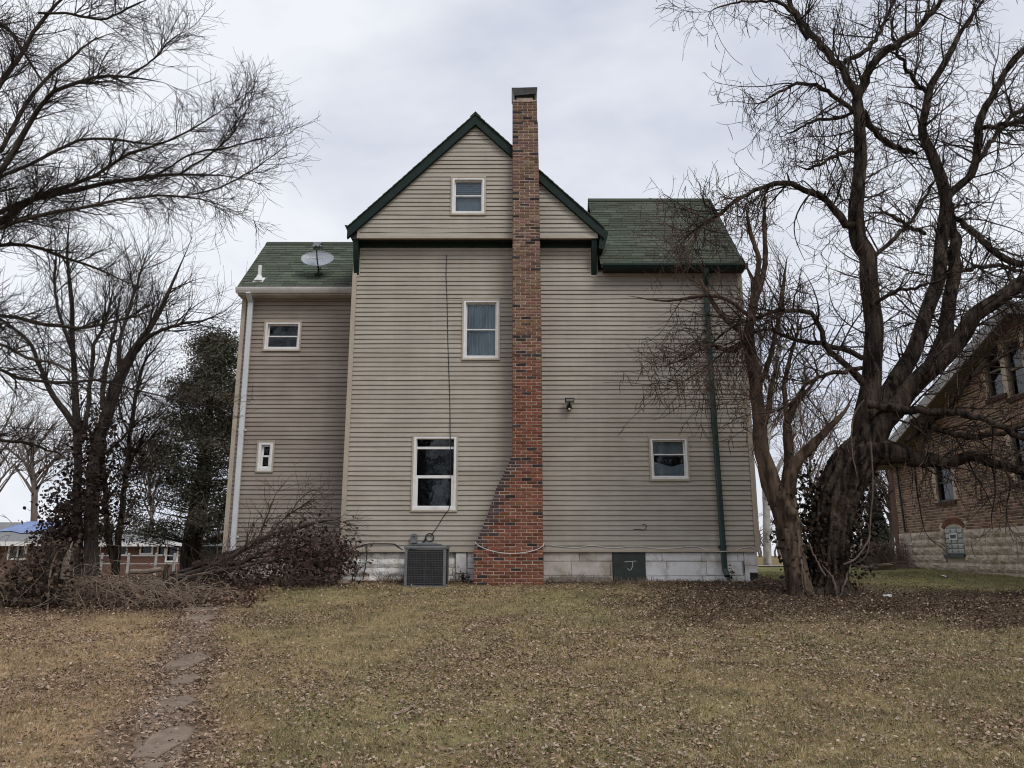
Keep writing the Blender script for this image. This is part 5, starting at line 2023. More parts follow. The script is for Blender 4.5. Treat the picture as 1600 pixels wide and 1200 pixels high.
# ------------------------------------------------------------------ the big crooked tree with hanging seed pods
TY = 14.2
ct = empty('seed_pod_tree', tuple(ground_at(1290, 922)))
tag(ct, 'big dark crooked bare tree with hanging seed pods, leaning over from its ivy-covered base', 'tree')
trunk_px = [(1293, 940, 76), (1294, 905, 60), (1295, 860, 60), (1302, 805, 62), (1315, 760, 62), (1336, 722, 62), (1360, 690, 50)]
tp, tr = limb_path(trunk_px, TY, TY, 18, 0)
bark_trunk('trunk', tp, tr * .97, M['bark_dark'], ct, sides=96, K=150, ridge=.24, flare=.22, seed=4)
LIMBS = [
    # px list, depth at start, depth at end
    ([(1350, 706, 62), (1350, 660, 50), (1362, 600, 42), (1366, 540, 38), (1362, 470, 36), (1353, 400, 35), (1337, 352, 33), (1344, 280, 27), (1343, 205, 24), (1340, 155, 22)], TY, TY + .3),
    ([(1340, 160, 18), (1318, 108, 16), (1292, 84, 14), (1270, 55, 13), (1242, 20, 11), (1222, -20, 9), (1200, -60, 7)], TY + .3, TY + .9),
    ([(1340, 160, 20), (1353, 118, 18), (1378, 84, 16), (1420, 58, 14), (1452, 22, 12), (1490, -20, 9)], TY + .3, TY - .6),
    ([(1310, 100, 10), (1345, 84, 10), (1366, 65, 9), (1378, 46, 8), (1392, 10, 6), (1410, -30, 5)], TY + .5, TY + 1.6),
    ([(1346, 712, 44), (1366, 660, 46), (1390, 612, 42), (1420, 557, 34), (1440, 507, 30), (1457, 462, 28), (1469, 415, 27), (1475, 360, 25), (1476, 304, 24), (1460, 248, 22), (1441, 222, 19), (1447, 168, 16), (1453, 136, 15), (1482, 90, 13), (1502, 50, 11), (1534, 5, 9), (1560, -30, 7)], TY + .1, TY + 1.2),
    ([(1478, 310, 16), (1517, 272, 17), (1529, 224, 16), (1536, 176, 15), (1560, 130, 13), (1602, 78, 12), (1650, 30, 9)], TY + .8, TY + .2),
    ([(1452, 575, 30), (1469, 545, 30), (1480, 490, 29), (1489, 445, 27), (1492, 390, 24), (1487, 345, 20), (1478, 312, 16)], TY + .3, TY + .9),
    ([(1344, 716, 44), (1374, 676, 46), (1402, 630, 42), (1440, 588, 40), (1488, 548, 37), (1526, 490, 33), (1570, 462, 30), (1604, 436, 28), (1680, 380, 22), (1750, 310, 15), (1810, 230, 7)], TY - .1, TY - 1.4),
    ([(1340, 722, 66), (1380, 706, 56), (1420, 712, 38), (1474, 722, 28), (1522, 715, 22), (1570, 728, 19), (1604, 738, 18), (1680, 748, 13), (1760, 770, 6)], TY - .05, TY - 1.7),
    ([(1356, 632, 17), (1390, 638, 18), (1426, 640, 18), (1470, 642, 17), (1502, 646, 15), (1540, 656, 13), (1570, 671, 12), (1602, 689, 10), (1650, 720, 7)], TY - .3, TY - 1.9),
    ([(1426, 656, 12), (1480, 677, 13), (1525, 682, 13), (1570, 674, 10), (1610, 660, 8)], TY - .3, TY - 1.2),
    ([(1338, 352, 18), (1320, 352, 17), (1297, 322, 15), (1264, 299, 13), (1224, 286, 11), (1184, 294, 9), (1152, 312, 8), (1112, 344, 6), (1075, 366, 4), (1042, 386, 3)], TY + .1, TY - .4),
    ([(1350, 174, 12), (1356, 190, 12), (1372, 210, 12), (1396, 228, 12), (1434, 241, 12)], TY + .3, TY + 1.0),
    ([(1350, 600, 16), (1328, 575, 14), (1300, 553, 13), (1285, 520, 12), (1273, 494, 11), (1255, 485, 10), (1222, 487, 9), (1192, 494, 8), (1142, 512, 6), (1100, 548, 4), (1076, 574, 3)], TY - .2, TY - .7),
    ([(1348, 560, 12), (1322, 546, 11), (1300, 540, 10), (1255, 535, 9), (1210, 517, 7), (1180, 520, 6), (1130, 552, 4), (1080, 590, 3), (1040, 610, 2.4)], TY - .1, TY - .2),
    ([(1345, 575, 10), (1322, 580, 10), (1277, 590, 8), (1250, 612, 7), (1232, 634, 6), (1205, 640, 4), (1180, 620, 3)], TY - .2, TY - 1.0),
    ([(1334, 176, 9), (1304, 149, 9), (1276, 136, 8), (1244, 132, 7), (1210, 148, 5), (1190, 160, 4), (1168, 178, 3)], TY + .2, TY - .8),
    ([(1334, 236, 9), (1312, 240, 8), (1296, 248, 7), (1264, 264, 5), (1240, 256, 3)], TY + .2, TY - .8),
    ([(1332, 176, 7), (1300, 186, 7), (1270, 190, 6), (1240, 206, 4), (1214, 214, 3)], TY + .2, TY + 1.2),
    ([(1262, 62, 8), (1240, 24, 8), (1218, 5, 7), (1190, 2, 5), (1150, 4, 4), (1120, 12, 3), (1100, 30, 2.4)], TY + .5, TY - .3),
    ([(1478, 330, 12), (1510, 352, 13), (1550, 392, 14), (1585, 410, 14), (1610, 412, 13), (1660, 430, 9)], TY + .9, TY - .5),
    ([(1445, 365, 9), (1420, 355, 8), (1400, 340, 7), (1375, 332, 5), (1350, 336, 3)], TY + .8, TY - .4),
    ([(1530, 250, 8), (1560, 205, 9), (1590, 175, 9), (1625, 160, 8)], TY + .7, TY + 1.6),
    ([(1535, 200, 10), (1565, 195, 9), (1600, 190, 8), (1640, 200, 6)], TY + .6, TY - .6),
    ([(1450, 150, 8), (1425, 120, 8), (1405, 90, 7), (1395, 50, 5), (1400, 5, 4)], TY + 1.1, TY + .2),
    ([(1480, 430, 8), (1520, 420, 9), (1560, 415, 8), (1600, 425, 7), (1640, 440, 5)], TY + .5, TY + 1.6),
    ([(1362, 480, 8), (1395, 455, 8), (1430, 448, 7), (1465, 440, 5), (1500, 425, 4)], TY, TY - 1.0),
    ([(1355, 410, 9), (1390, 380, 9), (1420, 350, 8), (1445, 310, 6), (1465, 275, 4)], TY + .1, TY + .9),
    ([(1412, 690, 10), (1440, 670, 10), (1480, 640, 9), (1520, 590, 8), (1560, 560, 7), (1610, 540, 5)], TY - .3, TY - 1.6),
]
LP, LR = [], []
for i, (px, ya, yb) in enumerate(LIMBS):
    P, Rr = limb_path(px, ya, yb, 22, .020)
    Rr = Rr * .72
    LP.append(P); LR.append(Rr)
    if px[0][2] >= 24:
        bark_trunk('limb', P, Rr, M['bark_dark'], ct, sides=32, K=60, ridge=.11, seed=20 + i)
    else:
        limb_obj('limb', P, Rr, M['bark_dark'], ct)
LP, LR = np.array(LP), np.array(LR)
wt = np.ones(len(LP))
A, AR = spawn(LP, LR, 520, .10, 1.0, .7, 2.2, 35, 80, 11, .15, .01, .42, .0045, .4, .019)
B, BR = spawn(LP, LR, 560, .05, .98, .3, 1.0, 40, 85, 7, .20, .01, .3, .004, .3, .010)
C1, C1R = spawn(A, AR, 3600, .12, 1, .3, 1.1, 35, 75, 7, .22, -.01, .6, .0038, .4, .009)
D1, D1R = spawn(cat(C1, B[:, :7]), cat(C1R, BR[:, :7]), 8000, .1, 1, .12, .48, 30, 75, 5, .30, -.03, .7, .0032, .3, .006)
V, F = tubes_np([(A, AR, 6), (B, BR, 5)])
o = mesh_np('branch', V, F, M['bark_dark'], smooth=True, parent=ct); o['kind'] = 'stuff'
ST, STR = spawn(LP, LR, 60, .05, .9, .06, .28, 45, 90, 4, .1, .02, .55, .012, .2, .035)
STR[:, -1] *= .9
V, F = tubes_np([(ST, STR, 7)])
o = mesh_np('broken_stub', V, F, M['bark_dark'], parent=ct); o['kind'] = 'stuff'
V, F = tubes_np([(C1, C1R, 4), (D1, D1R, 3)])
o = mesh_np('twig', V, F, M['twig_dark'], smooth=True, parent=ct); o['kind'] = 'stuff'
# drooping reddish twig sprays in front of the house wall
sel = np.array([11, 13, 14, 15])
SA, SAR = spawn(LP[sel], LR[sel], 110, .35, 1.0, .6, 1.7, 20, 65, 10, .12, -.015, .6, .004, .25, .011, flat=.6, bias=(-.02, 0, 0))
SB, SBR = spawn(SA, SAR, 480, .1, 1, .22, .8, 30, 75, 7, .16, .01, .7, .0033, .3, .0065)
SC, SCR = spawn(SB, SBR, 650, .1, 1, .10, .35, 30, 75, 5, .2, .02, .8, .0028, .3, .0045)
V, F = tubes_np([(SA, SAR, 5), (SB, SBR, 4), (SC, SCR, 3)])
o = mesh_np('twig_spray', V, F, M['twig_red'], smooth=True, parent=ct); o['kind'] = 'stuff'
# pods
def pods(src, n, l0, l1, r):
    P = np.zeros((n, 6, 3))
    i = rng.integers(0, len(src), n)
    k = rng.integers(2, src.shape[1], n)
    P[:, 0] = src[i, k]
    d = rng.normal(0, .22, (n, 3)); d[:, 2] = -1
    bend = rng.normal(0, .16, (n, 3)); bend[:, 2] = 0
    st = rng.uniform(l0, l1, n)[:, None] / 5
    for s_ in range(1, 6):
        d = d + bend * .6
        d /= np.linalg.norm(d, axis=1, keepdims=True)
        P[:, s_] = P[:, s_ - 1] + d * st
    rad = np.tile(np.array([.3, .9, 1, 1, .85, .2]) * r, (n, 1))
    return P, rad
p1 = pods(SB, 520, .16, .36, .0072)
p2 = pods(C1, 1900, .18, .38, .0066)
V, F = tubes_np([(*p1, 4), (*p2, 4)])
o = mesh_np('seed_pod', V, F, M['pod'], smooth=True, parent=ct); o['kind'] = 'stuff'

# ------------------------------------------------------------------ the smaller pale trunk growing beside it
st_ = empty('forked_tree', tuple(ground_at(1252, 932)))
tag(st_, 'smaller pale brown forked tree growing tight beside the dark leaning trunk', 'tree')
SY = 13.95
tp2, tr2 = limb_path([(1254, 945, 41), (1246, 900, 35), (1237, 850, 35), (1229, 810, 37), (1221, 776, 40), (1214, 756, 32)], SY, SY + .05, 14, 0)
bark_trunk('trunk', tp2, tr2, M['bark_pale'], st_, sides=30, K=70, ridge=.09, flare=.25, seed=8, knots=7)
SL = [
    ([(1228, 830, 20), (1221, 795, 32), (1206, 757, 30), (1196, 725, 24), (1190, 697, 22), (1185, 643, 20), (1178, 571, 19), (1169, 535, 17), (1170, 512, 15), (1175, 490, 13), (1178, 445, 10), (1168, 420, 8), (1156, 396, 6)], SY, SY + .2),
    ([(1230, 830, 14), (1225, 790, 22), (1230, 755, 19), (1233, 715, 15), (1230, 670, 13), (1236, 645, 12), (1247, 625, 10), (1262, 610, 8), (1280, 590, 5)], SY, SY + .5),
    ([(1228, 820, 12), (1229, 780, 22), (1238, 742, 19), (1247, 719, 18), (1268, 697, 16), (1284, 680, 12), (1300, 664, 9), (1322, 640, 6), (1336, 610, 4)], SY, SY - .5),
    ([(1172, 530, 9), (1160, 520, 8), (1130, 495, 7), (1098, 445, 6), (1090, 432, 4), (1080, 428, 3)], SY + .1, SY + .3),
    ([(1176, 480, 9), (1190, 440, 9), (1196, 400, 8), (1194, 340, 6), (1196, 300, 4)], SY + .1, SY + .6),
    ([(1178, 450, 8), (1186, 410, 8), (1172, 360, 6), (1166, 320, 4)], SY + .1, SY - .3),
    ([(1182, 610, 8), (1200, 570, 8), (1212, 520, 7), (1222, 460, 6), (1230, 400, 4)], SY + .1, SY + .8),
    ([(1230, 660, 7), (1226, 600, 7), (1240, 540, 5), (1258, 490, 4)], SY + .2, SY + .9),
    ([(1188, 680, 9), (1200, 640, 9), (1206, 600, 7), (1216, 560, 5)], SY + .1, SY + .6),
    ([(1168, 535, 8), (1140, 548, 7), (1110, 540, 5), (1070, 560, 3.4), (1030, 575, 2.2)], SY + .1, SY - .1),
    ([(1176, 500, 7), (1140, 470, 6), (1100, 462, 5), (1040, 470, 3.4), (980, 462, 2)], SY + .1, SY + .2),
]
P2, R2 = [], []
for i, (px, ya, yb) in enumerate(SL):
    P, Rr = limb_path(px, ya, yb, 20, .005)
    P2.append(P); R2.append(Rr)
    limb_obj('limb', P, Rr, M['bark_pale'], st_, 12)
P2, R2 = np.array(P2), np.array(R2)
A, AR = spawn(P2, R2, 70, .25, 1, .4, 1.2, 25, 60, 8, .10, .05, .5, .003, .3, .011)
B, BR = spawn(A, AR, 220, .1, 1, .2, .7, 25, 60, 7, .13, .04, .7, .0025, .3, .006)
C2, C2R = spawn(B, BR, 340, .1, 1, .12, .38, 25, 60, 5, .15, .03, .8, .002, .3, .004)
V, F = tubes_np([(A, AR, 5), (B, BR, 4), (C2, C2R, 3)])
o = mesh_np('twig', V, F, M['twig_red'], smooth=True, parent=st_); o['kind'] = 'stuff'

# ivy in the crotch and old vines on the trunks
def scatter_on(P, Rr, n, t0, t1, spread):
    f = rng.uniform(t0, t1, n) * (len(P) - 1)
    k = np.minimum(f.astype(int), len(P) - 2); fr = (f - k)[:, None]
    c = P[k] * (1 - fr) + P[k + 1] * fr
    r_ = Rr[k]
    d = rng.normal(0, 1, (n, 3)); d /= np.linalg.norm(d, axis=1, keepdims=True)
    return c + d * (r_ * rng.uniform(.9, 1 + spread, n))[:, None]


ivc = cat(scatter_on(tp, tr, 900, .0, .55, .55), scatter_on(tp2, tr2, 420, .0, .9, .5))
gap = []
for (px, py, n, sx, sy) in ((1262, 800, 520, 12, 40), (1272, 850, 380, 12, 30), (1350, 800, 260, 14, 32), (1345, 850, 300, 16, 40), (1240, 740, 60, 8, 14), (1285, 770, 60, 10, 16), (1212, 840, 30, 6, 16)):
    for _ in range(n):
        gap.append(tuple(at(px + random.gauss(0, sx), py + random.gauss(0, sy), TY + random.uniform(-.35, .25))))
ivc = cat(ivc, np.array(gap))
ic = np.array([.022, .020, .016]) * rng.uniform(.5, 1.9, (len(ivc), 1)) * np.array([1, 1, 1])
brn = rng.random(len(ivc)) < .3
ic[brn] = np.array([.07, .045, .03]) * rng.uniform(.6, 1.4, (brn.sum(), 1))
V, F, cc = leaf_quads(ivc, rng.uniform(.04, .095, len(ivc)), ic, aspect=.8)
iv = mesh_np('ivy', V, F, M['leaf'], cc, origin=tuple(ground_at(1275, 925)))
tag(iv, 'dark ivy leaves filling the gap between the two tree trunks', 'ivy', kind='stuff')
VINES = [
    [(1262, 930, 7), (1250, 870, 7), (1245, 820, 6), (1240, 780, 5), (1232, 750, 4)],
    [(1256, 935, 7), (1252, 890, 6), (1246, 850, 5), (1244, 810, 4)],
    [(1308, 930, 6), (1302, 905, 6), (1292, 892, 5), (1282, 880, 3)],
    [(1318, 882, 4), (1340, 870, 5), (1358, 840, 5), (1356, 820, 4), (1348, 812, 3)],
    [(1290, 900, 5), (1278, 880, 5), (1268, 860, 4), (1262, 840, 3)],
    [(1350, 625, 4), (1334, 650, 4), (1330, 690, 4), (1336, 730, 4), (1342, 752, 3)],
    [(1310, 940, 5), (1320, 910, 5), (1326, 890, 3)],
    [(1360, 690, 5), (1364, 750, 4), (1360, 820, 4), (1352, 870, 3), (1322, 884, 3)],
]
mb = MB()
for px in VINES:
    P, Rr = limb_path(px, TY - .44, TY - .38, 18, .012)
    V, F = tubes_np([(P[None], Rr[None] * .62, 6)])
    n = len(mb.v); mb.v += [tuple(v) for v in V]; mb.f += [tuple(int(q) + n for q in f) for f in F]; mb.m += [0] * len(F)
M['vine'] = mat('old_vine', (0.09, 0.068, 0.052), (0.18, 0.135, 0.105), scale=6, rough=.95, bump=.5)
tag(mb.build('vine', M['vine'], None, origin=tuple(ground_at(1285, 930)), smooth=True, recalc=False), 'pale woody vines climbing the two trunks at the right of the house', 'vine')

# ------------------------------------------------------------------ sweeping bare tree from beyond the left edge
LY = 11.0
lt = empty('spreading_tree', tuple(ground_at(-190, 990)))
tag(lt, 'large bare tree reaching in from beyond the left with a dense net of fine twigs', 'tree')
tpx = [(-190, 1010, 76), (-186, 900, 66), (-180, 700, 60), (-168, 520, 54), (-152, 400, 44), (-140, 250, 30), (-122, 100, 18), (-100, -60, 8), (-90, -140, 4)]
P, Rr = limb_path(tpx, LY, LY, 22, 0)
bark_trunk('trunk', P, Rr, M['bark_grey'], lt, sides=26, K=60, ridge=.10, flare=.3, seed=14)
LL = [
    ([(-165, 470, 34), (-80, 385, 24), (0, 352, 17), (40, 316, 13), (120, 296, 12), (208, 280, 10), (280, 272, 7), (360, 276, 5), (405, 282, 3)], LY, LY + .6),
    ([(-160, 430, 32), (-60, 340, 22), (0, 272, 14), (24, 232, 13), (60, 172, 11), (100, 136, 10), (160, 120, 8), (236, 124, 5), (280, 140, 3)], LY, LY - 1.2),
    ([(-60, 340, 16), (0, 278, 9), (40, 260, 8), (80, 240, 8), (120, 220, 7), (172, 217, 6), (224, 224, 5), (290, 226, 3)], LY, LY + 1.2),
    ([(-155, 410, 26), (-60, 300, 16), (0, 236, 11), (32, 176, 10), (64, 132, 8), (110, 90, 7), (150, 60, 5), (200, 48, 3)], LY, LY + 1.6),
    ([(-150, 400, 26), (-70, 240, 18), (0, 132, 12), (40, 72, 10), (72, 24, 8), (102, -6, 7), (150, -50, 5)], LY, LY - .6),
    ([(-128, 150, 12), (-70, 40, 10), (0, 36, 8), (32, 72, 7), (60, 118, 6), (90, 160, 4)], LY, LY + .8),
    ([(-160, 440, 26), (-70, 372, 18), (0, 332, 12), (80, 298, 10), (136, 284, 8), (200, 240, 7), (250, 226, 5), (320, 190, 4), (400, 136, 2.4)], LY, LY + .2),
    ([(-165, 480, 28), (-70, 400, 16), (0, 356, 10), (52, 340, 9), (132, 324, 8), (188, 312, 6), (276, 306, 5), (344, 320, 3.4), (400, 346, 2)], LY, LY - .8),
    ([(-165, 460, 20), (-60, 400, 12), (0, 384, 9), (52, 386, 8), (104, 404, 7), (150, 418, 5), (210, 446, 3.4), (260, 460, 2)], LY, LY + 1.4),
    ([(-168, 520, 24), (-60, 500, 14), (0, 493, 9), (50, 503, 9), (100, 513, 8), (140, 510, 7), (187, 500, 6), (233, 487, 4), (280, 470, 3)], LY, LY + .4),
    ([(-170, 540, 24), (-60, 530, 12), (0, 537, 8), (40, 557, 8), (87, 570, 6), (130, 590, 4), (170, 592, 2.6)], LY, LY - 1.0),
    ([(-172, 560, 24), (-60, 560, 14), (0, 578, 8), (43, 593, 8), (100, 597, 7), (160, 595, 6), (200, 607, 5), (240, 616, 4), (300, 630, 3.4), (365, 640, 2)], LY, LY + .6),
    ([(-174, 640, 18), (-60, 670, 11), (0, 687, 7), (43, 693, 7), (87, 707, 6), (113, 722, 4)], LY, LY + 1.6),
    ([(280, 272, 5), (330, 240, 4.4), (370, 200, 3.4), (403, 136, 2)], LY + .3, LY + .9),
    ([(236, 280, 5), (300, 240, 4.4), (350, 232, 4), (400, 218, 3), (458, 208, 1.6)], LY + .3, LY),
    ([(300, 304, 4), (350, 290, 4), (400, 262, 3), (450, 226, 1.6)], LY - .6, LY - .2),
    ([(200, 118, 5), (240, 92, 4), (270, 60, 3.4), (300, 44, 1.6)], LY - .8, LY - .3),
    ([(-140, 240, 18), (-60, 60, 14), (0, -30, 10), (60, -90, 8)], LY, LY + .5),
    ([(60, 20, 6), (110, 22, 6), (160, 30, 5), (210, 8, 4), (250, -10, 2)], LY - .5, LY - 1.1),
]
PL, RL = [], []
for px, ya, yb in LL:
    P, Rr = limb_path(px, ya, yb, 20, .012)
    PL.append(P); RL.append(Rr)
    Rr *= .62
    limb_obj('limb', P, Rr, M['bark_grey'] if px[0][2] > 9 else M['twig_dark'], lt, 10)
PL, RL = np.array(PL), np.array(RL)
A, AR = spawn(PL, RL, 700, .25, 1, .4, 1.35, 25, 62, 9, .085, .02, .5, .0030, .70, .011, bias=(.004, 0, .01))
B, BR = spawn(A, AR, 3800, .08, 1, .22, .75, 25, 62, 7, .10, .015, .7, .0026, .5, .006)
C3, C3R = spawn(B, BR, 8800, .1, 1, .12, .48, 25, 65, 4, .12, .01, .8, .0021, .3, .0038)
V, F = tubes_np([(A, AR, 5), (B, BR, 3), (C3, C3R, 3)])
o = mesh_np('twig', V, F, M['twig_dark'], smooth=True, parent=lt); o['kind'] = 'stuff'

# ------------------------------------------------------------------ ivy-grown trees behind the thicket at left
def stem_tree(name, label, limbs, base, m, tw, n1, n2, n3, l1=(.8, 2.6), group=None, K=20, sides=14, far=1.0, ts=.74):
    t = empty(name, base)
    tag(t, label, 'tree', group)
    PP, RR = [], []
    for i, (px, ya, yb) in enumerate(limbs):
        P, Rr = limb_path(px, ya, yb, K, .01)
        Rr = Rr * ts
        PP.append(P); RR.append(Rr)
        if i == 0:
            bark_trunk('trunk', P, Rr, m, t, sides=18, K=44, ridge=.08, flare=.2, seed=int(px[0][0]) % 50)
        else:
            limb_obj('limb', P, Rr, m, t, sides)
    PP, RR = np.array(PP), np.array(RR)
    A, AR = spawn(PP, RR, n1, .3, 1, l1[0], l1[1], 20, 55, 9, .08, .05, .5, .004 * far, .4, .02 * far)
    B, BR = spawn(A, AR, n2, .1, 1, l1[0] * .5, l1[1] * .5, 22, 55, 6, .10, .03, .7, .0032 * far, .4, .010 * far)
    C_, CR_ = spawn(B, BR, n3, .1, 1, l1[0] * .25, l1[1] * .25, 22, 55, 4, .12, .02, .8, .0028 * far, .3, .006 * far)
    V, F = tubes_np([(A, AR, 5), (B, BR, 3), (C_, CR_, 3)])
    o = mesh_np('twig', V, F, tw, smooth=True, parent=t); o['kind'] = 'stuff'
    return t, PP, RR


Y1 = 20.0
g1 = at(135, 885, Y1); g1.z = gzf(g1.x, Y1)
t1, P1_, R1_ = stem_tree('ivy_tree', 'two-stemmed bare tree with ivy-clad base behind the left thicket', [
    ([(143, 900, 30), (143, 833, 27), (147, 747, 26), (153, 697, 25), (173, 630, 25), (187, 590, 23), (207, 553, 18), (233, 513, 12), (253, 480, 9), (275, 430, 6), (300, 370, 4)], Y1, Y1),
    ([(124, 900, 20), (123, 833, 18), (120, 780, 17), (123, 713, 16), (120, 667, 15), (115, 580, 11), (112, 480, 8), (106, 400, 6), (110, 320, 4)], Y1 + .3, Y1 + .8),
    ([(120, 672, 13), (102, 643, 12), (80, 613, 11), (63, 573, 9), (43, 530, 7), (15, 510, 6), (-20, 480, 4)], Y1 + .4, Y1 - .8),
    ([(128, 690, 10), (137, 640, 9), (143, 580, 8), (147, 540, 7), (167, 497, 5), (178, 440, 4)], Y1 + .1, Y1 + 1.2),
    ([(160, 640, 10), (164, 580, 9), (172, 545, 7), (180, 513, 6), (190, 450, 4)], Y1, Y1 + .8),
    ([(207, 553, 9), (240, 522, 8), (275, 508, 6), (320, 500, 4), (350, 486, 3)], Y1, Y1 - .8),
    ([(187, 590, 8), (186, 540, 8), (200, 490, 6), (215, 440, 5), (236, 380, 3)], Y1, Y1 + 1.0),
    ([(118, 560, 7), (96, 500, 6), (85, 440, 5), (90, 380, 3)], Y1 + .4, Y1 - .3),
    ([(150, 720, 8), (185, 690, 6), (215, 660, 4), (245, 640, 3)], Y1, Y1 - 1.0),
], tuple(g1), M['bark_grey'], M['twig_dark'], 190, 1100, 2200)
Y2 = 21.5
g2 = at(182, 885, Y2); g2.z = gzf(g2.x, Y2)
stem_tree('slender_tree', 'slender dark V-shaped bare tree between the ivy-clad tree and the evergreen', [
    ([(181, 905, 15), (183, 873, 14), (188, 820, 13), (193, 780, 12), (198, 730, 10), (203, 680, 9), (210, 635, 8), (217, 597, 7), (230, 557, 5), (247, 540, 4), (262, 510, 3)], Y2, Y2),
    ([(180, 895, 13), (172, 850, 12), (165, 800, 11), (163, 750, 9), (160, 700, 7), (166, 640, 5)], Y2, Y2 + .6),
    ([(196, 740, 6), (215, 700, 6), (235, 685, 4), (255, 660, 3)], Y2, Y2 - .8),
    ([(204, 680, 5), (190, 650, 4), (182, 610, 3)], Y2, Y2 + .6),
], tuple(g2), M['bark_dark'], M['twig_dark'], 80, 420, 900)
# brown and dark ivy leaves on those trunks
pts = []
for (px, py, n, sx, sy) in ((135, 765, 1300, 20, 46), (105, 805, 1200, 20, 22), (166, 755, 560, 16, 50), (150, 690, 480, 14, 40), (205, 770, 160, 16, 30), (85, 842, 600, 18, 11), (215, 700, 60, 20, 40)):
    for _ in range(n):
        pts.append(tuple(at(px + random.gauss(0, sx), py + random.gauss(0, sy), Y1 + random.uniform(-.7, 1.4))))
pts = np.array(pts)
ic = np.array([.036, .025, .020]) * rng.uniform(.35, 1.9, (len(pts), 1))
V, F, cc = leaf_quads(pts, rng.uniform(.05, .125, len(pts)), ic, aspect=.75)
tag(mesh_np('ivy', V, F, M['leaf'], cc, origin=tuple(g1)), 'brown withered ivy hanging round the trunks behind the left thicket', 'ivy', kind='stuff')

# ------------------------------------------------------------------ dark evergreen beside the house
EY = 24.0
eg = at(298, 900, EY); eg.z = gzf(eg.x, EY)
ev = empty('evergreen_tree', tuple(eg))
tag(ev, 'dull dark green evergreen tree close to the left side of the tan house', 'tree')
P, Rr = limb_path([(298, 915, 34), (300, 860, 30), (312, 780, 26), (322, 700, 18), (328, 620, 10), (330, 535, 4)], EY, EY, 16, .01)
bark_trunk('trunk', P, Rr, M['bark_dark'], ev, sides=16, K=30, ridge=.08, seed=3)
top = at(332, 520, EY).z
tipx = at(332, 520, EY).x
clumps = []
for i in range(400):
    t = i / 400
    f = rng.uniform(0, 1) ** 1.05
    z = eg.z + 1.2 + (top - eg.z - 1.4) * f
    wd = (2.85 * (1 - f) ** .78 + .2) * (1 + .25 * math.sin(f * 21) + rng.uniform(-.22, .22))
    a = rng.uniform(0, 2 * math.pi)
    axis_x = np.interp(z, P[:, 2], P[:, 0])
    r_ = wd * rng.uniform(.35, 1.0)
    clumps.append((axis_x + r_ * math.cos(a) + .12, EY + r_ * math.sin(a), z + rng.uniform(-.2, .2), rng.uniform(.2, .5)))
CP_ = np.array([[[np.interp(c[2], P[:, 2], P[:, 0]), EY, c[2] - .3 - .3 * c[3]], [(np.interp(c[2], P[:, 2], P[:, 0]) + c[0]) / 2, (EY + c[1]) / 2, c[2] - .2], [c[0], c[1], c[2]]] for c in clumps])
V, F = tubes_np([(CP_, np.tile(np.array([.018, .010, .003]), (len(CP_), 1)), 4)])
o = mesh_np('branch', V, F, M['bark_dark'], parent=ev); o['kind'] = 'stuff'
pts, cols = [], []
for (x, y, z, s_) in clumps:
    n = int(360 * s_ * 1.6)
    d = rng.normal(0, 1, (n, 3)) * np.array([s_ * .72, s_ * .72, s_ * .46]) * rng.uniform(.7, 1.3)
    pts.append(np.array([x, y, z]) + d)
    base = np.array([.080, .084, .058]) if rng.random() < .65 else np.array([.125, .108, .082])
    cols.append(base * rng.uniform(.55, 1.5) * rng.uniform(.7, 1.35, (n, 1)))
pts, cols = np.concatenate(pts), np.concatenate(cols)
V, F, cc = leaf_quads(pts, rng.uniform(.05, .13, len(pts)), cols, aspect=.36, lo=True)
o = mesh_np('foliage', V, F, M['leaf'], cc, parent=ev); o['kind'] = 'stuff'

# ------------------------------------------------------------------ background trees
def far_tree(name, label, px, base_py, top_py, spread, Y, tw, seed, trunk_w=14, group=None, bark=None):
    g = at(px, base_py, Y); g.z = gzf(g.x, Y)
    rr_ = random.Random(seed)
    limbs = [([(px, base_py + 12, trunk_w), (px + 2, base_py - (base_py - top_py) * .3, trunk_w * .8), (px - 2, base_py - (base_py - top_py) * .6, trunk_w * .5), (px + 3, top_py, trunk_w * .15)], Y, Y)]
    for i in range(9):
        t = .22 + .5 * i / 9
        s_ = (-1 if i % 2 else 1) * spread * rr_.uniform(.5, 1)
        y0 = base_py - (base_py - top_py) * t
        h = (base_py - top_py) * rr_.uniform(.25, .5)
        limbs.append(([(px, y0, trunk_w * .45), (px + s_ * .4, y0 - h * .45, trunk_w * .3), (px + s_ * .75, y0 - h * .8, trunk_w * .18), (px + s_, y0 - h, trunk_w * .08)], Y, Y + rr_.uniform(-2, 2)))
    k = Y / 60
    return stem_tree(name, label, limbs, tuple(g), bark or M['twig_far'], tw, 130, 420, 700, (1.6 * k, 4.5 * k), group, 12, 6, 3.2 * k)


GRP = 'bare trees far behind'
far_tree('bare_tree', 'pale bare tree far behind the blue tarp roof at left', 52, 815, 655, 70, 70, M['twig_far'], 1, 14, GRP)
far_tree('bare_tree', 'bare tree at the far left edge beyond the ranch house', -10, 822, 640, 70, 62, M['twig_far'], 2, 12, GRP)
far_tree('bare_tree', 'slim bare tree seen over the red ranch house roof', 235, 850, 690, 40, 75, M['twig_far'], 3, 9, GRP)
far_tree('bare_tree', 'bare tree behind the brick house corner at right', 1392, 862, 700, 40, 42, M['bark_grey'], 5, 11, GRP, M['bark_grey'])
far_tree('bare_tree', 'bare tree seen under the bough between the two trunks at right', 1340, 866, 716, 40, 60, M['twig_far'], 6, 9, GRP)
far_tree('bare_tree', 'bare tree seen through the fork of the pale trunk', 1268, 872, 640, 50, 55, M['twig_far'], 7, 9, GRP)
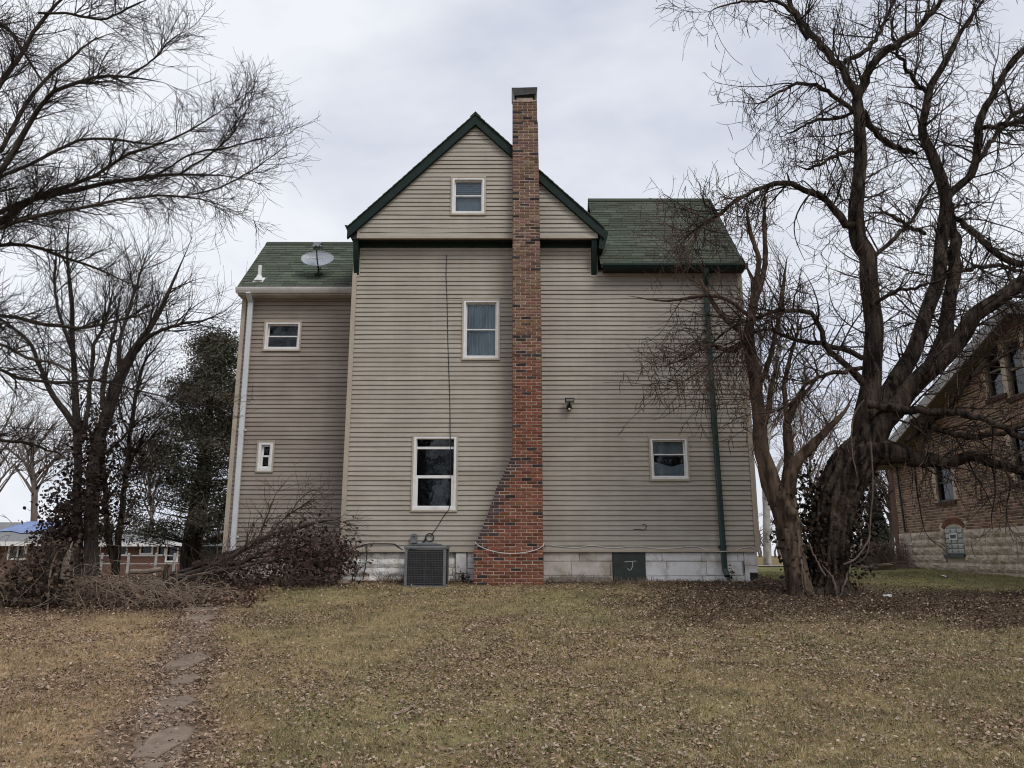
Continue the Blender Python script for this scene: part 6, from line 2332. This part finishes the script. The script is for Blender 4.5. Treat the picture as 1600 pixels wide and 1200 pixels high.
# pale sycamore standing close behind the house corner
Y3 = 28.0
g3 = at(1199, 880, Y3); g3.z = gzf(g3.x, Y3)
stem_tree('sycamore_tree', 'white-barked tree just behind the right corner of the tan house', [
    ([(1199, 890, 17), (1198, 840, 16), (1197, 780, 15), (1196, 730, 14), (1200, 680, 12), (1206, 620, 10), (1214, 560, 8), (1220, 500, 5), (1224, 440, 3)], Y3, Y3),
    ([(1198, 770, 9), (1215, 735, 9), (1235, 690, 7), (1248, 640, 6), (1256, 580, 4), (1262, 530, 3)], Y3, Y3 - .6),
    ([(1197, 730, 8), (1186, 690, 7), (1178, 640, 6), (1172, 600, 4)], Y3, Y3 + 1.2),
    ([(1202, 680, 7), (1225, 640, 6), (1260, 612, 5), (1290, 570, 3)], Y3, Y3 + 1.2),
    ([(1206, 630, 6), (1192, 590, 5), (1188, 540, 4), (1184, 500, 3)], Y3, Y3 - .6),
    ([(1240, 680, 5), (1270, 655, 4), (1300, 640, 3), (1320, 610, 2)], Y3 - .3, Y3 + .6),
    ([(1214, 560, 5), (1235, 520, 4), (1250, 470, 3)], Y3, Y3 + 1),
], tuple(g3), M['bark_syc'], M['twig_far'], 90, 330, 600, (.7, 2.2), None, 20, 12, 1.4)
# far dark evergreen between the tree and the brick house
def cone_tree(label, px, base, topy, wpx, Y, col, seed):
    g = at(px, base, Y); g.z = gzf(g.x, Y)
    t = empty('evergreen_tree', tuple(g)); tag(t, label, 'tree')
    tz = at(px, topy, Y).z
    P = np.array([[g.x, Y, g.z + (tz - g.z) * q] for q in np.linspace(0, .95, 6)]); Rr = np.linspace(.16, .02, 6)
    V, F = tubes_np([(P[None], Rr[None], 8)]); mesh_np('trunk', V, F, M['bark_dark'], parent=t)
    n = 4200
    f = rng.uniform(0, 1, n) ** 1.2
    wd = wpx / 2 / pxm(px, base, Y) * (1 - f) ** .8 * (.6 + .5 * vnoise(f * 14, f * 0, 1, seed))
    a = rng.uniform(0, 2 * math.pi, n); q = rng.uniform(.2, 1, n) ** .5
    pts = np.stack([g.x + wd * q * np.cos(a), Y + wd * q * np.sin(a), g.z + .5 + (tz - g.z - .5) * f - .12 * q], 1)
    cols = np.array(col) * rng.uniform(.5, 1.5, (n, 1))
    V, F, cc = leaf_quads(pts, rng.uniform(.15, .38, n), cols, aspect=.4)
    o = mesh_np('foliage', V, F, M['leaf'], cc, parent=t); o['kind'] = 'stuff'
cone_tree('far grey-green evergreen between the leaning tree and the brick house', 1374, 870, 758, 60, 48, (.05, .055, .042), 5)

# ------------------------------------------------------------------ far treeline closing the horizon
P = []
n = 900
x = rng.uniform(-190, 190, n); y = rng.uniform(120, 190, n)
K = 6
TT = np.zeros((n, K, 3)); hh = rng.uniform(4, 10, n)
for k in range(K):
    TT[:, k] = np.stack([x + rng.normal(0, .25, n) * k, y, gz(x, y) - .2 + hh * k / (K - 1)], 1)
TR = np.linspace(.22, .03, K)[None] * np.ones((n, 1))
A, AR = spawn(TT, TR, 5000, .2, 1, 1.2, 4.0, 20, 60, 5, .1, .05, .6, .03, .4, .08)
V, F = tubes_np([(TT, TR, 4), (A, AR, 3)])
tag(mesh_np('treeline', V, F, M['twig_far'], origin=(0, 150, 1)), 'distant grey-brown line of bare woodland along the horizon', 'woodland', kind='stuff')

# bare woodland on the other side of the yard, behind the camera: what the window panes look out on
n = 60
x = rng.uniform(-34, 34, n); y = rng.uniform(-36, -20, n)
TT = np.zeros((n, K, 3)); hh = rng.uniform(13, 23, n)
for k in range(K):
    TT[:, k] = np.stack([x + rng.normal(0, .25, n) * k, y, gz(x, y) - .2 + hh * k / (K - 1)], 1)
TR = np.linspace(.2, .03, K)[None] * np.ones((n, 1))
A, AR = spawn(TT, TR, 1500, .15, 1, 2.0, 6.5, 20, 55, 6, .1, .05, .6, .02, .4, .09)
B, BR = spawn(A, AR, 5200, .1, 1, .8, 2.8, 20, 60, 4, .1, .05, .6, .016, .4, .04)
V, F = tubes_np([(TT, TR, 6), (A, AR, 4), (B, BR, 3)])
tag(mesh_np('woodland', V, F, M['bark_grey'], origin=(0, -26, 0)), 'bare woodland behind the viewer mirrored in the window panes', 'woodland', kind='stuff')

# ================================================================== THICKETS AND BRUSH
def arcs(n, bx, by, lx, ly, h0, h1, reach, K=10, rad=.0052, jit=.09):
    P = np.zeros((n, K, 3))
    x0, y0 = rng.uniform(bx[0], bx[1], n), rng.uniform(by[0], by[1], n)
    a = rng.uniform(0, 2 * math.pi, n)
    Lr = rng.uniform(*reach, n); H = rng.uniform(h0, h1, n)
    for k in range(K):
        t = k / (K - 1)
        xx = x0 + np.cos(a) * Lr * t + rng.normal(0, jit, n) * t
        yy = y0 + np.sin(a) * Lr * .5 * t + rng.normal(0, jit, n) * t
        P[:, k] = np.stack([xx, yy, gz(xx, yy) + H * np.sin(math.pi * np.minimum(t * 1.0, .93)) * (1 - .15 * t)], 1)
    Rr = np.linspace(1, .45, K)[None] * rng.uniform(rad * .6, rad * 1.5, (n, 1))
    return P, Rr


tkY = 12.6
a1 = arcs(105, (-8.6, -5.5), (12.2, 14.2), 0, 0, .12, .58, (.6, 2.2))
a2 = arcs(85, (-8.8, -7.0), (12.4, 13.6), 0, 0, .3, 1.15, (.5, 2.0))
a3 = arcs(60, (-5.9, -4.9), (12.3, 13.6), 0, 0, .1, .45, (.4, 1.3))
V, F = tubes_np([(*a1, 4), (*a2, 4), (*a3, 4)])
tag(mesh_np('bramble', V, F, M['cane'], smooth=True, origin=(-7, 13, .8)), 'tangle of dry tan canes arching over the ground at the left of the yard', 'brambles', kind='stuff')
# dark bed of fallen leaves under the canes
n = 7000
x = rng.uniform(-9.4, -4.0, n); y = 12.3 + rng.uniform(0, 1, n) ** 1.6 * 2.0
q = rng.random(n) < .25 + .9 * vnoise(x, y, 1.6, 51) * sstep(-3.9, -4.9, x)
x, y = x[q], y[q]; n = len(x)
z = gz(x, y) + rng.uniform(.01, .12, n) * vnoise(x, y, 1.3, 52) * 2 + .01
c = np.array([.085, .050, .040]) * rng.uniform(.4, 1.7, (n, 1)); k_l = rng.random(n) < .25; c[k_l] = np.array([.28, .19, .13]) * rng.uniform(.6, 1.2, (k_l.sum(), 1))
V, F, cc = leaf_quads(np.stack([x, y, z], 1), rng.uniform(.03, .08, n), c, fold=.5, aspect=.65, flat=.5)
tag(mesh_np('leaf_drift', V, F, M['leaf'], cc, origin=(-6.5, 12.8, .8)), 'drift of dark reddish-brown leaves caught under the tan canes', 'leaves', kind='stuff')
# vine-smothered stump
sg = ground_at(72, 948)
sp = empty('stump', tuple(sg))
tag(sp, 'broken tree stump smothered in dead vines at the left of the yard', 'tree stump')
P, Rr = limb_path([(70, 955, 44), (74, 920, 38), (84, 885, 33), (92, 858, 24), (97, 845, 15)], sg.y, sg.y + .1, 12, 0)
bark_trunk('trunk', P, Rr, M['bark_dark'], sp, sides=20, K=40, ridge=.16, flare=.2, seed=6)
P, Rr = limb_path([(100, 905, 14), (106, 875, 13), (110, 855, 11), (114, 846, 8)], sg.y - .1, sg.y - .05, 8, 0)
limb_obj('broken_limb', P, Rr, M['wood_grey'], sp, 10)
P, Rr = limb_path([(74, 958, 3.4), (76, 920, 3.2), (80, 890, 3), (90, 862, 2.6), (104, 854, 2)], sg.y - .35, sg.y - .3, 14, 0)
limb_obj('vine', P, Rr, M['cane'], sp, 6)
pts = []
for (px, py, n, sx, sy) in ((60, 905, 520, 16, 26), (95, 890, 240, 16, 20), (36, 890, 180, 16, 12), (14, 925, 260, 16, 14), (70, 938, 360, 26, 9), (106, 862, 120, 12, 8), (84, 852, 140, 14, 7)):
    for _ in range(n):
        p = at(px + random.gauss(0, sx), min(py + random.gauss(0, sy), 952), sg.y + random.uniform(-.45, .5))
        pts.append((p.x, p.y, max(p.z, gzf(p.x, p.y) + .02)))
pts = np.array(pts)
ic = np.array([.075, .053, .040]) * rng.uniform(.2, 2.0, (len(pts), 1))
V, F, cc = leaf_quads(pts, rng.uniform(.03, .09, len(pts)), ic, aspect=.7)
o = mesh_np('dead_leaves', V, F, M['leaf'], cc, parent=sp); o['kind'] = 'stuff'
# old wooden post at the end of the brambles
pg = ground_at(259, 935)
mb = MB()
pt = [at(262, 935, pg.y), at(260, 915, pg.y), at(258, 895, pg.y), at(263, 882, pg.y)]
mb.tube(smooth_path(np.array([tuple(q) for q in pt]), 10), [.055, .05, .05, .048, .046, .045, .043, .043, .04, .036], 8)
tag(mb.build('post', M['bark_dark'], None, origin=tuple(pg)), 'crooked old wooden post at the right end of the brambles', 'post')
lg = at(256, 891, pg.y + .1)
mb = MB(); mb.tube([at(205, 893, pg.y + .35), at(232, 893, pg.y + .2), at(255, 889, pg.y + .06)], [.04, .045, .04], 9)
tag(mb.build('log', M['cane'], None, origin=tuple(lg)), 'short pale cut branch resting on the brambles against the old post', 'log')

# brush pile: cut limbs with withered purple-brown leaves heaped against the house
bp_ = ground_at(430, 912)
br = empty('brush_pile', tuple(bp_))
tag(br, 'heap of fallen branches with withered purple-brown leaves against the addition', 'brush pile')
BRP = [
    ([(268, 908, 13), (320, 888, 13), (365, 868, 12), (410, 842, 11), (450, 828, 10), (490, 818, 8), (525, 812, 5), (548, 822, 3), (560, 838, 2)], 14.9, 15.6),
    ([(270, 916, 11), (330, 898, 11), (380, 876, 10), (430, 855, 8), (480, 845, 6), (520, 850, 4)], 14.7, 15.3),
    ([(262, 898, 10), (310, 885, 10), (352, 872, 9), (400, 850, 8), (440, 833, 7), (470, 824, 4)], 15.2, 15.8),
    ([(290, 905, 9), (340, 893, 9), (390, 885, 8), (440, 872, 6), (500, 868, 4)], 14.6, 15.0),
    ([(300, 882, 8), (345, 868, 8), (390, 850, 7), (430, 838, 5), (460, 822, 3)], 15.4, 16.2),
    ([(320, 895, 7), (370, 880, 7), (420, 868, 6), (470, 862, 4), (520, 870, 3)], 14.8, 15.4),
    ([(409, 836, 4), (411, 822, 4), (420, 800, 3.4), (427, 782, 3), (432, 768, 2)], 15.4, 15.5),
    ([(429, 829, 4), (440, 813, 4), (465, 795, 3.4), (485, 782, 3), (500, 776, 2)], 15.4, 15.5),
    ([(455, 800, 3), (465, 785, 2.6), (480, 770, 2.4), (495, 766, 2), (503, 770, 1.6), (501, 778, 1.4)], 15.5, 15.6),
    ([(440, 930, 5), (455, 900, 5), (470, 880, 4), (490, 900, 3)], 14.5, 14.6),
    ([(350, 915, 5), (355, 890, 4), (352, 870, 3)], 14.7, 14.9),
    ([(425, 880, 5), (460, 905, 5), (485, 910, 4)], 14.5, 14.5),
]
PB, RB_ = [], []
for px, ya, yb in BRP:
    P, Rr = limb_path(px, ya, yb, 14, .016)
    Rr = Rr * .62
    P[:, 2] = np.maximum(P[:, 2], gz(P[:, 0], P[:, 1]) + Rr)
    PB.append(P); RB_.append(Rr)
    limb_obj('branch', P, Rr, M['bark_grey'], br, 8)
PB, RB_ = np.array(PB), np.array(RB_)
A, AR = spawn(PB, RB_, 260, .15, 1, .25, 1.0, 20, 65, 8, .12, -.02, .5, .003, .3, .010)
B, BR = spawn(A, AR, 1100, .1, 1, .12, .5, 25, 70, 6, .16, -.01, .7, .0025, .3, .006)
for q in (A, B):
    q[:, :, 2] = np.maximum(q[:, :, 2], gz(q[:, :, 0], q[:, :, 1]) + .01)
    q[:, :, 1] = np.minimum(q[:, :, 1], np.where(q[:, :, 0] < XL, YA - .06, YW - .06))
V, F = tubes_np([(A, AR, 5), (B, BR, 3)])
o = mesh_np('twig', V, F, M['twig_red'], smooth=True, parent=br); o['kind'] = 'stuff'
pts = []
for (px, py, n, sx, sy) in ((490, 860, 1100, 34, 24), (500, 885, 700, 26, 18), (455, 880, 500, 34, 18), (540, 868, 160, 9, 14), (420, 895, 300, 40, 10), (470, 835, 120, 30, 8), (350, 905, 200, 40, 8)):
    for _ in range(n):
        p = at(px + random.gauss(0, sx), min(py + random.gauss(0, sy), 916), random.uniform(14.7, 15.75))
        pts.append((p.x, p.y, max(p.z, gzf(p.x, p.y) + .02)))
pts = np.array(pts)
ic = np.array([.088, .060, .056]) * rng.uniform(.35, 1.7, (len(pts), 1))
V, F, cc = leaf_quads(pts, rng.uniform(.045, .105, len(pts)), ic, aspect=.55)
o = mesh_np('withered_leaves', V, F, M['leaf'], cc, parent=br); o['kind'] = 'stuff'
# stones at the foot of the brush
for i, (px, py, wp, hp) in enumerate(((536, 912, 26, 10), (452, 905, 22, 18), (474, 906, 18, 22), (430, 903, 20, 16))):
    g = ground_at(px, 915)
    sx, sz = wp / 2 / pxm(px, py, g.y), hp / pxm(px, py, g.y)
    mb = MB()
    nr_, na_ = 5, 9
    for a in range(nr_):
        for b_ in range(na_):
            ph = math.pi * a / (nr_ - 1) - math.pi / 2
            th = 2 * math.pi * b_ / na_
            cp_ = max(math.cos(ph), 0) ** .5
            j = random.uniform(.88, 1.1)
            mb.v.append((g.x + sx * cp_ * math.cos(th) * j, g.y + .12 * cp_ * math.sin(th) * j, g.z + sz * .45 + sz * .55 * math.sin(ph)))
    for a in range(nr_ - 1):
        for b_ in range(na_):
            mb.f.append((a * na_ + b_, a * na_ + (b_ + 1) % na_, (a + 1) * na_ + (b_ + 1) % na_, (a + 1) * na_ + b_)); mb.m.append(0)
    lab = ['flat tan stone on the ground where the whitewashed foundation begins', 'rough stone block half hidden under the withered leaves', 'upright stone block beneath the heap of branches', 'small stone block at the left under the withered leaves'][i]
    tag(mb.build('rock', M['stone'], None, origin=tuple(g)), lab, 'rock')

# small dead plants by the whitewashed wall
for i, (px, hpx, lab) in enumerate(((552, 50, 'thin dead climber with curled leaves on the whitewashed wall'), (724, 24, 'small dry sprig between air conditioner and chimney'), (1141, 26, 'tuft of dry weeds at the foot of the green downspout'))):
    g = ground_at(px, 913)
    yy = YW - .12
    n = 7
    P = np.zeros((n, 8, 3)); d = rng.normal(0, .25, (n, 3)); d[:, 2] = 1; d[:, 1] *= .2
    P[:, 0] = np.array([at(px, 913, yy).x, yy, gzf(at(px, 913, yy).x, yy)]) + rng.normal(0, .04, (n, 3)) * np.array([1, .5, 0])
    st = (hpx / 77 / 7) * rng.uniform(.4, 1.05, n)[:, None]
    for k in range(1, 8):
        d = d + rng.normal(0, .22, (n, 3)) * np.array([1, .3, .4]); d /= np.linalg.norm(d, axis=1, keepdims=True)
        P[:, k] = P[:, k - 1] + d * st
    P[:, :, 1] = np.minimum(P[:, :, 1], YW - .05)
    pl = empty('dead_plant', tuple(P[0, 0])); tag(pl, lab, 'plant')
    V, F = tubes_np([(P, np.full((n, 8), .007) * np.linspace(1, .4, 8), 4)])
    mesh_np('stem', V, F, M['twig_red'] if i < 2 else M['cane'], parent=pl)
    c = P[:, 3:].reshape(-1, 3); c = c + rng.normal(0, .02, c.shape)
    V, F, cc = leaf_quads(c, rng.uniform(.03, .07, len(c)), np.array([.045, .032, .026]) * rng.uniform(.5, 1.6, (len(c), 1)))
    o = mesh_np('leaves', V, F, M['leaf'], cc, parent=pl); o['kind'] = 'stuff'
# dry reeds and rubble by the brick house corner
a4 = arcs(420, (10.2, 11.3), (22.4, 24.0), 0, 0, .3, .85, (.3, 1.0), rad=.006)
V, F = tubes_np([(*a4, 3)])
tag(mesh_np('dry_stalks', V, F, M['cane'], origin=(10.8, 23, 1.2)), 'clump of flattened tan stalks by the corner of the brick house', 'dry stalks', kind='stuff')
for i, (px, py, wp, hp, lab) in enumerate(((1380, 886, 30, 8, 'long flat stone lying before the tan stalks'), (1404, 884, 20, 9, 'squarish stone nearest the brick house corner'), (1358, 887, 18, 6, 'small flat stone farthest from the brick house corner'))):
    g = ground_at(px, py + 4)
    sx = wp / 2 / pxm(px, py, g.y); sz = hp / pxm(px, py, g.y)
    mb = MB(); mb.box(g.x - sx, g.x + sx, g.y - .2, g.y + .2, g.z - .05, g.z + sz, j=.045, bev=.04)
    tag(mb.build('rock', M['stone'], None, origin=tuple(g)), lab, 'rock')
# scraps of paper
for (px, py, wp, lab) in ((1474, 904, 17, 'crumpled white paper on the green grass before the brick house'), (1388, 935, 9, 'small white scrap on the leaf-strewn soil right of the leaning tree')):
    g = ground_at(px, py)
    s_ = wp / 2 / pxm(px, py, g.y)
    mb = MB(); n_ = 7
    hgt = [[random.uniform(.02, .075) for _ in range(4)] for _ in range(n_)]
    for a in range(n_ - 1):
        for b_ in range(3):
            f = lambda p, q: (g.x - s_ + 2 * s_ * p / (n_ - 1) + .012 * math.sin(q * 3 + p), g.y - .1 + .2 * q / 3, g.z + hgt[p][q])
            mb.quad(f(a, b_), f(a + 1, b_), f(a + 1, b_ + 1), f(a, b_ + 1))
    tag(mb.build('paper_scrap', M['print_white'], None, origin=tuple(g), recalc=False), lab, 'litter')
# fallen stick in the grass
for (pts_, lab) in ((((615, 1123), (635, 1116), (648, 1108)), 'short pale stick lying in the lawn right of the stepping stones'), (((1090, 924), (1120, 922), (1145, 926)), 'dark fallen stick on the bare soil below the green downspout')):
    q = [ground_at(*p) + Vector((0, 0, .03)) for p in pts_]
    mb = MB(); mb.tube(q, [.014, .016, .01], 6)
    tag(mb.build('stick', M['cane'] if pts_[0][0] < 700 else M['bark_grey'], None, origin=tuple(q[0])), lab, 'stick')
# overhead wire at far left
w0, w1 = at(-60, 655, 30), at(128, 674, 30)
mb = MB(); mb.tube([w0, (w0 + w1) / 2 - Vector((0, 0, .12)), w1], .018, 5)
tag(mb.build('overhead_wire', M['black'], None, origin=tuple(w0)), 'thin black overhead wire running to the ivy-clad tree at left', 'wire')

# dry weeds and stalks along the foot of the walls
n = 1500
x = np.concatenate([rng.uniform(XL, XR, n - 300), rng.uniform(4.6, 6.8, 300)])
y = np.where(x < XR, 15.96 - np.abs(rng.normal(0, .09, n)), 14.1 + rng.normal(0, .35, n))
q = (vnoise(x, y * 0, 1.7, 61) > .42) & ~((x > -1.0) & (x < .65) & (y > 15.3)) & ~((x > AX0) & (x < AX1))
x, y = x[q], y[q]; n = len(x)
P = np.zeros((n, 5, 3)); d = rng.normal(0, .45, (n, 3)); d[:, 2] = 1
P[:, 0] = np.stack([x, y, gz(x, y)], 1)
st = rng.uniform(.02, .11, n)[:, None] * (.4 + vnoise(x, y * 0, .8, 62)[:, None]) / 2
for k in range(1, 5):
    d = d + rng.normal(0, .3, (n, 3)); P[:, k] = P[:, k - 1] + d / np.linalg.norm(d, axis=1, keepdims=True) * st
P[:, :, 1] = np.where((P[:, :, 0] < XR) & (P[:, :, 0] > XL), np.minimum(P[:, :, 1], YW - .02), P[:, :, 1])
V, F = tubes_np([(P, np.full((n, 5), .0035), 3)])
tag(mesh_np('weeds', V, F, M['cane'], origin=(0, 15.9, 1)), 'dry weed stalks sprouting along the foot of the foundation', 'weeds', kind='stuff')

# ================================================================== GRASS AND FALLEN LEAVES
def in_view(n, y0, y1, margin=2.3):
    """ground points with even density over the seen wedge of lawn"""
    y = np.sqrt(rng.uniform(y0 ** 2, y1 ** 2, n))
    x = rng.uniform(-1, 1, n) * (y * .70 + margin)
    return x, y


def blades(n, y0, y1, h0, h1, wd, seed):
    x, y = in_view(n, y0, y1)
    path_, tan, soil, green = zones(x, y)
    keep = rng.random(n) > np.maximum(path_ * .97, soil * .90)
    house_ = (y > YW - .05) & (x > XL - .1) & (x < XR + .1) | (y > YA - .05) & (x > XA - .1) & (x < XL)
    clump = vnoise(x, y, 5.0, seed)
    keep &= ~house_ & (rng.random(n) < .35 + .9 * clump)
    x, y, tan, green, soil, clump = x[keep], y[keep], tan[keep], green[keep], soil[keep], clump[keep]
    n = len(x)
    z = gz(x, y) + .028 * (vnoise(x, y, 4.5, 6) - .5) - .006
    h = rng.uniform(h0, h1, n) * (.6 + .8 * clump)
    a = rng.uniform(0, 2 * math.pi, n)
    lean = rng.uniform(.15, 1.1, n)
    la = rng.uniform(0, 2 * math.pi, n)
    ca, sa = np.cos(a) * wd, np.sin(a) * wd
    dx, dy = np.cos(la) * lean * h, np.sin(la) * lean * h
    b0 = np.stack([x - ca, y - sa, z], 1); b1 = np.stack([x + ca, y + sa, z], 1)
    m0 = np.stack([x - ca * .8 + dx * .4, y - sa * .8 + dy * .4, z + h * .62], 1); m1 = np.stack([x + ca * .8 + dx * .4, y + sa * .8 + dy * .4, z + h * .62], 1)
    tp_ = np.stack([x + dx, y + dy, z + h * (1 - .25 * lean)], 1)
    tp2_ = tp_ + np.stack([ca * .2, sa * .2, ca * 0], 1)
    V = np.stack([b0, b1, tp_], 1).reshape(-1, 3)
    k = np.arange(n)[:, None] * 3
    F = k + np.array([[0, 1, 2]])
    base = turf_col(x, y)
    g = rng.random(n)
    c = base * rng.uniform(.75, 1.6, (n, 1))
    straw = g < .38
    c[straw] = np.array([.48, .385, .245]) * rng.uniform(.65, 1.2, (straw.sum(), 1))
    gr = (g > .80) & (rng.random(n) > tan * .8)
    c[gr] = np.array([.16, .18, .07]) * rng.uniform(.6, 1.3, (gr.sum(), 1))
    return V, F, np.repeat(c, 3, axis=0)


b1_ = blades(430000, 5.0, 8.5, .018, .060, .0026, 31)
b2_ = blades(340000, 8.4, 12.6, .018, .060, .0036, 32)
b3_ = blades(185000, 12.5, 20.0, .018, .060, .0050, 33)
V = np.concatenate([q[0] for q in (b1_, b2_, b3_)])
off, FF = 0, []
for q in (b1_, b2_, b3_):
    FF.append(q[1] + off); off += len(q[0])
tag(mesh_np('grass', V, np.concatenate(FF), M['blade'], np.concatenate([q[2] for q in (b1_, b2_, b3_)])), 'patchy winter lawn of dry tan and olive grass', 'grass', kind='stuff')


def leaves(n, y0, y1, s0, s1, lo=False):
    x, y = in_view(n, y0, y1)
    path_, tan, soil, green = zones(x, y)
    den = .09 + .36 * (1 - sstep(5.2, 10.5, y)) + .80 * np.clip(vnoise(x, y, .8, 41) * 1.9 - .62, 0, 1) * (.4 + 1.1 * vnoise(x, y, 2.3, 44)) + .5 * soil + .75 * path_ * vnoise(x, y, 2.2, 12) * 1.4
    den = den * (.55 + .9 * vnoise(x, y, 3.0, 42)) * (1 - .72 * sstep(15.0, 16.0, y) * (x > 5.3))
    # keep the stepping stones mostly swept
    for (px, py, wp, hp) in STONES:
        c = ground_at(px, min(py, 1200))
        hx = wp / 2 / pxm(px, py, c.y)
        q1, q0 = ground_at(px, py - hp / 2), ground_at(px, min(py + hp / 2, 1215))
        on = (np.abs(x - c.x) < hx * .68) & (y > q0.y) & (y < q1.y)
        den[on] *= .22
    house_ = (y > YW - .06) & (x > XL - .1) & (x < XR + .1) | (y > YA - .06) & (x > XA - .1) & (x < XL)
    keep = (rng.random(n) < den) & ~house_
    x, y, soil, path_ = x[keep], y[keep], soil[keep], path_[keep]
    n = len(x)
    z = gz(x, y) + .028 * (vnoise(x, y, 4.5, 6) - .5) + rng.uniform(.008, .035, n)
    g = rng.random(n)
    c = np.where((g < .42)[:, None], np.array([[.44, .33, .24]]), np.where((g < .72)[:, None], np.array([[.32, .215, .145]]), np.where((g < .86)[:, None], np.array([[.50, .41, .33]]), np.array([[.20, .125, .085]]))))
    c = c * rng.uniform(.65, 1.2, (n, 1))
    dk = (rng.random(n) < soil * .72)
    c[dk] = np.array([.13, .09, .063]) * rng.uniform(.45, 1.5, (dk.sum(), 1))
    return leaf_quads(np.stack([x, y, z], 1), rng.uniform(s0, s1, n), c, fold=.5, aspect=.62, flat=.75, nrm=(0, 0, 1), lo=lo)


l1_ = leaves(82000, 5.0, 8.5, .012, .045, True)
l2_ = leaves(122000, 8.5, 13.0, .014, .050, True)
l3_ = leaves(66000, 13.0, 18.5, .018, .060, True)
V = np.concatenate([q[0] for q in (l1_, l2_, l3_)])
off, FF = 0, []
for q in (l1_, l2_, l3_):
    FF.append(q[1] + off); off += len(q[0])
tag(mesh_np('fallen_leaves', V, np.concatenate(FF), M['leaf'], np.concatenate([q[2] for q in (l1_, l2_, l3_)]) * .92), 'curled tan and brown fallen leaves strewn over the lawn', 'leaves', kind='stuff')
